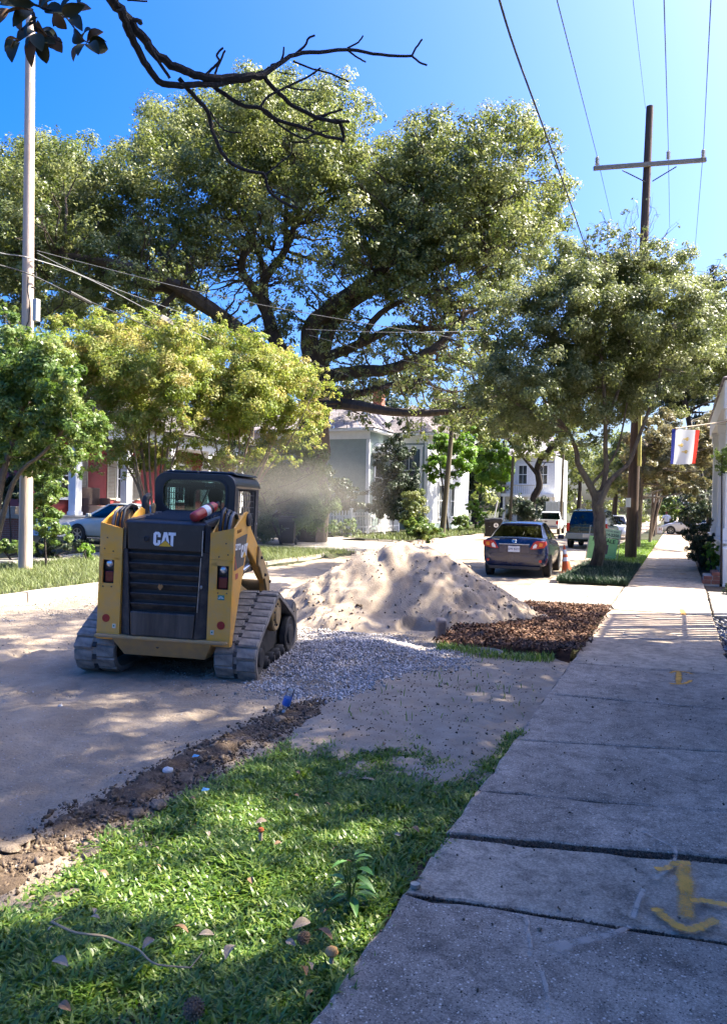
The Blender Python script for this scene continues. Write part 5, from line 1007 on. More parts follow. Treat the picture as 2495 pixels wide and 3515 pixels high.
# ---- neighbouring house on the right, whose shade covers the foreground; an added slatted screen
nh = empty('shade_house', (6, 2, 0), 0, 'grey house beside the sidewalk on the right', 'house'); bpy.context.view_layer.update(); HI = nh.matrix_world.inverted()
fin(MB().bx(2.05, 11, -6, 11.7, -.05, 3.9).build('wall', WHW, nh), HI); mb = MB(); boards(mb, (2.05, 11.7), (0, -1), 17.7, .3, 3.9, .15, (-1, 0)); fin(mb.build('siding', WHW, nh), HI)
mb = MB(); mb.add([(1.6, -6.5, 3.9), (11.5, -6.5, 3.9), (11.5, 12.1, 3.9), (1.6, 12.1, 3.9), (6.5, -1, 5.8), (6.5, 7, 5.8)], [(0, 1, 4), (1, 2, 5, 4), (2, 3, 5), (3, 0, 4, 5), (3, 2, 1, 0)]); fin(mb.build('roof', SHINGD, nh), HI)
for yy in (-6, -2, 2.5, 7): fin(window(nh, (2.05, yy+1.2), (0, -1), (-1, 0), 1.1, 1.2, 3.4), HI)
ff = empty('shadow_screen', (1.42, 13, 0), 0, 'tall unseen slatted screen added to stripe the sidewalk with shadow', 'screen'); bpy.context.view_layer.update(); FFI = ff.matrix_world.inverted()  # out of view, added and sized so its slat shadows cross the sidewalk
sm_ = None
for k in range(12):
    if sm_ is None: o = MB().box((0, 0, 0), (.02, .135, 3.2)).build('slat', WHITE, ff); sm_ = o.data
    else: o = link('slat', sm_, None, ff)
    o.matrix_world = Matrix.Translation((1.42, 11.86+k*.215, 1.9))
for yy in (11.7, 12.95, 14.4): fin(MB().bx(1.45, 1.57, yy-.07, yy+.07, -.05, 3.6).build('post', WHITE, ff), FFI)
for z in (.32, 1.9, 3.4): fin(MB().bx(1.435, 1.449, 11.7, 14.4, z, z+.07).build('rail', WHITE, ff), FFI)
# gravel and stones along the right edge of the pavement
x = RNG.uniform(.54, 1.5, 5200); y = RNG.uniform(5.5, 13.4, 5200); scatter('edge_stones', np.stack([x, y, np.full(len(x), -.05)], 1), .8, RNG.uniform(.015, .04, len(x)), tintmat('edge_stone', (.07, .06, .055), (.2, .19, .18), (.42, .41, .42)), seed=12, label='grey stones along the right edge of the sidewalk', cat='gravel')
# ================================================================== utility poles and wires
WIRE = pm('wire', (.02, .02, .022), .5); ALU = pm('aluminium_wire', (.15, .15, .155), .6, metal=.3); PORC = pm('porcelain', (.42, .42, .44), .25)
def pole(name, label, base, top, r0, r1, mat, cat='utility pole'):
    b, t = Vector(base), Vector(top); root = empty(name, b, 0, label, cat); bpy.context.view_layer.update()
    n = 12; fin(MB().tube([b.lerp(t, k/n) for k in range(n+1)], [r0+(r1-r0)*k/n for k in range(n+1)], 14).build('post', mat, root, smooth=True), root.matrix_world.inverted()); return root, root.matrix_world.inverted()
b = ground(88, 1980, .1); dl = 16.6; t = at(106, 60, dl); bb_ = at(88, 1980, dl); bb_.z = .05
lp, LI = pole('utility_pole', 'pale weathered wooden utility pole with a grey metal box', bb_, t, .145, .095, POLEL)
q = at(126, 1065, dl-.12); fin(MB().bx(-.055, .055, -.06, .06, -.24, .24, Matrix.Translation(q)).build('meter_box', pm('grey_box', (.5, .5, .5), .5), lp, bevel=.01), LI)
mb = MB(); mb.tube([at(98, 950, dl-.15), at(96, 1000, dl-.17), at(104, 1040, dl-.15), at(100, 1100, dl-.15), at(92, 1120, dl-.15)], .012, 6); mb.tube([at(112, 940, dl-.14), at(125, 935, dl-.14), at(126, 955, dl-.14)], .014, 6); mb.tube([at(108, 985, dl-.15), at(122, 990, dl-.15)], .018, 6); fin(mb.build('pole_hardware', BLKM, lp), LI)
dr = 26.3; bb_ = at(2162, 1927, dr); bb_.z = .0; t = at(2229, 366, dr)
rp, PI2 = pole('utility_pole', 'tall dark utility pole with a crossarm and white insulators', bb_, t, .2, .12, POLED)
ca, cbm = at(2037, 578, dr-.25), at(2421, 549, dr-.1); an_ = (cbm-ca)
def beam(a, b_, w_, h_):
    d = (b_-a).normalized(); s = d.cross(Vector((0, 0, 1))).normalized()*w_/2; u_ = s.cross(d).normalized()*h_/2
    return MB().hexa([a-s-u_, b_-s-u_, b_+s-u_, a+s-u_, a-s+u_, b_-s+u_, b_+s+u_, a+s+u_])
fin(beam(ca, cbm, .11, .13).build('crossarm', pm('weathered_arm', (.20, .18, .15), .8, (.12, .11, .09), 20), rp), PI2)
for a, b_ in (((2135, 585), (2215, 625)), ((2320, 572), (2238, 622))): fin(MB().tube([at(*a, dr-.3), at(*b_, dr-.2)], .02, 6).build('arm_brace', BLKM, rp), PI2)
INS = {}
for k, (x, y) in enumerate(((2048, 560), (2292, 540), (2412, 535))):
    q = at(x, y+8, dr-.17); M = Matrix.Translation(q); mb = MB(); prof = [(.02, 0)]
    for j in range(5): prof += [(.035, .02+j*.055), (.075, .035+j*.055), (.035, .06+j*.055)]
    prof += [(.03, .31)]; mb.lathe(prof, 12, M); fin(mb.build('insulator', PORC, rp, smooth=True), PI2); INS[k] = q+Vector((0, 0, .3))
c2 = at(2270, 965, dr-.3), at(2430, 955, dr-.2); fin(beam(at(2130, 965, dr-.3), at(2360, 950, dr-.2), .11, .12).build('crossarm', MATS['weathered_arm'], rp), PI2)
for k, x in enumerate((1985, 2035)): pass
tr_ = at(1970, 1020, dr-.3); fin(MB().lathe([(.02, -.4), (.2, -.38), (.2, .3), (.12, .36), (.02, .38)], 14, Matrix.Translation(at(2178, 1040, dr-.55))).build('transformer', pm('grey_metal', (.45, .47, .48), .5), rp, smooth=True), PI2)
fin(MB().bx(-.08, .08, -.02, .02, -.16, .16, Matrix.Translation(at(2155, 1725, dr-.24))).build('notice', WHITE, rp), PI2)
# thin poles
b_, t_ = D(988, 1165, 43), D(1018, 865, 43); b_.z = .1; pole('thin_pole', 'thin leaning wooden pole in front of the green house', b_, t_, .17, .11, pm('green_pole', (.13, .11, .06), .9, (.07, .055, .035), 8, stretch=(1, 1, .1)))
b_, t_ = D(1139, 1165, 50), D(1146, 1020, 50); b_.z = .1; pole('thin_pole', 'short thin pole by the spiky shrub', b_, t_, .11, .09, MATS['green_pole'])
b_, t_ = D(1252, 1165, 66), D(1258, 1010, 66); b_.z = .1; pole('thin_pole', 'slim pole beside the grey end of the dark fence', b_, t_, .12, .10, MATS['green_pole'])
b_, t_ = at(2242, 1836, 56), at(2252, 1560, 56); b_.z = .03; r3, I3 = pole('utility_pole', 'brown utility pole with a white sign beside the walking person', b_, t_, .24, .2, POLED)
fin(MB().bx(-.22, .2, -.02, .02, -.28, .28, Matrix.Translation(at(2253, 1712, 55.7))).build('notice', WHITE, r3), I3)
b_, t_ = at(2160, 1925, dr+.6), at(2190, 1420, dr+.6); fin(MB().tube([at(2193, 1600, dr-.32), at(2196, 1400, dr-.32)], .06, 8).build('pole_guard', pm('yellow_guard', (.5, .45, .12), .6), rp), PI2)
def wire(name, label, pts, r, mat, sag=0):
    P_ = [Vector(p) for p in pts]
    if len(P_) == 2:
        a, b_ = P_; P_ = [a.lerp(b_, k/16)-Vector((0, 0, 4*sag*(k/16)*(1-k/16))) for k in range(17)]
    else: P_, _r2 = dense(P_, (r, r), 5)
    return tag(MB().tube(P_, r, 5, cap=False).build(name, mat, None), label, 'wire')
wire('power_wire', 'power wire to the left insulator of the crossarm', [INS[0], at(1903, -30, 12)], .011, WIRE)
wire('power_wire', 'power wire to the middle insulator of the crossarm', [INS[1], at(2277, -30, 12)], .011, WIRE)
wire('power_wire', 'power wire to the right insulator of the crossarm', [INS[2], at(2440, -30, 12)], .011, WIRE)
wire('power_wire', 'thin wire to the very top of the dark pole', [at(2214, 372, dr), at(2168, -30, 12)], .006, WIRE)
wire('power_wire', 'power wire running down the street from the left insulator', [INS[0], at(2100, 760, 45)], .011, WIRE); wire('power_wire', 'power wire running down the street from the middle insulator', [INS[1], at(2297, 780, 45)], .011, WIRE); wire('power_wire', 'power wire running down the street from the right insulator', [INS[2], at(2380, 900, 48)], .011, WIRE)
wire('cable', 'thick black cable slanting down in front of the trees', [at(1705, -30, 8), at(1770, 180, 9.5), at(1880, 480, 12.5), at(1975, 750, 17), at(2045, 960, 22), at(2080, 1080, 25.5)], .014, WIRE)
e_ = at(108, 870, dl-.1)
wire('wire', 'upper aluminium wire crossing from the pale pole before the oak', [at(128, 860, dl-.1), at(300, 905, 17), at(700, 1005, 18), at(1080, 1080, 19), at(1560, 1160, 20.5), at(2000, 1230, 24)], .009, ALU)
wire('wire', 'second wire from the pale pole running behind the crape myrtles', [at(128, 868, dl-.1), at(330, 965, 19), at(640, 1080, 23), at(900, 1180, 26), at(1200, 1290, 30)], .009, ALU)
wire('cable', 'bundled cable from the left edge past the pale pole', [at(-60, 852, 15.8), at(20, 872, 16.2), at(112, 888, dl-.15), at(300, 955, 18), at(560, 1090, 21.5), at(900, 1250, 26)], .014, ALU)
wire('cable', 'lower black cable with a splice box by the pale pole', [at(-60, 895, 15.8), at(20, 915, 16.2), at(112, 945, dl-.15), at(250, 1010, 17.6), at(450, 1095, 20), at(620, 1170, 22)], .016, WIRE)
wire('service_wire', 'service wire crossing below the oak limbs to the right', [at(1050, 1130, 24), at(1300, 1140, 24), at(1560, 1138, 24.5), at(1900, 1120, 26), at(2150, 1100, 26.2)], .008, ALU)
wire('service_wire', 'lower service wire sloping right above the street', [at(1060, 1150, 24), at(1400, 1240, 23), at(1700, 1290, 22), at(2100, 1325, 22), at(2600, 1345, 21)], .008, ALU)
wire('service_wire', 'wire before the roof of the green house', [at(1200, 1340, 40), at(1330, 1410, 41), at(1440, 1440, 42), at(1560, 1470, 43)], .014, ALU)
sbx = beam(at(552, 1088, 21.2), at(598, 1112, 21.4), .12, .14); tag(sbx.build('splice_box', pm('box_grey', (.42, .38, .33), .6), None, bevel=.01), 'small grey splice box hanging on the cable over the crape myrtle', 'cable box')
tag(MB().tube([at(240, 1003, 17.5), at(310, 1040, 18.1)], .05, 8).build('splice_closure', BLKM, None), 'black splice closure on the lower cable beside the pale pole', 'cable box')
# ================================================================== COMPACT TRACK LOADER
LD = empty('track_loader', (-4.5, 5.9, -.035), math.radians(15), 'yellow and black compact track loader seen from behind on the dirt road', 'loader', scale=.92); LD.rotation_euler = (0, math.radians(1.3), math.radians(15)); bpy.context.view_layer.update()
def rrect(x0, x1, z0, z1, r, n=6):
    out = []
    for cx, cz, a0 in ((x1-r, z1-r, 0), (x0+r, z1-r, 90), (x0+r, z0+r, 180), (x1-r, z0+r, 270)):
        for k in range(n+1): a = math.radians(a0+90*k/n); out.append((cx+r*math.cos(a), cz+r*math.sin(a)))
    return out
def ring(mb, outer, inner, y0, y1, axis='y', M=None):
    n = len(outer)
    def p(a, b, t): return {'y': (a, t, b), 'x': (t, a, b), 'z': (a, b, t)}[axis]
    vs = [p(*q, y0) for q in outer]+[p(*q, y0) for q in inner]+[p(*q, y1) for q in outer]+[p(*q, y1) for q in inner]
    fs = []
    for i in range(n):
        j = (i+1) % n; fs += [(i, j, n+j, n+i), (2*n+i, 3*n+i, 3*n+j, 2*n+j), (i, 2*n+i, 2*n+j, j), (n+i, n+j, 3*n+j, 3*n+i)]
    return mb.add(vs, fs, M)
def plate(name, poly, x0, x1, mat, parent, axis='x', bevel=.006):
    return MB().prism(poly, x0, x1, axis).build(name, mat, parent, bevel=bevel)
GRN = pm('label_green', (.02, .22, .16), .5); REDR = pm('reflector_red', (.32, .012, .012), .35, (.26, .01, .01), 30); STK = pm('sticker_white', (.62, .62, .52), .6); LOGOW = pm('logo_white', (.80, .80, .79), .5, (.74, .74, .73), 9); LOGOY = pm('logo_yellow', (.78, .42, .02), .5); LOGOR = pm('logo_red', (.45, .06, .05), .5); DGREY = pm('decal_grey', (.055, .055, .06), .5)
def text(name, s, size, M, mat, parent, bold=.0, depth=.002, align='CENTER', space=1.0):
    c = bpy.data.curves.new(name, 'FONT'); c.body = s; c.size = size; c.extrude = depth; c.offset = bold; c.align_x = align; c.align_y = 'CENTER'; c.space_character = space
    o = bpy.data.objects.new(name, c); COL.objects.link(o); me = o.to_mesh().copy(); bpy.data.objects.remove(o)
    me.transform(M); me.name = name; return link(name, me, mat, parent)
def onface(org, right, up):     # text x->right, y->up
    r, u_ = Vector(right).normalized(), Vector(up).normalized(); n = r.cross(u_); M = Matrix.Identity(4)
    for i in range(3): M[i][0] = r[i]; M[i][1] = u_[i]; M[i][2] = n[i]; M[i][3] = org[i]
    return M
def cat_logo(M, s, parent):
    """bold three letter maker's mark with its triangle; unit = letter height"""
    def poly(name, p, mat, z, h=.012): 
        me = MB().prism([(a*s, b*s) for a, b in p], z, z+h*s, 'z', M).build(name, mat, parent); return me
    C = [(.14, 0), (.0, .14), (0, .86), (.14, 1), (.40, 1), (.54, .86), (.54, .62), (.33, .62), (.33, .80), (.21, .80), (.21, .20), (.33, .20), (.33, .40), (.54, .40), (.54, .14), (.40, 0)]
    Tt = [(1.30, 0), (1.30, .78), (1.13, .78), (1.13, 1), (1.68, 1), (1.68, .78), (1.51, .78), (1.51, 0)]
    A = [(.56, 0), (.78, 1), (1.04, 1), (1.26, 0), (1.05, 0), (.93, .62), (.89, .62), (.78, 0)]
    mb = MB()
    for p in (C, A, Tt): mb.prism([(a*s, b*s) for a, b in p], .0005, .0025, 'z', M)
    mb.build('letters', LOGOW, parent)
    poly('logo_outline', [(.34, -.07), (.91, .44), (1.5, -.07)], BLKP, .0027, .006); poly('logo_triangle', [(.42, -.03), (.91, .39), (1.42, -.03)], LOGOY, .0032+.006*s, .006)
# --- rear door with louvres
dr_ = MB()
dr_.hexa([(-.40, .0, 1.335), (.40, .0, 1.335), (.40, .05, 1.335), (-.40, .05, 1.335), (-.42, .0, 1.625), (.42, .0, 1.625), (.42, .06, 1.63), (-.42, .06, 1.63)])
door = dr_.build('rear_door', BLK, LD, bevel=.012)
plate('lower_panel', [(-.335, .44), (.335, .44), (.35, .695), (-.35, .695)], .0, .045, pm('streaked_black', (.014, .014, .017), .35, (.024, .023, .024), 6, dirt=(.20, .165, .12), dscale=9, damt=.6, stretch=(1, 1, .12)), door, 'y', .012)
MB().hexa([(-.40, .07, .44), (.40, .07, .44), (.40, .09, .44), (-.40, .09, .44), (-.41, .07, 1.34), (.41, .07, 1.34), (.41, .09, 1.34), (-.41, .09, 1.34)]).build('grille_back', BLKP, door)
for k in range(6):
    z = .715+k*.104; hw = .35+.05*(z-.7)/.64
    MB().hexa([(-hw, .055, z), (hw, .055, z), (hw, .065, z), (-hw, .065, z), (-hw, .004, z+.062), (hw, .004, z+.062), (hw, .015, z+.072), (-hw, .015, z+.072)]).build('louvre', BLKM, door, bevel=.004)
for s in (-1, 1):
    MB().hexa([(s*.345, .0, .44), (s*.47, .07, .44), (s*.47, .09, .44), (s*.345, .05, .44), (s*.402, .0, 1.335), (s*.47, .05, 1.335), (s*.47, .09, 1.335), (s*.402, .05, 1.335)]).build('side_flange', BLKM, LD, bevel=.006)
    MB().hexa([(s*.423, .01, 1.337), (s*.468, .035, 1.337), (s*.468, .07, 1.337), (s*.423, .06, 1.337), (s*.423, .01, 1.62), (s*.468, .04, 1.61), (s*.468, .07, 1.61), (s*.423, .06, 1.62)]).build('door_hinge', BLK, LD, bevel=.004)
MB().tube([(.405, -.012, 1.30), (.405, -.012, 1.56)], .006, 6).tube([(.375, -.006, .72), (.395, -.012, 1.28)], .005, 6).build('lock_rod', STEEL, LD)
MB().lathe([(.012, 0), (.02, .006), (.018, .016), (.004, .02)], 14, onface((.395, .025, .98), (1, 0, 0), (0, 0, 1))).build('bolt', STEEL, LD, smooth=True)
MB().lathe([(.03, 0), (.03, .012), (.022, .016), (.02, .006), (.004, .006)], 16, onface((-.20, -.001, 1.45), (1, 0, 0), (0, 0, 1))).build('lock', BLKP, LD, smooth=True)
lg_ = empty('maker_emblem', (0, 0, 0)); lg_.parent = LD; cat_logo(onface((-.125, -.001, 1.385), (1, 0, 0), (0, 0, 1)), .142, lg_)
# fallen leaf caught in the louvres
tag(MB().add([LD.matrix_world @ Vector(p) for p in ((-.06, 0, .955), (-.03, -.004, .925), (.0, -.004, .965), (-.015, 0, .99), (-.03, -.004, .98), (-.045, 0, .995))], [(0, 1, 2, 3, 4, 5)]).build('fallen_leaf', pm('orange_leaf', (.42, .19, .05), .7), None), 'orange heart shaped leaf caught in the black louvres of the loader', 'leaf')
# --- towers
for s in (-1, 1):
    tw = MB(); e = .0
    hx0, hx1, hz0, hz1 = .555, .68, .965, 1.25
    oz = 1.60 if s > 0 else 1.60; iz = 1.54
    def zt(x): return iz+(oz-iz)*(x-.47)/.25
    def pz(x0, x1, z0, z1a, z1b): tw.hexa([(s*x0, .03, z0), (s*x1, .03, z0), (s*x1, .05, z0), (s*x0, .05, z0), (s*x0, .03, z1a), (s*x1, .03, z1b), (s*x1, .05, z1b), (s*x0, .05, z1a)])
    pz(.472, .72, .38, hz0, hz0); pz(.472, hx0, hz0+.0005, hz1-.04, hz1-.0005); pz(hx1, .72, hz0+.0005, hz1, hz1+.02); pz(.472, .72, hz1+.021, zt(.472), zt(.72)); pz(hx0+.0005, hx1-.0005, hz1-.04, hz1+.019, hz1+.019); pz(.472, hx0-.0005, hz1-.039, hz1+.0195, hz1+.0195); pz(hx1+.0005, .72, hz1+.0005, hz1+.0195, hz1+.0195)
    T = tw.build('rear_post', YEL, LD)
    plate('side_plate', [(.051, .38), (.10, .37), (.20, .62), (.36, 1.02), (.52, 1.36), (.66, 1.52), (.60, 1.70), (.50, 1.77), (.40, 1.76), (.05, 1.60)], s*.70, s*.722, YEL, T)
    plate('inner_plate', [(.051, .38), (.5, .38), (.62, 1.5), (.58, 1.74), (.48, 1.77), (.36, 1.72), (.051, 1.54)], s*.472, s*.49, YEL, T)
    MB().bx(s*.50, s*.695, .09, .14, .9, 1.3).build('lamp_recess', BLKP, T)
    lm = MB(); c = s*.615; lm.bx(c-.05, c+.05, .055, .09, 1.11, 1.225); L_ = lm.build('lamp_housing', BLKP, T, bevel=.008)
    MB().lathe([(.04, 0), (.034, .012), (.018, .02), (.003, .022)], 20, onface((c, .056, 1.168), (1, 0, 0), (0, 0, 1))).build('work_light', pm('lamp_glass', (.75, .75, .72), .08, (.5, .5, .5), 40, metal=.7), L_, smooth=True)
    MB().bx(c-.048, c+.048, .056, .09, .975, 1.09).build('tail_light', pm('tail_red', (.16, .008, .012), .25), T, bevel=.008)
    MB().lathe([(.042, 0), (.042, .004), (.002, .005)], 24, onface((s*.62, .0295, .60), (1, 0, 0), (0, 0, 1))).build('reflector', REDR, T)
    MB().bx(s*.53 -.018, s*.53+.018, .026, .0295, .5, .545).build('sticker', STK, T); MB().bx(s*.53-.01, s*.53+.008, .025, .0258, .515, .532).build('sticker_mark', GRN, T)
    for bx_, bz in ((.57, 1.30), (.665, 1.325), (.575, .93), (.668, .93), (.64, 1.44)):
        MB().lathe([(.008, 0), (.007, .005), (.001, .006)], 8, onface((s*bx_, .0295, bz), (1, 0, 0), (0, 0, 1))).build('bolt', BLKM, T)
    MB().lathe([(.07, -.02), (.07, .02), (.045, .03), (.03, .035)], 18, onface((s*.725, .5, 1.68), (0, 1, 0), (0, 0, 1)) if s > 0 else onface((s*.725, .5, 1.68), (0, -1, 0), (0, 0, 1))).build('pivot_cap', BLKM, T, smooth=True)
    for k in range(3):
        x0 = s*(.535+.05*k); h_ = .19-.02*k
        MB().tube([(x0, .16, 1.40), (x0, .14, 1.60), (x0, .19, 1.60+h_*.7), (x0-s*.01, .30, 1.60+h_), (x0-s*.02, .42, 1.60+h_*.9), (x0-s*.03, .54, 1.62), (x0-s*.03, .6, 1.45)], .019, 10).build('hose', BLKP if k < 2 else pm('worn_hose', (.16, .15, .14), .6), T, smooth=True)
    plate('hose_bracket', [(.30, 1.5), (.5, 1.5), (.5, 1.72), (.42, 1.75), (.34, 1.68)], s*.555, s*.60, YELW, T)
# right side decals
dc = MB().add([(.7235, .075, 1.16), (.7235, .40, 1.20), (.7235, .46, 1.53), (.7235, .10, 1.49)], [(0, 1, 2, 3)]).prism([(.07, 1.16), (.40, 1.20), (.50, 1.53), (.10, 1.49)], .7225, .7245, 'x').build('model_decal', DGREY, LD)
MB().prism([(.065, 1.31), (.085, 1.31), (.16, 1.165), (.125, 1.163)], .7226, .7252, 'x').build('red_stripe', LOGOR, dc)
text('model_number', '279D', .085, onface((.7256, .175, 1.40), (0, 1, 0), (0, 0, 1)), LOGOW, dc, bold=.0025)
l2_ = empty('side_emblem', (0, 0, 0)); l2_.parent = LD; cat_logo(onface((.7252, .275, 1.28), (0, 1, .08), (0, .12, 1)), .135, l2_)
text('unit_number', 'ST3063', .05, onface((.7236, .2, 1.565), (0, 1, .1), (0, 0, 1)), pm('faded_ink', (.30, .13, .03), .6), LD, bold=.001)
MB().prism([(.12, 1.065), (.20, 1.07), (.22, 1.10), (.20, 1.13), (.12, 1.125)], .7226, .7246, 'x').build('red_label', LOGOR, LD)
gl_ = MB().bx(.575, .645, .0262, .0292, .86, .91).build('fuel_label', GRN, LD); text('fuel_text', 'DIESEL\nFUEL ONLY', .0125, onface((.61, .0255, .885), (1, 0, 0), (0, 0, 1)), LOGOW, gl_, bold=.0004, depth=.0003)
# --- bumper and belly
plate('bumper', [(-.72, -.03), (.66, -.03), (.70, .0), (.70, .12), (-.72, .12)], .405, .437, YELW, LD, 'z', .008)
MB().hexa([(-.44, .10, .22), (.44, .10, .22), (.44, .5, .2), (-.44, .5, .2), (-.54, -.005, .403), (.54, -.005, .403), (.54, .5, .403), (-.54, .5, .403)]).build('belly_pan', YELW, LD, bevel=.01)
MB().lathe([(.02, 0), (.016, -.004), (.001, -.004)], 14, onface((-.05, .04, .335), (1, 0, 0), (0, .45, .9))).build('drain_hole', BLKP, LD)
MB().bx(-.52, .52, .3, 2.0, .21, .75).build('chassis', BLKM, LD, bevel=.02); MB().bx(-.46, .46, .1, .8, .5, 1.55).build('engine_bay', BLKM, LD)
# --- hood
MB().hexa([(-.455, .02, 1.585), (.455, .02, 1.585), (.455, .80, 1.66), (-.455, .80, 1.66), (-.44, .012, 1.632), (.44, .012, 1.632), (.44, .80, 1.715), (-.44, .80, 1.715)]).build('hood', BLK, LD, bevel=.01)
for k in range(6):
    y_ = .17+k*.105; z = 1.632+.083*(y_-.012)/.79; MB().hexa([(-.30, y_, z+.002), (.34, y_, z+.002), (.34, y_+.03, z+.004), (-.30, y_+.03, z+.004), (-.30, y_+.02, z+.035), (.34, y_+.02, z+.035), (.34, y_+.075, z+.028), (-.30, y_+.075, z+.028)]).build('hood_slat', BLKP, LD, bevel=.003)
for s in (-1, 1): MB().hexa([(s*.43, .02, 1.636), (s*(.33 if s < 0 else .36), .13, 1.649), (s*.33 if s < 0 else s*.36, .78, 1.717), (s*.43, .78, 1.717), (s*.43, .02, 1.642), (s*(.33 if s < 0 else .36), .13, 1.655), (s*.33 if s < 0 else s*.36, .78, 1.723), (s*.43, .78, 1.723)]).build('hood_cover', pm('sky_grey_paint', (.10, .105, .115), .3, (.05, .05, .055), 6, dirt=(.2, .18, .15), damt=.5), LD)
MB().tube([(-.50, .60, 1.55), (-.49, .60, 1.78), (-.485, .61, 1.87), (-.475, .66, 1.90)], [.042, .042, .04, .036], 12).build('exhaust', BLKM, LD, smooth=True)
plate('exhaust_bracket', [(.60, 1.70), (.66, 1.70), (.66, 1.80), (.63, 1.82), (.60, 1.78)], -.42, -.39, YELW, LD)
# --- cab
cabin = empty('cab', (0, 0, 0)); cabin.parent = LD
CT = 2.17
def arch(h, r, z0=1.6): 
    top = [(a_, b_) for a_, b_ in rrect(-h, h, 1.0, CT+(h-.47), r) if b_ > 1.7]
    return top
ro_ = rrect(-.475, .475, 1.62, CT, .13); mb = MB(); ring(mb, ro_, rrect(-.375, .375, 1.735, CT-.065, .12), .80, .86); mb.build('rear_wall', BLK, cabin, bevel=.012)
mb = MB(); ring(mb, rrect(-.395, .395, 1.72, CT-.048, .13), rrect(-.367, .367, 1.748, CT-.075, .11), .786, .799); mb.build('window_seal', BLKP, cabin)
CG = glassmat('cab_glass', (.34, .50, .52), .7)
MB().prism(rrect(-.373, .373, 1.738, CT-.068, .115), .82, .824, 'y').build('rear_window', CG, cabin)
tp = [(a_, b_) for a_, b_ in rrect(-.475, .475, 1.62, CT, .13, 8) if b_ > 2.0]; tp.sort(key=lambda q: -q[0]); tp2 = [(a_*.93, min(b_-.035, 2.10)) for a_, b_ in reversed(tp)]
rf_ = MB(); rf_.prism(tp+tp2, .862, 1.86, 'y'); rf_.build('roof', BLK, cabin, bevel=.01, smooth=False)
MB().prism([(-.46, CT+.002), (.44, CT+.002), (.40, CT+.035), (-.36, CT+.035)], .95, 1.88, 'y').build('roof_panel', BLK, cabin, bevel=.015)
MB().bx(-.17, .0, .87, .96, CT+.003, CT+.03).build('roof_vent', BLKP, cabin, bevel=.01)
for s in (-1, 1):
    ou = [(.861, 1.15), (1.80, 1.15), (1.86, 2.10), (.861, 2.10)]
    def seg4(p, n=4):
        o = []
        for i in range(4):
            for k in range(n): o.append((p[i][0]+(p[(i+1) % 4][0]-p[i][0])*k/n, p[i][1]+(p[(i+1) % 4][1]-p[i][1])*k/n))
        return o
    mb = MB(); ring(mb, seg4(ou), seg4([(.97, 1.25), (1.70, 1.25), (1.72, 2.01), (.99, 2.01)]), s*.43, s*.46, 'x'); F_ = mb.build('side_frame', BLKM, cabin, bevel=.006)
    GRM = pm('mesh_grey', (.13, .125, .115), .6)
    for k in range(10): y_ = 1.02+k*.073; MB().tube([(s*.445, y_, 1.24), (s*.445, y_, 2.01)], .006, 4).build('mesh_bar', GRM, F_)
    for k in range(10): z = 1.29+k*.073; MB().tube([(s*.438, .97, z), (s*.438, 1.71, z)], .006, 4).build('mesh_bar', GRM, F_)
    for y_, z in ((.91, 2.05), (1.06, 2.06), (1.5, 2.06), (1.79, 2.05), (1.79, 1.6), (1.78, 1.3), (.91, 1.3)): MB().lathe([(.014, 0), (.012, .006), (.002, .008)], 8, onface((s*.461, y_, z), (0, s, 0), (0, 0, 1))).build('bolt', STEEL, F_)
mb = MB(); ring(mb, rrect(-.455, .455, 1.0, 2.09, .06), rrect(-.37, .37, 1.1, 2.0, .05), 1.80, 1.86); mb.build('front_frame', BLKM, cabin)
MB().hexa([(-.22, .96, 1.15), (.22, .96, 1.15), (.22, 1.06, 1.15), (-.22, 1.06, 1.15), (-.20, .92, 1.74), (.20, .92, 1.74), (.20, .99, 1.74), (-.20, .99, 1.74)]).build('seat', BLKM, cabin, bevel=.04)
MB().bx(-.42, .42, .87, 1.79, 1.0, 1.14).build('floor', BLKM, cabin)
MB().bx(.10, .22, .845, .86, 2.02, 2.07).build('mirror', STEEL, cabin, bevel=.008)
MB().tube([(.15, .87, 2.02), (.05, .88, 1.80)], .008, 6).build('wiper', BLKP, cabin)
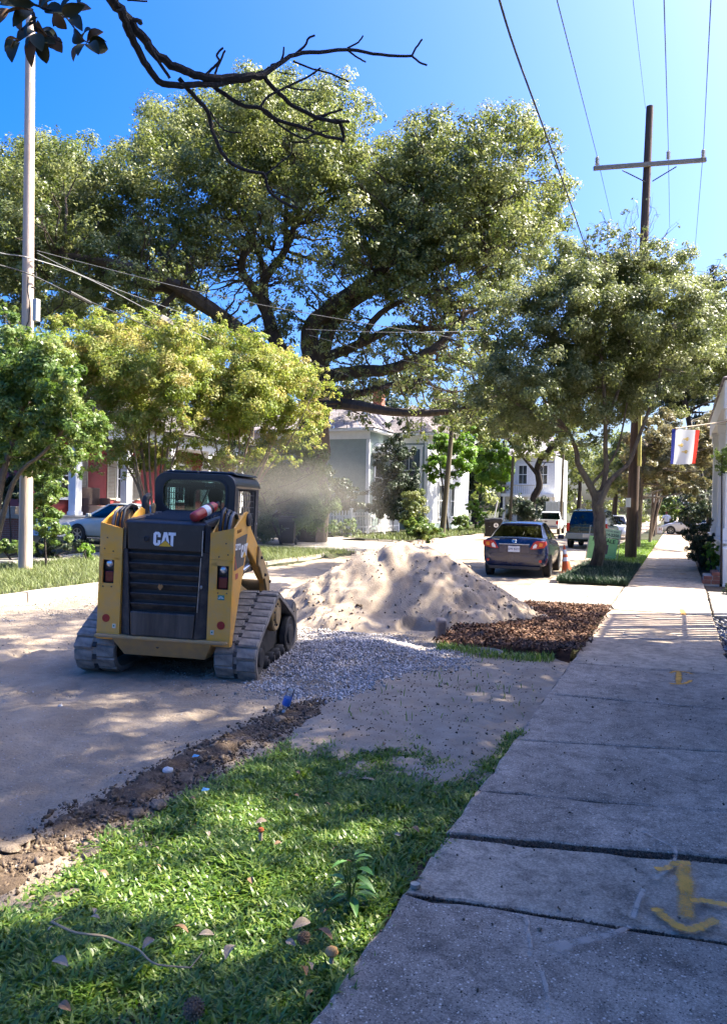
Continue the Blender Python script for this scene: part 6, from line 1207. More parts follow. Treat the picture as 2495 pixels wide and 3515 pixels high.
# --- loader arms, cylinders, bucket
for s in (-1, 1):
    ay_ = lambda P0: [(.5+(y_-.5)*.70, z) for y_, z in P0]
    A = plate('loader_arm', ay_([(.40, 1.66), (.52, 1.73), (1.05, 1.58), (1.75, 1.26), (2.05, 1.14), (2.28, .98), (2.36, .80), (2.34, .64), (2.24, .60), (2.12, .70), (1.98, .90), (1.72, 1.0), (1.2, 1.25), (.75, 1.40), (.5, 1.48)]), s*.585, s*.655, YEL, LD, bevel=.015)
    plate('arm_gusset', ay_([(1.45, 1.36), (1.72, 1.22), (1.95, 1.08), (2.2, .95), (2.26, .78), (2.1, .74), (1.9, .95), (1.75, .96), (1.55, 1.10), (1.42, 1.14)]), s*.656, s*.685, YELW, A)
    MB().lathe([(.05, -.06), (.05, .06), (.02, .07)], 14, onface((s*.65, 1.74, .70), (0, 1, 0), (0, 0, 1))).build('pin', STEEL, A, smooth=True)
    for y_, z in ((1.25, 1.22), (1.45, 1.0), (1.68, .9)): MB().lathe([(.02, 0), (.016, .02*s), (.002, .022*s)], 8, onface((s*.686, y_, z), (0, 1, 0), (0, 0, 1))).build('bolt', BLKM, A)
    MB().tube([(s*.56, .5, .95), (s*.56, .85, 1.08)], .05, 12).build('lift_cylinder', BLKM, LD, smooth=True); MB().tube([(s*.56, .85, 1.08), (s*.60, 1.2, 1.17)], .028, 10).build('cylinder_rod', CHROME, LD, smooth=True)
    plate('lift_link', [(.60, 1.0), (.70, 1.05), (1.0, .9), (1.4, .78), (1.38, .68), (.9, .80)], s*.52, s*.55, YELW, LD)
    plate('arm_drop', [(1.62, .82), (1.76, .82), (2.04, .32), (2.10, .12), (2.0, .12), (1.92, .28)], s*.36, s*.44, YELW, LD)
MB().tube([(-.6, 1.70, .84), (.6, 1.70, .84)], .07, 12).build('cross_tube', YELW, LD, smooth=True)
bk = MB(); bk.prism([(2.02, .05), (2.5, .0), (2.52, .03), (2.11, .09), (2.08, .45), (2.24, .60), (2.22, .62), (2.04, .47)], -.88, .88, 'x'); B_ = bk.build('bucket', pm('worn_steel_black', (.05, .047, .043), .5, (.20, .17, .13), 5, dirt=(.3, .25, .19), damt=.6), LD)
for s in (-1, 1): plate('bucket_side', [(2.03, .04), (2.52, .0), (2.30, .56), (2.22, .60), (2.06, .46)], s*.881, s*.90, MATS['worn_steel_black'], B_)
# --- tracks
def hull_path(cs, n=14):
    """closed belt path round three circles (y, z, r), clockwise from the rear bottom"""
    pts = []
    for (y_, z, r) in cs:
        for k in range(48): a = 2*math.pi*k/48; pts.append((y_+r*math.cos(a), z+r*math.sin(a)))
    pts.sort(); lo, hi = [], []
    for p in pts:
        while len(lo) > 1 and (lo[-1][0]-lo[-2][0])*(p[1]-lo[-2][1])-(lo[-1][1]-lo[-2][1])*(p[0]-lo[-2][0]) <= 0: lo.pop()
        lo.append(p)
    for p in reversed(pts):
        while len(hi) > 1 and (hi[-1][0]-hi[-2][0])*(p[1]-hi[-2][1])-(hi[-1][1]-hi[-2][1])*(p[0]-hi[-2][0]) <= 0: hi.pop()
        hi.append(p)
    h = lo[:-1]+hi[:-1]; L = [0]
    for i in range(len(h)): a, b = h[i], h[(i+1) % len(h)]; L.append(L[-1]+math.hypot(b[0]-a[0], b[1]-a[1]))
    return h, L
HP, HL = hull_path([(.33, .235, .235), (.98, .60, .24), (1.68, .27, .27)])
def along(s):
    s %= HL[-1]; i = max(0, min(len(HP)-1, int(np.searchsorted(HL, s, 'right'))-1)); a, b = HP[i], HP[(i+1) % len(HP)]; t = (s-HL[i])/max(1e-9, HL[i+1]-HL[i])
    d = Vector((0, b[0]-a[0], b[1]-a[1])).normalized(); return Vector((0, a[0]+(b[0]-a[0])*t, a[1]+(b[1]-a[1])*t)), d
NP = 36; lug = {}
for s in (-1, 1):
    x0, x1 = s*.54, s*.99; N = 150; vs = []; fs = []
    for i in range(N):
        p, d = along(HL[-1]*i/N); nrm = Vector((0, d.z, -d.y)); q = p-nrm*.045
        vs += [(x0, p.y, p.z), (x1, p.y, p.z), (x1, q.y, q.z), (x0, q.y, q.z)]
    for i in range(N):
        a, b = 4*i, 4*((i+1) % N)
        for k in range(4): fs.append((a+k, a+(k+1) % 4, b+(k+1) % 4, b+k))
    tr = MB().add(vs, fs).build('track', RUB, LD, smooth=True)
    for i in range(NP):
        p, d = along(HL[-1]*i/NP); nrm = Vector((0, d.z, -d.y)); pit = HL[-1]/NP
        for side in (0, 1):
            cx = s*(.54+.45*(.235 if side == 0 else .765)); off = pit*.42 if side else 0
            if 'm' not in lug:
                b = MB(); w_, l_, h_ = .205/2, pit*.48, .015
                b.hexa([(-w_, -l_, -.004), (w_, -l_, -.004), (w_, l_, -.004), (-w_, l_, -.004), (-w_+.004, -l_+.008, h_), (w_-.012, -l_+.008, h_*.8), (w_-.012, l_-.012, h_*.8), (-w_+.004, l_-.012, h_)])
                o = b.build('tread_lug', RUB, tr); lug['m'] = o.data
            else: o = link('tread_lug', lug['m'], None, tr)
            M = Matrix.Identity(4); xx = Vector((1, 0, 0))*(1 if side == s*0+1 else -1); yy = d if xx.x > 0 else -d
            for r_ in range(3): M[r_][0] = xx[r_]; M[r_][1] = yy[r_]; M[r_][2] = nrm[r_]; M[r_][3] = (p+d*off)[r_]
            M[0][3] = cx; o.matrix_local = M
        if i % 1 == 0:
            if 'c' not in lug: o = MB().box((0, 0, .004), (.045, pit*.42, .012)).build('guide_block', TYRE, tr); lug['c'] = o.data
            else: o = link('guide_block', lug['c'], None, tr)
            M = Matrix.Identity(4)
            for r_ in range(3): M[r_][0] = (1, 0, 0)[r_]; M[r_][1] = d[r_]; M[r_][2] = nrm[r_]; M[r_][3] = (p+d*pit*.5)[r_]
            M[0][3] = s*.765; o.matrix_local = M
    uc = plate('track_frame', [(.35, .12), (1.6, .12), (1.75, .25), (1.55, .42), (1.1, .50), (.75, .50), (.4, .32)], s*.62, s*.86, BLKM, LD, bevel=.02)
    wl = lambda nm, y_, z, r, x, mat: MB().lathe([(r*.3, -.05), (r*.92, -.05), (r, -.03), (r, .03), (r*.9, .045), (r*.55, .03), (r*.5, .055), (r*.25, .06), (r*.2, .06)], 22, Matrix.Translation((x, y_, z)) @ Matrix.Rotation(math.pi/2*s, 4, 'Y')).build(nm, mat, LD, smooth=True)
    wl('sprocket', .98, .60, .19, s*.93, YELW); wl('idler', .33, .235, .185, s*.93, BLKM); wl('idler', 1.68, .27, .22, s*.93, BLKM)
    for y_ in (.66, .90, 1.14, 1.36): wl('roller', y_, .115, .075, s*.93, BLKM)
    for k in range(9):
        a = 2*math.pi*k/9; MB().lathe([(.014, 0), (.012, .012*s), (.002, .014*s)], 6, onface((s*.965, .98+.12*math.cos(a), .60+.12*math.sin(a)), (0, 1, 0), (0, 0, 1))).build('sprocket_bolt', BLKM, LD)
# --- fire extinguisher lying on the hood (a thing of its own)
bpy.context.view_layer.update(); LM = LD.matrix_world.copy()
fx = empty('fire_extinguisher', LM @ Vector((.31, .22, 1.69)), 0, 'red fire extinguisher strapped to the right of the loader hood', 'extinguisher', scale=.92)
EM = Matrix.Rotation(math.radians(15), 4, 'Z') @ Matrix.Translation((0, -.06, .04)) @ Matrix.Rotation(math.radians(-24), 4, 'Z') @ Matrix.Rotation(math.radians(-68), 4, 'X') @ Matrix.Scale(.84, 4)
REDX = pm('extinguisher_red', (.36, .016, .014), .35, (.28, .012, .012), 8, dirt=(.3, .2, .15), damt=.3)
MB().lathe([(.02, -.145), (.052, -.14), (.066, -.12), (.068, -.09), (.068, .22), (.06, .26), (.03, .285), (.024, .31), (.02, .31)], 26, EM).build('cylinder', REDX, fx, smooth=True)
MB().lathe([(.0685, .05), (.0695, .052), (.0695, .13), (.0685, .132)], 26, EM).build('label', LOGOW, fx, smooth=True)
MB().lathe([(.07, .15), (.072, .152), (.072, .18), (.07, .182)], 26, EM).build('strap', BLKP, fx); MB().box((0, .0, .33), (.03, .05, .05), EM).box((.0, .06, .36), (.02, .14, .012), EM).build('handle', BLKP, fx)
MB().tube([EM @ Vector(p) for p in ((.02, 0, .31), (-.06, .02, .30), (-.10, .03, .22), (-.095, .03, .1))], .008, 6).build('hose', BLKP, fx, smooth=True)
# ================================================================== PEOPLE
def figure(name, label, bones, rad, root, mat, M, lvl=1):
    """one continuous body: joints joined by edges, a radius each"""
    keys = list(bones); me = bpy.data.meshes.new(name); idx = {k: i for i, k in enumerate(keys)}
    me.from_pydata([tuple(M @ Vector(bones[k][0])) for k in keys], [(idx[k], idx[bones[k][1]]) for k in keys if bones[k][1]], [])
    o = link(name, me, mat); sk = o.modifiers.new('skin', 'SKIN'); 
    for k in keys:
        v = me.skin_vertices[0].data[idx[k]]; r = rad[k]; v.radius = r if hasattr(r, '__len__') else (r, r); v.use_root = (k == root)
    sk.use_smooth_shade = True; sb = o.modifiers.new('sub', 'SUBSURF'); sb.levels = sb.render_levels = lvl; return tag(o, label, 'person')
SKIN = pm('skin', (.42, .25, .18), .6); NAVY = pm('navy_cloth', (.03, .04, .07), .9); DSK = pm('dark_skin', (.10, .06, .045), .6)
B = {'pel': ((0, 0, 0), None), 'chest': ((0, 0, .34), 'pel'), 'neck': ((0, .02, .50), 'chest'), 'head': ((0, .04, .62), 'neck'), 'crown': ((0, .03, .72), 'head')}
Rr = {'pel': .15, 'chest': (.19, .12), 'neck': .06, 'head': .085, 'crown': .07}
for s, n_ in ((-1, 'l'), (1, 'r')):
    B['sh'+n_] = ((s*.2, .0, .42), 'chest'); B['el'+n_] = ((s*.27, .10, .16), 'sh'+n_); B['wr'+n_] = ((s*.24, .32, .2), 'el'+n_); B['hd'+n_] = ((s*.23, .40, .22), 'wr'+n_); B['hip'+n_] = ((s*.1, .05, -.03), 'pel'); B['kn'+n_] = ((s*.13, .45, 0), 'hip'+n_); B['an'+n_] = ((s*.13, .55, -.38), 'kn'+n_); B['toe'+n_] = ((s*.13, .7, -.42), 'an'+n_)
    Rr.update({'sh'+n_: .065, 'el'+n_: .05, 'wr'+n_: .035, 'hd'+n_: .04, 'hip'+n_: .09, 'kn'+n_: .065, 'an'+n_: .045, 'toe'+n_: .035})
opm = LM @ Matrix.Translation((.13, 1.12, 1.28)) @ Matrix.Scale(.95, 4)
op = figure('person', 'machine operator seated in the loader cab seen from behind', B, Rr, 'pel', NAVY, opm)
MB().lathe([(.03, -.10), (.085, -.06), (.098, .0), (.092, .05), (.06, .095), (.01, .105)], 18, opm @ Matrix.Translation((0, .035, .68))).build('hair', BLKP, op, smooth=True)
# walker far down the pavement
wb = at(2286, 1832, 62); wb.z = 0
WM = Matrix.Translation(wb) @ Matrix.Rotation(math.radians(14), 4, 'Z')
B = {'pel': ((0, 0, .95), None), 'waist': ((0, .03, 1.12), 'pel'), 'chest': ((0, .08, 1.36), 'waist'), 'neck': ((0, .11, 1.50), 'chest'), 'head': ((0, .15, 1.63), 'neck'), 'crown': ((0, .15, 1.72), 'head')}
Rr = {'pel': (.17, .13), 'waist': (.17, .13), 'chest': (.20, .13), 'neck': .055, 'head': .088, 'crown': .07}
for s, n_, k1, a1, el in ((-1, 'l', (.10, .50), (-.02, .12), (-.12, .30)), (1, 'r', (-.02, .50), (-.36, .16), (.05, .28))):
    B['sh'+n_] = ((s*.2, .07, 1.42), 'chest'); B['el'+n_] = ((s*.32, el[0]+.05, 1.16), 'sh'+n_); B['wr'+n_] = ((s*.28, el[0]+.25, 1.05), 'el'+n_); B['hd'+n_] = ((s*.26, el[0]+.32, 1.02), 'wr'+n_)
    B['hip'+n_] = ((s*.1, 0, .90), 'pel'); B['kn'+n_] = ((s*.1, k1[0], k1[1]), 'hip'+n_); B['an'+n_] = ((s*.1, a1[0], a1[1]), 'kn'+n_); B['toe'+n_] = ((s*.11, a1[0]+.16, max(.04, a1[1]-.08)), 'an'+n_)
    Rr.update({'sh'+n_: .07, 'el'+n_: .048, 'wr'+n_: .035, 'hd'+n_: .04, 'hip'+n_: .10, 'kn'+n_: .065, 'an'+n_: .042, 'toe'+n_: .045})
wk = figure('person', 'person in a white shirt and dark shorts walking away on the far sidewalk', B, Rr, 'pel', SKIN, WM)
MB().lathe([(.19, .93), (.205, 1.0), (.2, 1.15), (.215, 1.33), (.2, 1.44), (.09, 1.50)], 18, WM @ Matrix.Translation((0, .05, 0))).build('shirt', WHITE, wk, smooth=True)
for s in (-1, 1): MB().tube([WM @ Vector((s*.19, .08, 1.44)), WM @ Vector((s*.30, .0 if s < 0 else .1, 1.22))], [.085, .085], 12).build('sleeve', WHITE, wk, smooth=True); MB().tube([WM @ Vector((s*.09, .01, .96)), WM @ Vector((s*.1, .06 if s < 0 else -.02, .56))], [.125, .105], 12).build('shorts_leg', NAVY, wk, smooth=True)
MB().lathe([(.06, -.09), (.095, -.03), (.10, .02), (.08, .07), (.01, .10)], 16, WM @ Matrix.Translation((0, .13, 1.68))).build('hair', pm('reddish_hair', (.22, .05, .035), .8), wk, smooth=True)
# ================================================================== VEHICLES
def paint(name, c, rough=.22): return pm(name, c, rough, tuple(k*.85 for k in c), 2, coat=.35, dirt=(.3, .27, .22), dscale=3, damt=.15)
CARG = glassmat('car_glass', (.30, .36, .36), .1); REDL = pm('lamp_red', (.45, .015, .012), .15, (.35, .01, .01), 40); AMB = pm('lamp_amber', (.75, .22, .02), .15); CLR = pm('lamp_clear', (.75, .72, .70), .12); PLATE = pm('plate_white', (.68, .70, .72), .4); INK = pm('plate_ink', (.02, .03, .10), .6); INT = pm('dark_interior', (.03, .03, .032), .8)
def loft(stations, prof):
    """stations -> rings of a closed body; prof(st) gives the half outline from bottom centre to top centre"""
    vs, fs = [], []; m = None
    for st in stations:
        h = prof(st); full = [(x, z) for x, z in h]+[(-x, z) for x, z in reversed(h[1:-1])]; m = len(full); vs += [(x, st[0], z) for x, z in full]
    n = len(stations)
    for i in range(n-1):
        for k in range(m): fs.append((i*m+k, i*m+(k+1) % m, (i+1)*m+(k+1) % m, (i+1)*m+k))
    fs += [tuple(range(m)), tuple(range((n-1)*m, n*m))]; return vs, fs
def bodyprof(st):
    y, hw, zb, zt = st[:4]; zm = zb+(zt-zb)*.5
    return [(0, zb), (hw*.80, zb), (hw*.95, zb+.07), (hw, zm-.1), (hw, zm+.08), (hw*.985, zt-.16), (hw*.94, zt-.045), (hw*.84, zt), (hw*.4, zt+.02), (0, zt+.025)]
def solid(P_, th=.03):
    """panel polygon (3-D) given thickness inwards (towards the car's middle line)"""
    c = [Vector(p) for p in P_]; n = (c[1]-c[0]).cross(c[2]-c[0]).normalized(); m = sum(c, Vector())/len(c)
    if n.dot(m-Vector((0, m.y*.6, .8))) < 0: n = -n
    q = [p-n*th for p in c]; k = len(c)
    return c+q, [tuple(range(k)), tuple(range(k, 2*k))[::-1]]+[(i, (i+1) % k, k+(i+1) % k, k+i) for i in range(k)]
def wheel(root, x, y, r, w_, spokes=6, rim=None):
    s = 1 if x > 0 else -1; M = Matrix.Translation((x, y, r)) @ Matrix.Rotation(math.pi/2*s, 4, 'Y'); h = w_/2
    Wt = MB().lathe([(r*.62, -h), (r*.93, -h), (r, -h*.75), (r, h*.75), (r*.93, h), (r*.66, h), (r*.62, h*.7)], 28, M).build('wheel', TYRE, root, smooth=True)
    mb = MB(); mb.lathe([(.02, h*.1), (r*.60, h*.1), (r*.62, h*.9), (r*.66, h*.92), (r*.64, h*.5)], 24, M)
    R_ = MB().lathe([(.01, h*.15), (r*.64, h*.15), (r*.64, h*.2)], 24, M).build('wheel_well', INT, Wt)
    mb = MB(); mb.lathe([(r*.60, h*.3), (r*.60, h*.94), (r*.67, h*.98), (r*.67, h*.3)], 24, M); mb.lathe([(.005, h*.3), (r*.16, h*.3), (r*.16, h*.85), (.01, h*.9)], 12, M)
    for k in range(spokes):
        A = M @ Matrix.Rotation(2*math.pi*k/spokes, 4, 'Z'); mb.hexa([(r*.12, -r*.07, h*.5), (r*.62, -r*.045, h*.5), (r*.62, r*.045, h*.5), (r*.12, r*.07, h*.5), (r*.12, -r*.06, h*.85), (r*.62, -r*.04, h*.9), (r*.62, r*.04, h*.9), (r*.12, r*.06, h*.85)], A)
    mb.build('rim', rim or STEEL, Wt); return Wt
def car(name, label, cat, loc, rz, pnt, st, G, wheels, wr=.315, group=None, seats=True):
    """G: cabin points on the right side: RB RT FT FB (windscreen lines) SB ST SF FS (side glass corners), B pillar y"""
    root = empty(name, loc, rz, label, cat, group)
    v, f = loft(st, bodyprof); b = MB().add(v, f).build('body', pnt, root, smooth=True); s_ = b.modifiers.new('sub', 'SUBSURF'); s_.levels = s_.render_levels = 1
    m_ = lambda p: (-p[0], p[1], p[2])
    for mir in (False, True):
        g = {k: (m_(p) if mir else p) for k, p in G.items() if k != 'B'}
        for poly in ([g['RB'], g['SB'], g['ST'], g['RT']], [g['FB'], g['SF'], g['FS'], g['FT']]): MB().add(*solid(poly)).build('pillar', pnt, root, bevel=.006)
        B_ = G['B']; t = lambda a, b_, y: tuple(Vector(a).lerp(Vector(b_), (y-a[1])/(b_[1]-a[1])))
        p0, p1 = t(g['SB'], g['SF'], B_-.05), t(g['SB'], g['SF'], B_+.05); p2, p3 = t(g['ST'], g['FS'], B_+.04), t(g['ST'], g['FS'], B_-.04); MB().add(*solid([p0, p1, p2, p3], .04)).build('pillar', pnt, root, bevel=.006)
    ry0, ry1, rx, rz_ = G['RT'][1], G['FT'][1], G['RT'][0], G['RT'][2]
    rs = [(ry0-.01, rx, rz_), (ry0+.15, rx+.02, rz_+.03), ((ry0+ry1)/2, rx+.035, G['RT'][2]*.5+G['FT'][2]*.5+.045), (ry1-.2, rx+.02, G['FT'][2]+.03), (ry1+.01, G['FT'][0], G['FT'][2])]
    v, f = loft(rs, lambda q: [(0, q[2]-.03), (q[1]*.9, q[2]-.03), (q[1]+.015, q[2]-.025), (q[1], q[2]), (q[1]*.8, q[2]+.025), (0, q[2]+.035)]); MB().add(v, f).build('roof', pnt, root, smooth=True)
    gp = [('rear_window', [G['RB'], G['RT'], m_(G['RT']), m_(G['RB'])]), ('windscreen', [G['FB'], G['FT'], m_(G['FT']), m_(G['FB'])])]+[('side_window', [q(G['SB']), q(G['SF']), q(G['FS']), q(G['ST'])]) for q in (lambda p: p, m_)]
    for nm, p in gp: v, f = solid(p, .012); c_ = sum((Vector(k) for k in v), Vector())/len(v); MB().add([tuple(Vector(k)+(c_-Vector(k))*.012-Vector((math.copysign(.012, k[0]) if nm == 'side_window' else 0, 0, .004))) for k in v], f).build(nm, CARG, root)
    if seats:
        for x in (-.38, .38):
            for y in (-.75, .25): MB().bx(x-.2, x+.2, y-.12, y, .8, 1.12).bx(x-.12, x+.12, y-.1, y-.02, 1.13, 1.30).build('headrest', INT, root, bevel=.04)
    for (x, y) in wheels:
        for s in (-1, 1):
            wheel(root, s*(x-.09), y, wr, .2); MB().lathe([(wr*1.12, -.01), (wr*1.12, .004), (.01, .006)], 24, Matrix.Translation((s*(x-.014), y, wr+.02)) @ Matrix.Rotation(math.pi/2*s, 4, 'Y')).build('wheel_arch', INT, root)
    for s in (-1, 1): MB().bx(s*(G['SF'][0]+.06), s*(G['SF'][0]+.24), G['SF'][1]-.25, G['SF'][1]-.13, G['SF'][2]+.0, G['SF'][2]+.13).build('wing_mirror', pnt, root, bevel=.03, segs=3)
    return root
def rearpoly(root, name, pts, y0, y1, mat, bevel=.008, parent=None): return MB().prism(pts, y0, y1, 'y').build(name, mat, parent or root, bevel=bevel)
SED = [(-2.27, .74, .38, .86), (-2.22, .83, .30, 1.03), (-2.05, .865, .25, 1.075), (-1.6, .88, .22, 1.06), (-.6, .885, .20, 1.0), (.7, .885, .20, .96), (1.25, .88, .21, .93), (1.8, .85, .23, .80), (2.15, .78, .25, .66), (2.27, .62, .30, .56)]
SG = dict(RB=(.70, -1.78, 1.06), RT=(.55, -1.02, 1.405), FT=(.56, .30, 1.425), FB=(.74, 1.18, .97), SB=(.80, -1.38, 1.03), ST=(.60, -.90, 1.39), SF=(.81, .98, .97), FS=(.60, .20, 1.40), B=-.2)
BLUE = paint('blue_paint', (.003, .010, .045))
cp = at(1775, 1900, 19.6); 
co = car('sedan', 'dark blue sedan with a white licence plate parked behind the sand heap', 'car', (-3.84, 20.9, -.05), math.radians(3), BLUE, SED, SG, ((.885, -1.32), (.885, 1.30)))
co.scale = (.92, .92, .94)
for s in (-1, 1):
    T_ = rearpoly(co, 'tail_lamp', [(s*.42, .79), (s*.50, .775), (s*.80, .83), (s*.845, .90), (s*.83, .985), (s*.60, 1.0), (s*.52, .96)], -2.292, -2.05, REDL)
    rearpoly(co, 'turn_signal', [(s*.66, .855), (s*.75, .865), (s*.76, .945), (s*.67, .955)], -2.298, -2.2, AMB, .004, T_); rearpoly(co, 'reversing_lamp', [(s*.49, .80), (s*.59, .82), (s*.61, .90), (s*.56, .93), (s*.51, .87)], -2.298, -2.2, CLR, .004, T_)
    MB().lathe([(.04, 0), (.036, .01), (.002, .012)], 14, onface((s*.70, -2.262, .47), (1, 0, 0), (0, 0, 1))).build('reflector', REDL, co, smooth=True)
rearpoly(co, 'trunk_trim', [(-.40, .885), (.40, .885), (.41, .915), (-.41, .915)], -2.300, -2.2, STEEL, .006)
rearpoly(co, 'plate_recess', [(-.42, .66), (.42, .66), (.40, .875), (-.40, .875)], -2.283, -2.2, BLUE, .01)
pl = rearpoly(co, 'licence_plate', [(-.155, .70), (.155, .70), (.155, .855), (-.155, .855)], -2.292, -2.28, PLATE, .004); text('plate_text', '699 BZD', .082, onface((0, -2.2935, .772), (1, 0, 0), (0, 0, 1)), INK, pl, bold=.001, depth=.0008); text('plate_state', 'LOUISIANA', .026, onface((0, -2.2935, .838), (1, 0, 0), (0, 0, 1)), INK, pl, depth=.0008)
text('model_name', 'COROLLA', .042, onface((-.50, -2.272, 1.022), (1, 0, 0), (0, 0, 1)), CHROME, co, bold=.001, depth=.003)
eb_ = empty('maker_emblem', (0, -2.262, 1.0)); eb_.parent = co; EM_ = onface((0, -.012, -.01), (1, 0, 0), (0, .2, 1))
for rx_, rz2, cz_ in ((.062, .043, 0), (.026, .042, 0), (.042, .017, .02)): MB().tube([EM_ @ Vector((rx_*math.cos(a), cz_+rz2*math.sin(a), 0)) for a in np.linspace(0, 2*math.pi, 25)], .006, 6).build('emblem_ring', CHROME, eb_, smooth=True)
rearpoly(co, 'bumper_groove', [(-.80, .635), (.80, .635), (.80, .648), (-.80, .648)], -2.262, -2.2, INT, .003); rearpoly(co, 'lower_valance', [(-.66, .24), (.66, .24), (.70, .33), (-.70, .33)], -2.255, -2.1, BLKP, .01)
MB().box((0, -2.05, 1.06), (.2, .04, .03)).build('brake_light', INT, co); 
# green suv
SUVS = [(-2.38, .84, .42, 1.02), (-2.34, .90, .36, 1.10), (-2.1, .92, .30, 1.12), (0, .93, .28, 1.08), (1.2, .92, .28, 1.06), (1.9, .90, .30, 1.0), (2.25, .84, .34, .85), (2.36, .74, .40, .7)]
SUVG = dict(RB=(.80, -2.28, 1.10), RT=(.66, -2.02, 1.70), FT=(.64, .55, 1.72), FB=(.80, 1.2, 1.08), SB=(.87, -2.1, 1.09), ST=(.70, -1.9, 1.67), SF=(.87, 1.0, 1.08), FS=(.70, .45, 1.68), B=-.5)
GREENP = paint('dark_green_paint', (.008, .026, .024)); sp = at(2022, 1866, 34); 
su = car('suv', 'dark green sport utility vehicle parked behind the forked street tree', 'car', (sp.x, sp.y+2.3, -.05), math.radians(-3), GREENP, SUVS, SUVG, ((.95, -1.4), (.95, 1.4)), .37)
for s in (-1, 1): rearpoly(su, 'tail_lamp', [(s*.76, .80), (s*.90, .80), (s*.88, 1.16), (s*.77, 1.16)], -2.41, -2.1, REDL)
rearpoly(su, 'bumper', [(-.93, .45), (.93, .45), (.93, .72), (-.93, .72)], -2.46, -2.2, pm('grey_bumper', (.20, .24, .24), .4), .03); rearpoly(su, 'licence_plate', [(-.16, .53), (.16, .53), (.16, .69), (-.16, .69)], -2.475, -2.45, pm('plate_cream', (.66, .62, .52), .5), .004)
rearpoly(su, 'tailgate_trim', [(-.55, .93), (.55, .93), (.55, 1.02), (-.55, 1.02)], -2.405, -2.3, MATS['dark_green_paint'], .01); MB().tube([(-.5, -1.8, 1.80), (-.5, .4, 1.82)], .02, 6).tube([(.5, -1.8, 1.80), (.5, .4, 1.82)], .02, 6).build('roof_rack', BLKP, su)
MB().tube([(.05, -2.27, 1.14), (.32, -2.22, 1.26)], .012, 5).build('wiper', BLKP, su)
# white pickup
WP = paint('white_car_paint', (.66, .66, .64), .25); pp = at(1868, 1819, 54)
PK = [(.15, .84, .34, 1.05), (.5, .86, .30, 1.06), (1.2, .86, .30, 1.02), (1.9, .84, .32, .98), (2.3, .78, .36, .86), (2.42, .68, .42, .72)]
PG = dict(RB=(.74, .12, 1.05), RT=(.62, .22, 1.56), FT=(.62, .80, 1.58), FB=(.76, 1.35, 1.04), SB=(.82, .18, 1.04), ST=(.66, .28, 1.54), SF=(.83, 1.2, 1.02), FS=(.66, .75, 1.55), B=.3)
pk = car('pickup_truck', 'white pickup truck seen from behind down the street', 'truck', (pp.x, pp.y+2.4, -.05), math.radians(2), WP, PK, PG, ((.885, -1.45), (.885, 1.5)), .35, seats=False)
mb = MB(); mb.bx(-.86, -.76, -2.42, .12, .42, 1.06).bx(.76, .86, -2.42, .12, .42, 1.06).bx(-.755, .755, -2.40, .12, .5, .62); mb.build('bed', WP, pk, bevel=.02)
rearpoly(pk, 'tailgate', [(-.70, .62), (.70, .62), (.70, 1.06), (-.70, 1.06)], -2.43, -2.36, WP, .02); rearpoly(pk, 'bumper', [(-.86, .40), (.86, .40), (.86, .56), (-.86, .56)], -2.55, -2.3, STEEL, .02)
for s in (-1, 1): rearpoly(pk, 'tail_lamp', [(s*.71, .72), (s*.865, .72), (s*.865, .98), (s*.71, .98)], -2.445, -2.35, REDL)
rearpoly(pk, 'licence_plate', [(-.15, .42), (.15, .42), (.15, .54), (-.15, .54)], -2.56, -2.54, PLATE, .004); rearpoly(pk, 'gate_handle', [(-.1, .9), (.1, .9), (.1, .96), (-.1, .96)], -2.44, -2.42, BLKP, .004)
# white cars
hp = at(365, 1885, 28.6)
wc = car('hatchback', 'white car parked beside the red house behind the loader', 'car', (-18.75, 22.35, .11), math.radians(90), paint('pale_car_paint', (.50, .53, .50), .25), SED, SG, ((.905, -1.32), (.905, 1.36)), .33)
for s in (-1, 1): MB().prism([(1.75, .66), (2.2, .58), (2.2, .66), (1.95, .74)], s*.72, s*.865, 'x').build('headlamp', CLR, wc, bevel=.01); MB().bx(s*.84, s*.872, 2.0, 2.12, .55, .585).build('side_marker', AMB, wc)
fp = at(2110, 1800, 48); f2 = car('parked_car', 'white car parked beyond the green sport utility vehicle', 'car', (fp.x, fp.y, -.05), math.radians(180), WP, SED, SG, ((.905, -1.32), (.905, 1.30)), group=None)
fp = at(2375, 1800, 58); f3 = car('parked_car', 'white car with dark windows on the right beyond the hedge', 'car', (fp.x, fp.y, .0), math.radians(70), WP, SED, SG, ((.905, -1.32), (.905, 1.30)))
# ================================================================== SMALL THINGS
# traffic cone
ORG = pm('cone_orange', (.62, .11, .02), .6, (.5, .085, .02), 6, dirt=(.3, .2, .14), damt=.3)
gp_ = ground(1945, 1968, .03); cn = empty('traffic_cone', gp_, 0, 'orange traffic cone with two white bands leaning at the kerb', 'cone')
CM = Matrix.Rotation(math.radians(-7), 4, 'Y')
MB().box((0, 0, .02), (.36, .36, .04)).build('base', ORG, cn, bevel=.01)
rr = lambda z: .135-.118*(z-.04)/.70
MB().lathe([(rr(.04), .04), (rr(.74), .74)], 18, CM).build('cone_body', ORG, cn, smooth=True)
for a, b in ((.32, .42), (.50, .62)): MB().lathe([(rr(a)+.003, a), (rr(b)+.003, b)], 18, CM).build('white_band', WHITE, cn, smooth=True)
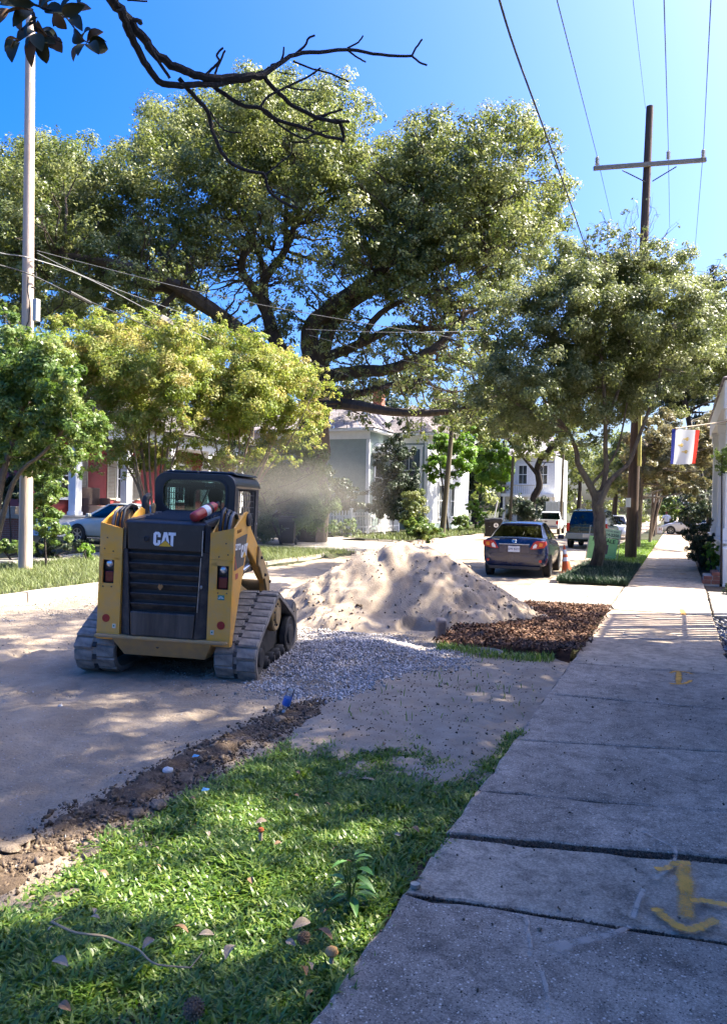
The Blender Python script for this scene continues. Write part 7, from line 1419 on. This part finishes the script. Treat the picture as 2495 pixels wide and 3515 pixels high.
# realty sign
sg = at(2064, 1932, 25.2); sg.z = .03; rs_ = empty('sale_sign', sg, math.radians(2), 'green and white property sale sign behind the street tree trunk', 'sign')
LG_ = pm('sign_green', (.36, .74, .30), .55); LGT = pm('sign_pale', (.55, .78, .52), .55); SGI = pm('sign_ink', (.01, .06, .03), .6)
TL = Matrix.Rotation(math.radians(7), 4, 'Y'); b1_ = MB().bx(-.50, .42, -.01, .01, .0, .76, TL).build('board', LG_, rs_)
MB().bx(-.10, .46, -.012, .012, .79, 1.07, TL).build('rider', LGT, rs_); MB().bx(-.53, -.505, -.02, .02, -.05, 1.10, TL).bx(.465, .485, -.02, .02, -.05, 1.10, TL).build('frame', STEEL, rs_)
text('sale_text', 'FOR SALE', .17, TL @ onface((-.03, -.0115, .66), (1, 0, 0), (0, 0, 1)), SGI, b1_, bold=.004, depth=.001); text('phone_text', '914-2250', .125, TL @ onface((.18, -.0135, .875), (1, 0, 0), (0, 0, 1)), SGI, rs_, bold=.003, depth=.001); text('agent_text', 'ATWOOD  WARD', .055, TL @ onface((.18, -.0135, 1.0), (1, 0, 0), (0, 0, 1)), SGI, rs_, bold=.001, depth=.001)
MB().bx(-.14, .14, -.0135, -.011, .22, .54, TL).build('photo_print', pm('sign_photo', (.16, .10, .13), .6, (.08, .09, .10), 30), b1_); 
for k in range(3): MB().bx(-.2, .30-.06*k, -.0125, -.0112, .16-.05*k, .175-.05*k, TL).build('print_line', MATS['sign_pale'], b1_)
# wheelie bins
def bin_(loc, rz, label, mark=False, s=1.0):
    r = empty('wheelie_bin', loc, rz, label, 'bin', scale=s); m = pm('bin_black', (.010, .011, .012), .5, (.016, .016, .017), 4, spec=.25)
    MB().hexa([(-.24, -.22, .06), (.24, -.22, .06), (.24, .26, .06), (-.24, .26, .06), (-.30, -.32, 1.0), (.30, -.32, 1.0), (.30, .34, 1.0), (-.30, .34, 1.0)]).build('body', m, r, bevel=.03)
    MB().hexa([(-.32, -.35, 1.0), (.32, -.35, 1.0), (.32, .40, 1.02), (-.32, .40, 1.02), (-.29, -.31, 1.05), (.29, -.31, 1.05), (.28, .36, 1.10), (-.28, .36, 1.10)]).build('lid', m, r, bevel=.02)
    MB().bx(-.31, .31, -.345, -.32, .86, .985).build('rim_band', BLKP, r, bevel=.01)
    for x in (-.27, .27): MB().lathe([(.02, -.03), (.13, -.03), (.13, .03), (.02, .03)], 16, Matrix.Translation((x, .30, .13)) @ Matrix.Rotation(math.pi/2, 4, 'Y')).build('wheel', TYRE, r, smooth=True)
    MB().tube([(-.25, .40, .98), (-.25, .46, .98), (.25, .46, .98), (.25, .40, .98)], .015, 6).build('handle', m, r)
    MB().bx(-.07, .09, -.302, -.285, .62, .635).build('groove_mark', STEEL, r) if not mark else None
    if mark: k_ = MB().lathe([(.12, 0), (.12, .006), (.002, .007)], 20, onface((0, -.31, .72), (1, 0, 0), (0, 0, 1))).build('round_emblem', WHITE, r); MB().bx(-.012, .012, -.320, -.3175, .64, .80).bx(-.07, .07, -.321, -.3178, .70, .725).build('emblem_mark', BLKP, k_)
    return r
p = at(987, 1864, 29.5); p.z = .1; bin_(p, math.radians(20), 'black wheelie bin under the drooping tree across the street', False, 1.05)
p = at(1703, 1830, 40.5); p.z = .06; bin_(p, math.radians(8), 'black wheelie bin with a round white emblem by the far kerb', True, 1.05)
p = at(1680, 1826, 42.5); p.z = .06; bin_(p, math.radians(15), 'plain black wheelie bin behind the one with the emblem', False, 1.0)
p, t = at(1693, 1790, 43), at(1708, 1718, 43); tag(MB().tube([p, t], .03, 8).build('leaning_stake', WHITE, None), 'thin white stake leaning above the far bins', 'stake')
# one way sign far down the pavement, small yard sign by the walker
p = at(2357, 1725, 70); ow = empty('arrow_sign', p, 0, 'small street sign with a white arrow pointing left far down the sidewalk', 'sign')
MB().bx(-.85, .85, -.02, .02, -.26, .26).build('panel', BLKP, ow); MB().prism([(-.75, 0), (-.45, -.2), (-.45, -.1), (.72, -.1), (.72, .1), (-.45, .1), (-.45, .2)], -.026, -.022, 'y').build('arrow', WHITE, ow); text('sign_text', 'ONE WAY', .17, onface((.12, -.028, 0), (1, 0, 0), (0, 0, 1)), BLKP, ow, bold=.002); MB().tube([(.3, .04, .3), (.3, .04, -1.9)], .05, 8).build('post', STEEL, ow)
p = at(2259, 1835, 57); p.z = .02; ys_ = empty('yard_sign', p, 0, 'small white yard sign in front of the walking person', 'sign'); MB().bx(-.28, .28, -.01, .01, .12, .6).build('panel', WHITE, ys_); MB().bx(-.25, .25, .0, .008, -.05, .12).build('stake', STEEL, ys_); text('sign_text', 'H', .3, onface((.1, -.012, .4), (1, 0, 0), (0, 0, 1)), pm('ink_red', (.2, .03, .04), .6), ys_, bold=.01)
# covers
def cover(name, label, p, r, z, mat=None, cat='cover'):
    o = empty(name, (p.x, p.y, z), 0, label, cat); MB().lathe([(r, -.01), (r, .004), (r-.02, .008), (.005, .009)], 30).build('lid', mat or pm('cast_iron', (.13, .115, .10), .7, (.08, .07, .065), 14), o); mb = MB(); ring(mb, [(r*1.08*math.cos(a), r*1.08*math.sin(a)) for a in np.linspace(0, 6.2832, 30)[:-1]], [(r*1.015*math.cos(a), r*1.015*math.sin(a)) for a in np.linspace(0, 6.2832, 30)[:-1]], -.01, .006, 'z'); mb.build('frame', KERBM, o); return o
cover('meter_cover', 'round grey water meter cover in the weeds beside the mulch', ground(1660, 2246), .20, .035)
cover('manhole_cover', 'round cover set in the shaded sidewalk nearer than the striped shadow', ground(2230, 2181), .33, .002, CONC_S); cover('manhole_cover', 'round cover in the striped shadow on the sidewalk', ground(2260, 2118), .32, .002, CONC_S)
# paint marks, stains: thin sprayed films on the slabs
def film(name, strokes, mat, label, cat='paint mark', z=.0165, seed=1):
    """strokes: polylines of ground points with half widths; soft, speckled edges"""
    vs, fs, al = [], [], []; rnf = random.Random(len(label))
    for pts, hw in strokes:
        P_, R_ = dense([Vector((p.x, p.y, z)) for p in pts], (hw if not hasattr(hw, '__len__') else hw[0], hw if not hasattr(hw, '__len__') else hw[1]), 6); n0 = len(vs); n = len(P_)
        for i, p in enumerate(P_):
            t = (P_[min(i+1, n-1)]-P_[max(i-1, 0)]).normalized(); s = Vector((-t.y, t.x, 0))*R_[i]; e = .6 if i in (0, n-1) else 1
            e *= rnf.uniform(.75, 1.1)
            for q, a in ((-1.7*rnf.uniform(.8, 1.2), 0), (-.45, e), (.45, e), (1.7*rnf.uniform(.8, 1.2), 0)): vs.append(tuple(p+s*q)); al.append(a)
        for i in range(n-1):
            for k in range(3): fs.append((n0+i*4+k, n0+i*4+k+1, n0+i*4+k+5, n0+i*4+k+4))
        z += .0006
    me = bpy.data.meshes.new(name); me.from_pydata(vs, [], fs); a = me.attributes.new('alpha', 'FLOAT', 'POINT'); a.data.foreach_set('value', np.array(al, np.float32)); return tag(link(name, me, mat), label, cat)
def filmmat(name, col, lo=.25, hi=.6, k=1.0):
    m, nt, b = newmat(name); b.inputs['Base Color'].default_value = c4(col); b.inputs['Roughness'].default_value = .85; at_ = _n(nt, 'ShaderNodeAttribute'); at_.attribute_name = 'alpha'
    v = coords(nt); n = noise(nt, 110, 5, .85, v); n2 = noise(nt, 22, 6, .75, v); a1 = _n(nt, 'ShaderNodeMath'); a1.operation = 'ADD'; nt.links.new(n.outputs[0], a1.inputs[0]); nt.links.new(n2.outputs[0], a1.inputs[1])
    a2 = _n(nt, 'ShaderNodeMath'); a2.operation = 'MULTIPLY'; nt.links.new(a1.outputs[0], a2.inputs[0]); nt.links.new(at_.outputs['Fac'], a2.inputs[1]); r = ramp(nt, a2.outputs[0], [(lo, 0), (hi, k)]); nt.links.new(r.outputs[0], b.inputs['Alpha']); return m
YP = filmmat('sprayed_yellow', (1.0, .44, .04), .42, 1.2, .8); PALE = filmmat('pale_cement', (.64, .50, .38), .5, 1.35, .6)
g5 = lambda x, y: ground(1100+x*.859, 2700+y*.859); g7 = lambda x, y: ground(1950+x*.3356, 2000+y*.3356)
film('paint_mark', [([g5(1447, 318), g5(1455, 420), g5(1460, 545)], .038), ([g5(1335, 345), g5(1385, 338), g5(1425, 318), g5(1480, 322)], .025), ([g5(1330, 498), g5(1385, 545), g5(1460, 588), g5(1530, 570), g5(1585, 545)], .027), ([g5(1470, 470), g5(1540, 474), g5(1640, 492)], .025)], YP, 'large yellow spray painted double arrow on the nearest slabs of the sidewalk')
film('paint_mark', [([g7(1128, 912), g7(1126, 975), g7(1124, 1040)], .035), ([g7(1035, 930), g7(1080, 912), g7(1140, 910), g7(1210, 922), g7(1272, 942)], .022), ([g7(1030, 1030), g7(1080, 1040), g7(1150, 1040), g7(1215, 1025), g7(1255, 1000)], .025)], YP, 'smaller yellow spray painted arrow further along the sidewalk', z=.004)
film('paint_mark', [([g7(1160, 270), g7(1175, 335)], .05)], YP, 'faint yellow dash in the striped shadow', z=.004); film('paint_mark', [([ground(2330, 1972), ground(2355, 1972)], .07)], YP, 'faint yellow spot on the sidewalk beyond the driveway', z=.016)
film('cement_streak', [([g5(1290, 190), g5(1350, 225), g5(1415, 265), g5(1400, 330), g5(1330, 385)], .012), ([g5(1290, 420), g5(1265, 480), g5(1245, 545)], .014)], PALE, 'pale cement crack repair beside the large yellow arrow', 'repair')
film('cement_streak', [([g5(1240, 560), g5(1170, 590), g5(1090, 610), g5(1000, 630)], (.014, .03)), ([g5(1000, 625), g5(930, 660)], (.03, .05)), ([g5(780, 512), g5(820, 530), g5(828, 585), g5(840, 650), g5(830, 690)], .012), ([g5(880, 740), g5(905, 830), g5(910, 930)], .012)], PALE, 'pale cement patch and streaks on the nearest slab', 'repair', z=.004)
# dirt in the wide joint
x = RNG.uniform(-1.04, .56, 7000); yj = np.where(np.arange(7000) % 7 > 0, 3.70+(x+1.05)*.23+RNG.normal(0, .016, 7000), 3.07+(x+1.05)*.13+RNG.normal(0, .003, 7000)); scatter('joint_soil', np.stack([x, yj, np.full(7000, -.010)], 1), .6, RNG.uniform(.003, .009, 7000), tintmat('joint_dirt', (.035, .025, .017), (.08, .056, .038), (.16, .12, .085)), seed=31, label='dark soil filling the wide joint of the sidewalk', cat='soil')
x = RNG.uniform(-1.05, .55, 500); yj = RNG.uniform(2, 9, 500); scatter('sidewalk_grit', np.stack([x, yj, np.full(500, .004)], 1), .6, RNG.gamma(1.4, .002, 500)+.0015, CLODM, seed=32, label='grit and crumbs scattered on the sidewalk', cat='grit')
# fallen leaves, twig, cones
LFD = [pm('dry_leaf_brown', (.26, .15, .075), .8, (.16, .09, .045), 20), pm('dry_leaf_grey', (.33, .265, .19), .8, (.2, .155, .11), 20), pm('dry_leaf_orange', (.42, .20, .06), .7)]
def deadleaf(p, L, az, mat, label, group=None, tilt=.25, z=0):
    L *= .82; mb = MB(); N = 5; vs = []
    for i in range(N+1):
        t = i/N; wv = L*.24*math.sin(math.pi*min(.98, t+.01))**.8; h = L*.16*math.sin(t*math.pi); vs += [(L*(t-.5), -wv, h+wv*.5), (L*(t-.5), 0, h), (L*(t-.5), wv, h+wv*.35)]
    fs = [f for i in range(N) for f in ((3*i, 3*i+1, 3*i+4, 3*i+3), (3*i+1, 3*i+2, 3*i+5, 3*i+4))]
    M = Matrix.Translation((p.x, p.y, p.z+z)) @ Matrix.Rotation(az, 4, 'Z') @ Matrix.Rotation(tilt, 4, 'X'); return tag(mb.add(vs, fs, M).build('fallen_leaf', mat, None, smooth=True), label, 'leaf', group)
g4 = lambda x, y: ground(x*.739, 2900+y*.739, .03); rg = random.Random(17)
uniq = [(830, 415, .10, 0, 'brown oval leaf standing in the middle of the lawn'), (1500, 435, .11, 0, 'large brown leaf by the sidewalk edge next to the mushroom'), (1075, 515, .11, 1, 'pale grey curled leaf on the dark bare patch of the lawn'), (1400, 388, .10, 1, 'grey leaf lying below the weed clump'), (475, 150, .08, 0, 'brown leaf at the upper part of the lawn near the dirt'), (690, 475, .08, 1, 'grey leaf under the long bent twig'), (280, 568, .09, 1, 'narrow grey leaf at the left of the lawn below the twig'), (1170, 178, .07, 0, 'small brown leaf left of the weed clump'), (430, 322, .06, 1, 'small grey leaf above the twig'), (960, 432, .07, 1, 'grey folded leaf in the lawn right of the brown oval leaf'), (1410, 600, .07, 2, 'orange brown curled leaf near the sidewalk edge'), (1440, 710, .05, 2, 'tiny orange leaf close to the lower sidewalk edge')]
for x, y, L, m_, lab in uniq: deadleaf(g4(x, y), L, rg.uniform(0, 6.28), LFD[m_], lab, None, rg.uniform(-.5, .6), .012)
for k in range(34):
    p = Vector((rg.uniform(-2.5, -1.1), rg.uniform(1.7, 5.0), .03)); 
    deadleaf(p, rg.uniform(.04, .08), rg.uniform(0, 6.28), LFD[rg.choice((0, 0, 1))], 'small dry leaf half sunk in the green lawn', 'dry leaves in the lawn', rg.uniform(-.6, .6), .0)
pts = [g4(x, y)+Vector((0, 0, .035)) for x, y in ((240, 400), (320, 440), (370, 455), (490, 470), (560, 500), (640, 530), (690, 580), (740, 605), (885, 618))]; tw = MB(); P_, R_ = dense(pts, (.005, .003), 3); tw.tube(P_, R_, 6); tw.tube([pts[0], g4(290, 380)+Vector((0, 0, .04))], [.004, .002], 5).tube([pts[8], g4(945, 560)+Vector((0, 0, .05))], [.003, .0015], 5)
tag(tw.build('fallen_twig', pm('dry_twig', (.36, .27, .16), .8), None), 'long bent dry twig lying across the lawn', 'twig')
def seedcone(p, r, label):
    root = empty('seed_cone', p, 0, label, 'seed cone'); MB().lathe([(.005, -r), (r*.7, -r*.7), (r*.8, 0), (r*.6, r*.8), (.005, r*1.2)], 12).build('core', pm('cone_core', (.10, .06, .035), .9), root); mb = MB()
    for k in range(70):
        a = k*2.4; t = k/70; z = -r+t*2.1*r; rr_ = r*.8*math.sin(math.pi*min(.97, .12+t*.85))+.002; M = Matrix.Translation((rr_*math.cos(a), rr_*math.sin(a), z)) @ Matrix.Rotation(a, 4, 'Z'); mb.hexa([(0, -r*.14, -r*.1), (r*.22, -r*.05, 0), (r*.22, r*.05, 0), (0, r*.14, -r*.1), (0, -r*.12, r*.08), (r*.3, -r*.03, r*.09), (r*.3, r*.03, r*.09), (0, r*.12, r*.08)], M)
    tag(mb.build('scale', pm('cone_scale', (.22, .15, .09), .85), root), kind='stuff'); return root
c = seedcone(g4(900, 805)+Vector((0, 0, .03)), .032, 'brown seed cone at the bottom of the lawn'); c.rotation_euler = (1.2, .3, .5); c = seedcone(g4(1410, 470)+Vector((0, 0, .03)), .022, 'small brown seed cone beside the large brown leaf'); c.rotation_euler = (-.5, .9, .2)
mr = empty('mushroom', g4(1540, 520), 0, 'pale orange mushroom at the sidewalk edge of the lawn', 'mushroom'); MB().lathe([(.009, -.02), (.009, .012)], 10).build('stem', pm('mush_stem', (.4, .33, .24), .8), mr); MB().lathe([(.02, .008), (.025, .016), (.021, .028), (.009, .036), (.001, .037)], 16).build('cap', pm('mush_cap', (.42, .24, .09), .6, (.42, .22, .07), 30), mr, smooth=True)
mr = empty('mushroom', ground(895, 2870, .03), 0, 'small red orange mushroom in the upper lawn', 'mushroom'); MB().lathe([(.010, -.02), (.010, .03)], 10).build('stem', MATS['mush_stem'], mr); MB().lathe([(.012, .022), (.017, .03), (.012, .04), (.001, .044)], 14).build('cap', pm('mush_red', (.50, .11, .02), .6), mr, smooth=True)
cover('metal_disc', 'small pale metal disc at the sidewalk edge', g5(378, 402), .02, .012, pm('brass', (.55, .48, .36), .5), 'disc')
# weed clump at the edge of the pavement
def weed(p, h, n, label, mat, rg):
    root = empty('weed', p, 0, label, 'weed'); mb = MB()
    for k in range(5): a = rg.uniform(0, 6.28); mb.tube([(0, 0, 0), (.02*math.cos(a), .02*math.sin(a), h*.5), (.05*math.cos(a), .05*math.sin(a), h)], [.004, .003, .002], 5)
    mb.build('stalk', LIGL, root); m = None
    for k in range(n):
        a, z = rg.uniform(0, 6.28), h*rg.uniform(.25, 1.05); L = h*rg.uniform(.35, .6); d = Vector((math.cos(a), math.sin(a), rg.uniform(-.2, .6))).normalized(); s = d.cross(Vector((0, 0, 1))).normalized(); o_ = Vector((.02*math.cos(a), .02*math.sin(a), z)); vs = []
        for i in range(5): t = i/4; wv = L*.17*math.sin(math.pi*min(.97, t+.02)); c_ = o_+d*L*t-Vector((0, 0, L*.35*t*t)); vs += [c_-s*wv+Vector((0, 0, wv*.4)), c_, c_+s*wv+Vector((0, 0, wv*.4))]
        fs = [f for i in range(4) for f in ((3*i, 3*i+1, 3*i+4, 3*i+3), (3*i+1, 3*i+2, 3*i+5, 3*i+4))]; MB().add(vs, fs).build('leaf', mat, root, smooth=True)
    return root
wp_ = g5(120, 480); wp_.z = .0; weed(wp_, .20, 17, 'broad leaved green weed at the edge of the sidewalk', pm('weed_leaf', (.08, .20, .035), .45, (.05, .14, .025), 12), random.Random(5))
# brick on end, bottle, scraps, slabs of broken turf
p = at(1510, 2195, 9.6); p.z = .02; tag(MB().box((0, 0, .12), (.12, .14, .26), Matrix.Translation(p) @ Matrix.Rotation(.5, 4, 'Z') @ Matrix.Rotation(.25, 4, 'X')).build('stone_block', pm('stone_block', (.34, .27, .22), .95, (.22, .17, .14), 14, bmp=.6), None, bevel=.03), 'rough stone block standing at the foot of the sand heap by the mulch', 'stone')
bt = empty('plastic_bottle', ground(975, 2440, .02), 0, 'clear plastic bottle with a blue label at the dirt edge', 'bottle'); BM_ = Matrix.Rotation(math.radians(18), 4, 'Y') @ Matrix.Rotation(math.pi, 4, 'X') @ Matrix.Translation((0, 0, -.19))
CLP = glassmat('clear_plastic', (.85, .92, .95), .4); MB().lathe([(.01, 0), (.03, .004), (.032, .02), (.03, .06), (.032, .10), (.032, .13), (.02, .165), (.011, .18), (.011, .195)], 18, BM_).build('body', CLP, bt, smooth=True); MB().lathe([(.0325, .075), (.033, .077), (.033, .135), (.0325, .137)], 18, BM_).build('label', pm('blue_label', (.03, .16, .55), .4), bt, smooth=True); MB().lathe([(.013, .185), (.013, .203), (.002, .204)], 14, BM_).build('cap', pm('cap_white', (.7, .72, .75), .4), bt)
BLS = pm('blue_plastic', (.16, .40, .58), .5)
for (x, y, lab) in ((955*.739, 2300+562*.739, 'bright blue plastic scrap on the soil edge'), (910*.739, 2300+405*.739, 'pale blue scrap in the loose stones')):
    p = ground(x, y, .03); tag(MB().add([p+Vector(q) for q in ((-.022, -.01, .0), (.022, -.01, .01), (.025, .008, .015), (0, .012, .006), (-.022, .01, .014))], [(0, 1, 2, 3, 4)]).build('plastic_scrap', BLS, None), lab, 'scrap')
for (x, y, s, lab) in ((738, 628, .045, 'large grey soil clod on the dirt ridge'), (640, 660, .035, 'dark clod beside the large grey one'), (780, 482, .03, 'white stone among the loose soil'), (90, 800, .07, 'flat broken slab of dried mud at the left edge'), (40, 835, .06, 'second flat slab of dried mud at the left edge'), (430, 820, .05, 'grey flake of mud in the grass edge'), (905, 575, .035, 'brown clod next to the blue scrap'), (1305, 238, .045, 'clod of soil under the plastic bottle')):
    p = ground(x*.739, 2300+y*.739, .0); rg = random.Random(x); mb = MB(); bm = bmesh.new(); bmesh.ops.create_icosphere(bm, subdivisions=2, radius=1)
    for v in bm.verts: v.co *= 1+.35*(float(fbm(v.co.x*1.7+x, v.co.y*1.7+v.co.z, 3, 5))-.5)*2
    flat = .3 if 'fl' in lab else .7; mb.add([(v.co.x*s*1.2, v.co.y*s, v.co.z*s*flat) for v in bm.verts], [tuple(v.index for v in f.verts) for f in bm.faces], Matrix.Translation((p.x, p.y, float(road_z(p.x, p.y))+s*flat*.6)) @ Matrix.Rotation(rg.uniform(0, 6), 4, 'Z') @ Matrix.Rotation(rg.uniform(-.3, .3), 4, 'X')); bm.free()
    tag(mb.build('clod' if 'stone' not in lab else 'stone', pm('pale_stone', (.55, .54, .52), .9) if 'white' in lab else pm('clod_soil', (.26, .20, .145), .95, (.10, .075, .055), 25, bmp=1, bscale=70), None), lab, 'clod' if 'white' not in lab else 'stone')
# dust blown up beyond the loader: a few soft bodies of thin dust
def dust(pos, r, dens):
    mb = bmesh.new(); bmesh.ops.create_icosphere(mb, subdivisions=3, radius=1); me = bpy.data.meshes.new('dust'); mb.to_mesh(me); mb.free(); o = bpy.data.objects.new('dust_cloud', me); COL.objects.link(o); o.location = pos; o.scale = r
    key = 'dust%.3f' % dens
    if key not in MATS:
        m = bpy.data.materials.new(key); m.use_nodes = True; nt = m.node_tree; nt.nodes.remove(nt.nodes['Principled BSDF']); v = _n(nt, 'ShaderNodeVolumePrincipled'); v.inputs['Color'].default_value = (.85, .78, .66, 1); v.inputs['Density'].default_value = dens; v.inputs['Anisotropy'].default_value = .2; nt.links.new(v.outputs[0], nt.nodes['Material Output'].inputs['Volume']); MATS[key] = m
    me.materials.append(MATS[key]); return o
dl_ = []
rgd = random.Random(9)
for k in range(22):
    x, y, d, rx, rz, de = rgd.uniform(590, 760), rgd.uniform(1050, 1175), rgd.uniform(12.5, 18), rgd.uniform(.8, 1.7), rgd.uniform(.5, 1.0), rgd.choice((.004, .006, .009))
    dl_.append(dust(D(x, y, d), (rx, rx, rz), de))
root = empty('dust_plume', dl_[0].location, 0, 'thin brown dust drifting up beyond the loader', 'dust', kind='stuff'); bpy.context.view_layer.update()
for o in dl_: o.parent = root; o.matrix_parent_inverse = root.matrix_world.inverted(); o['kind'] = 'stuff'
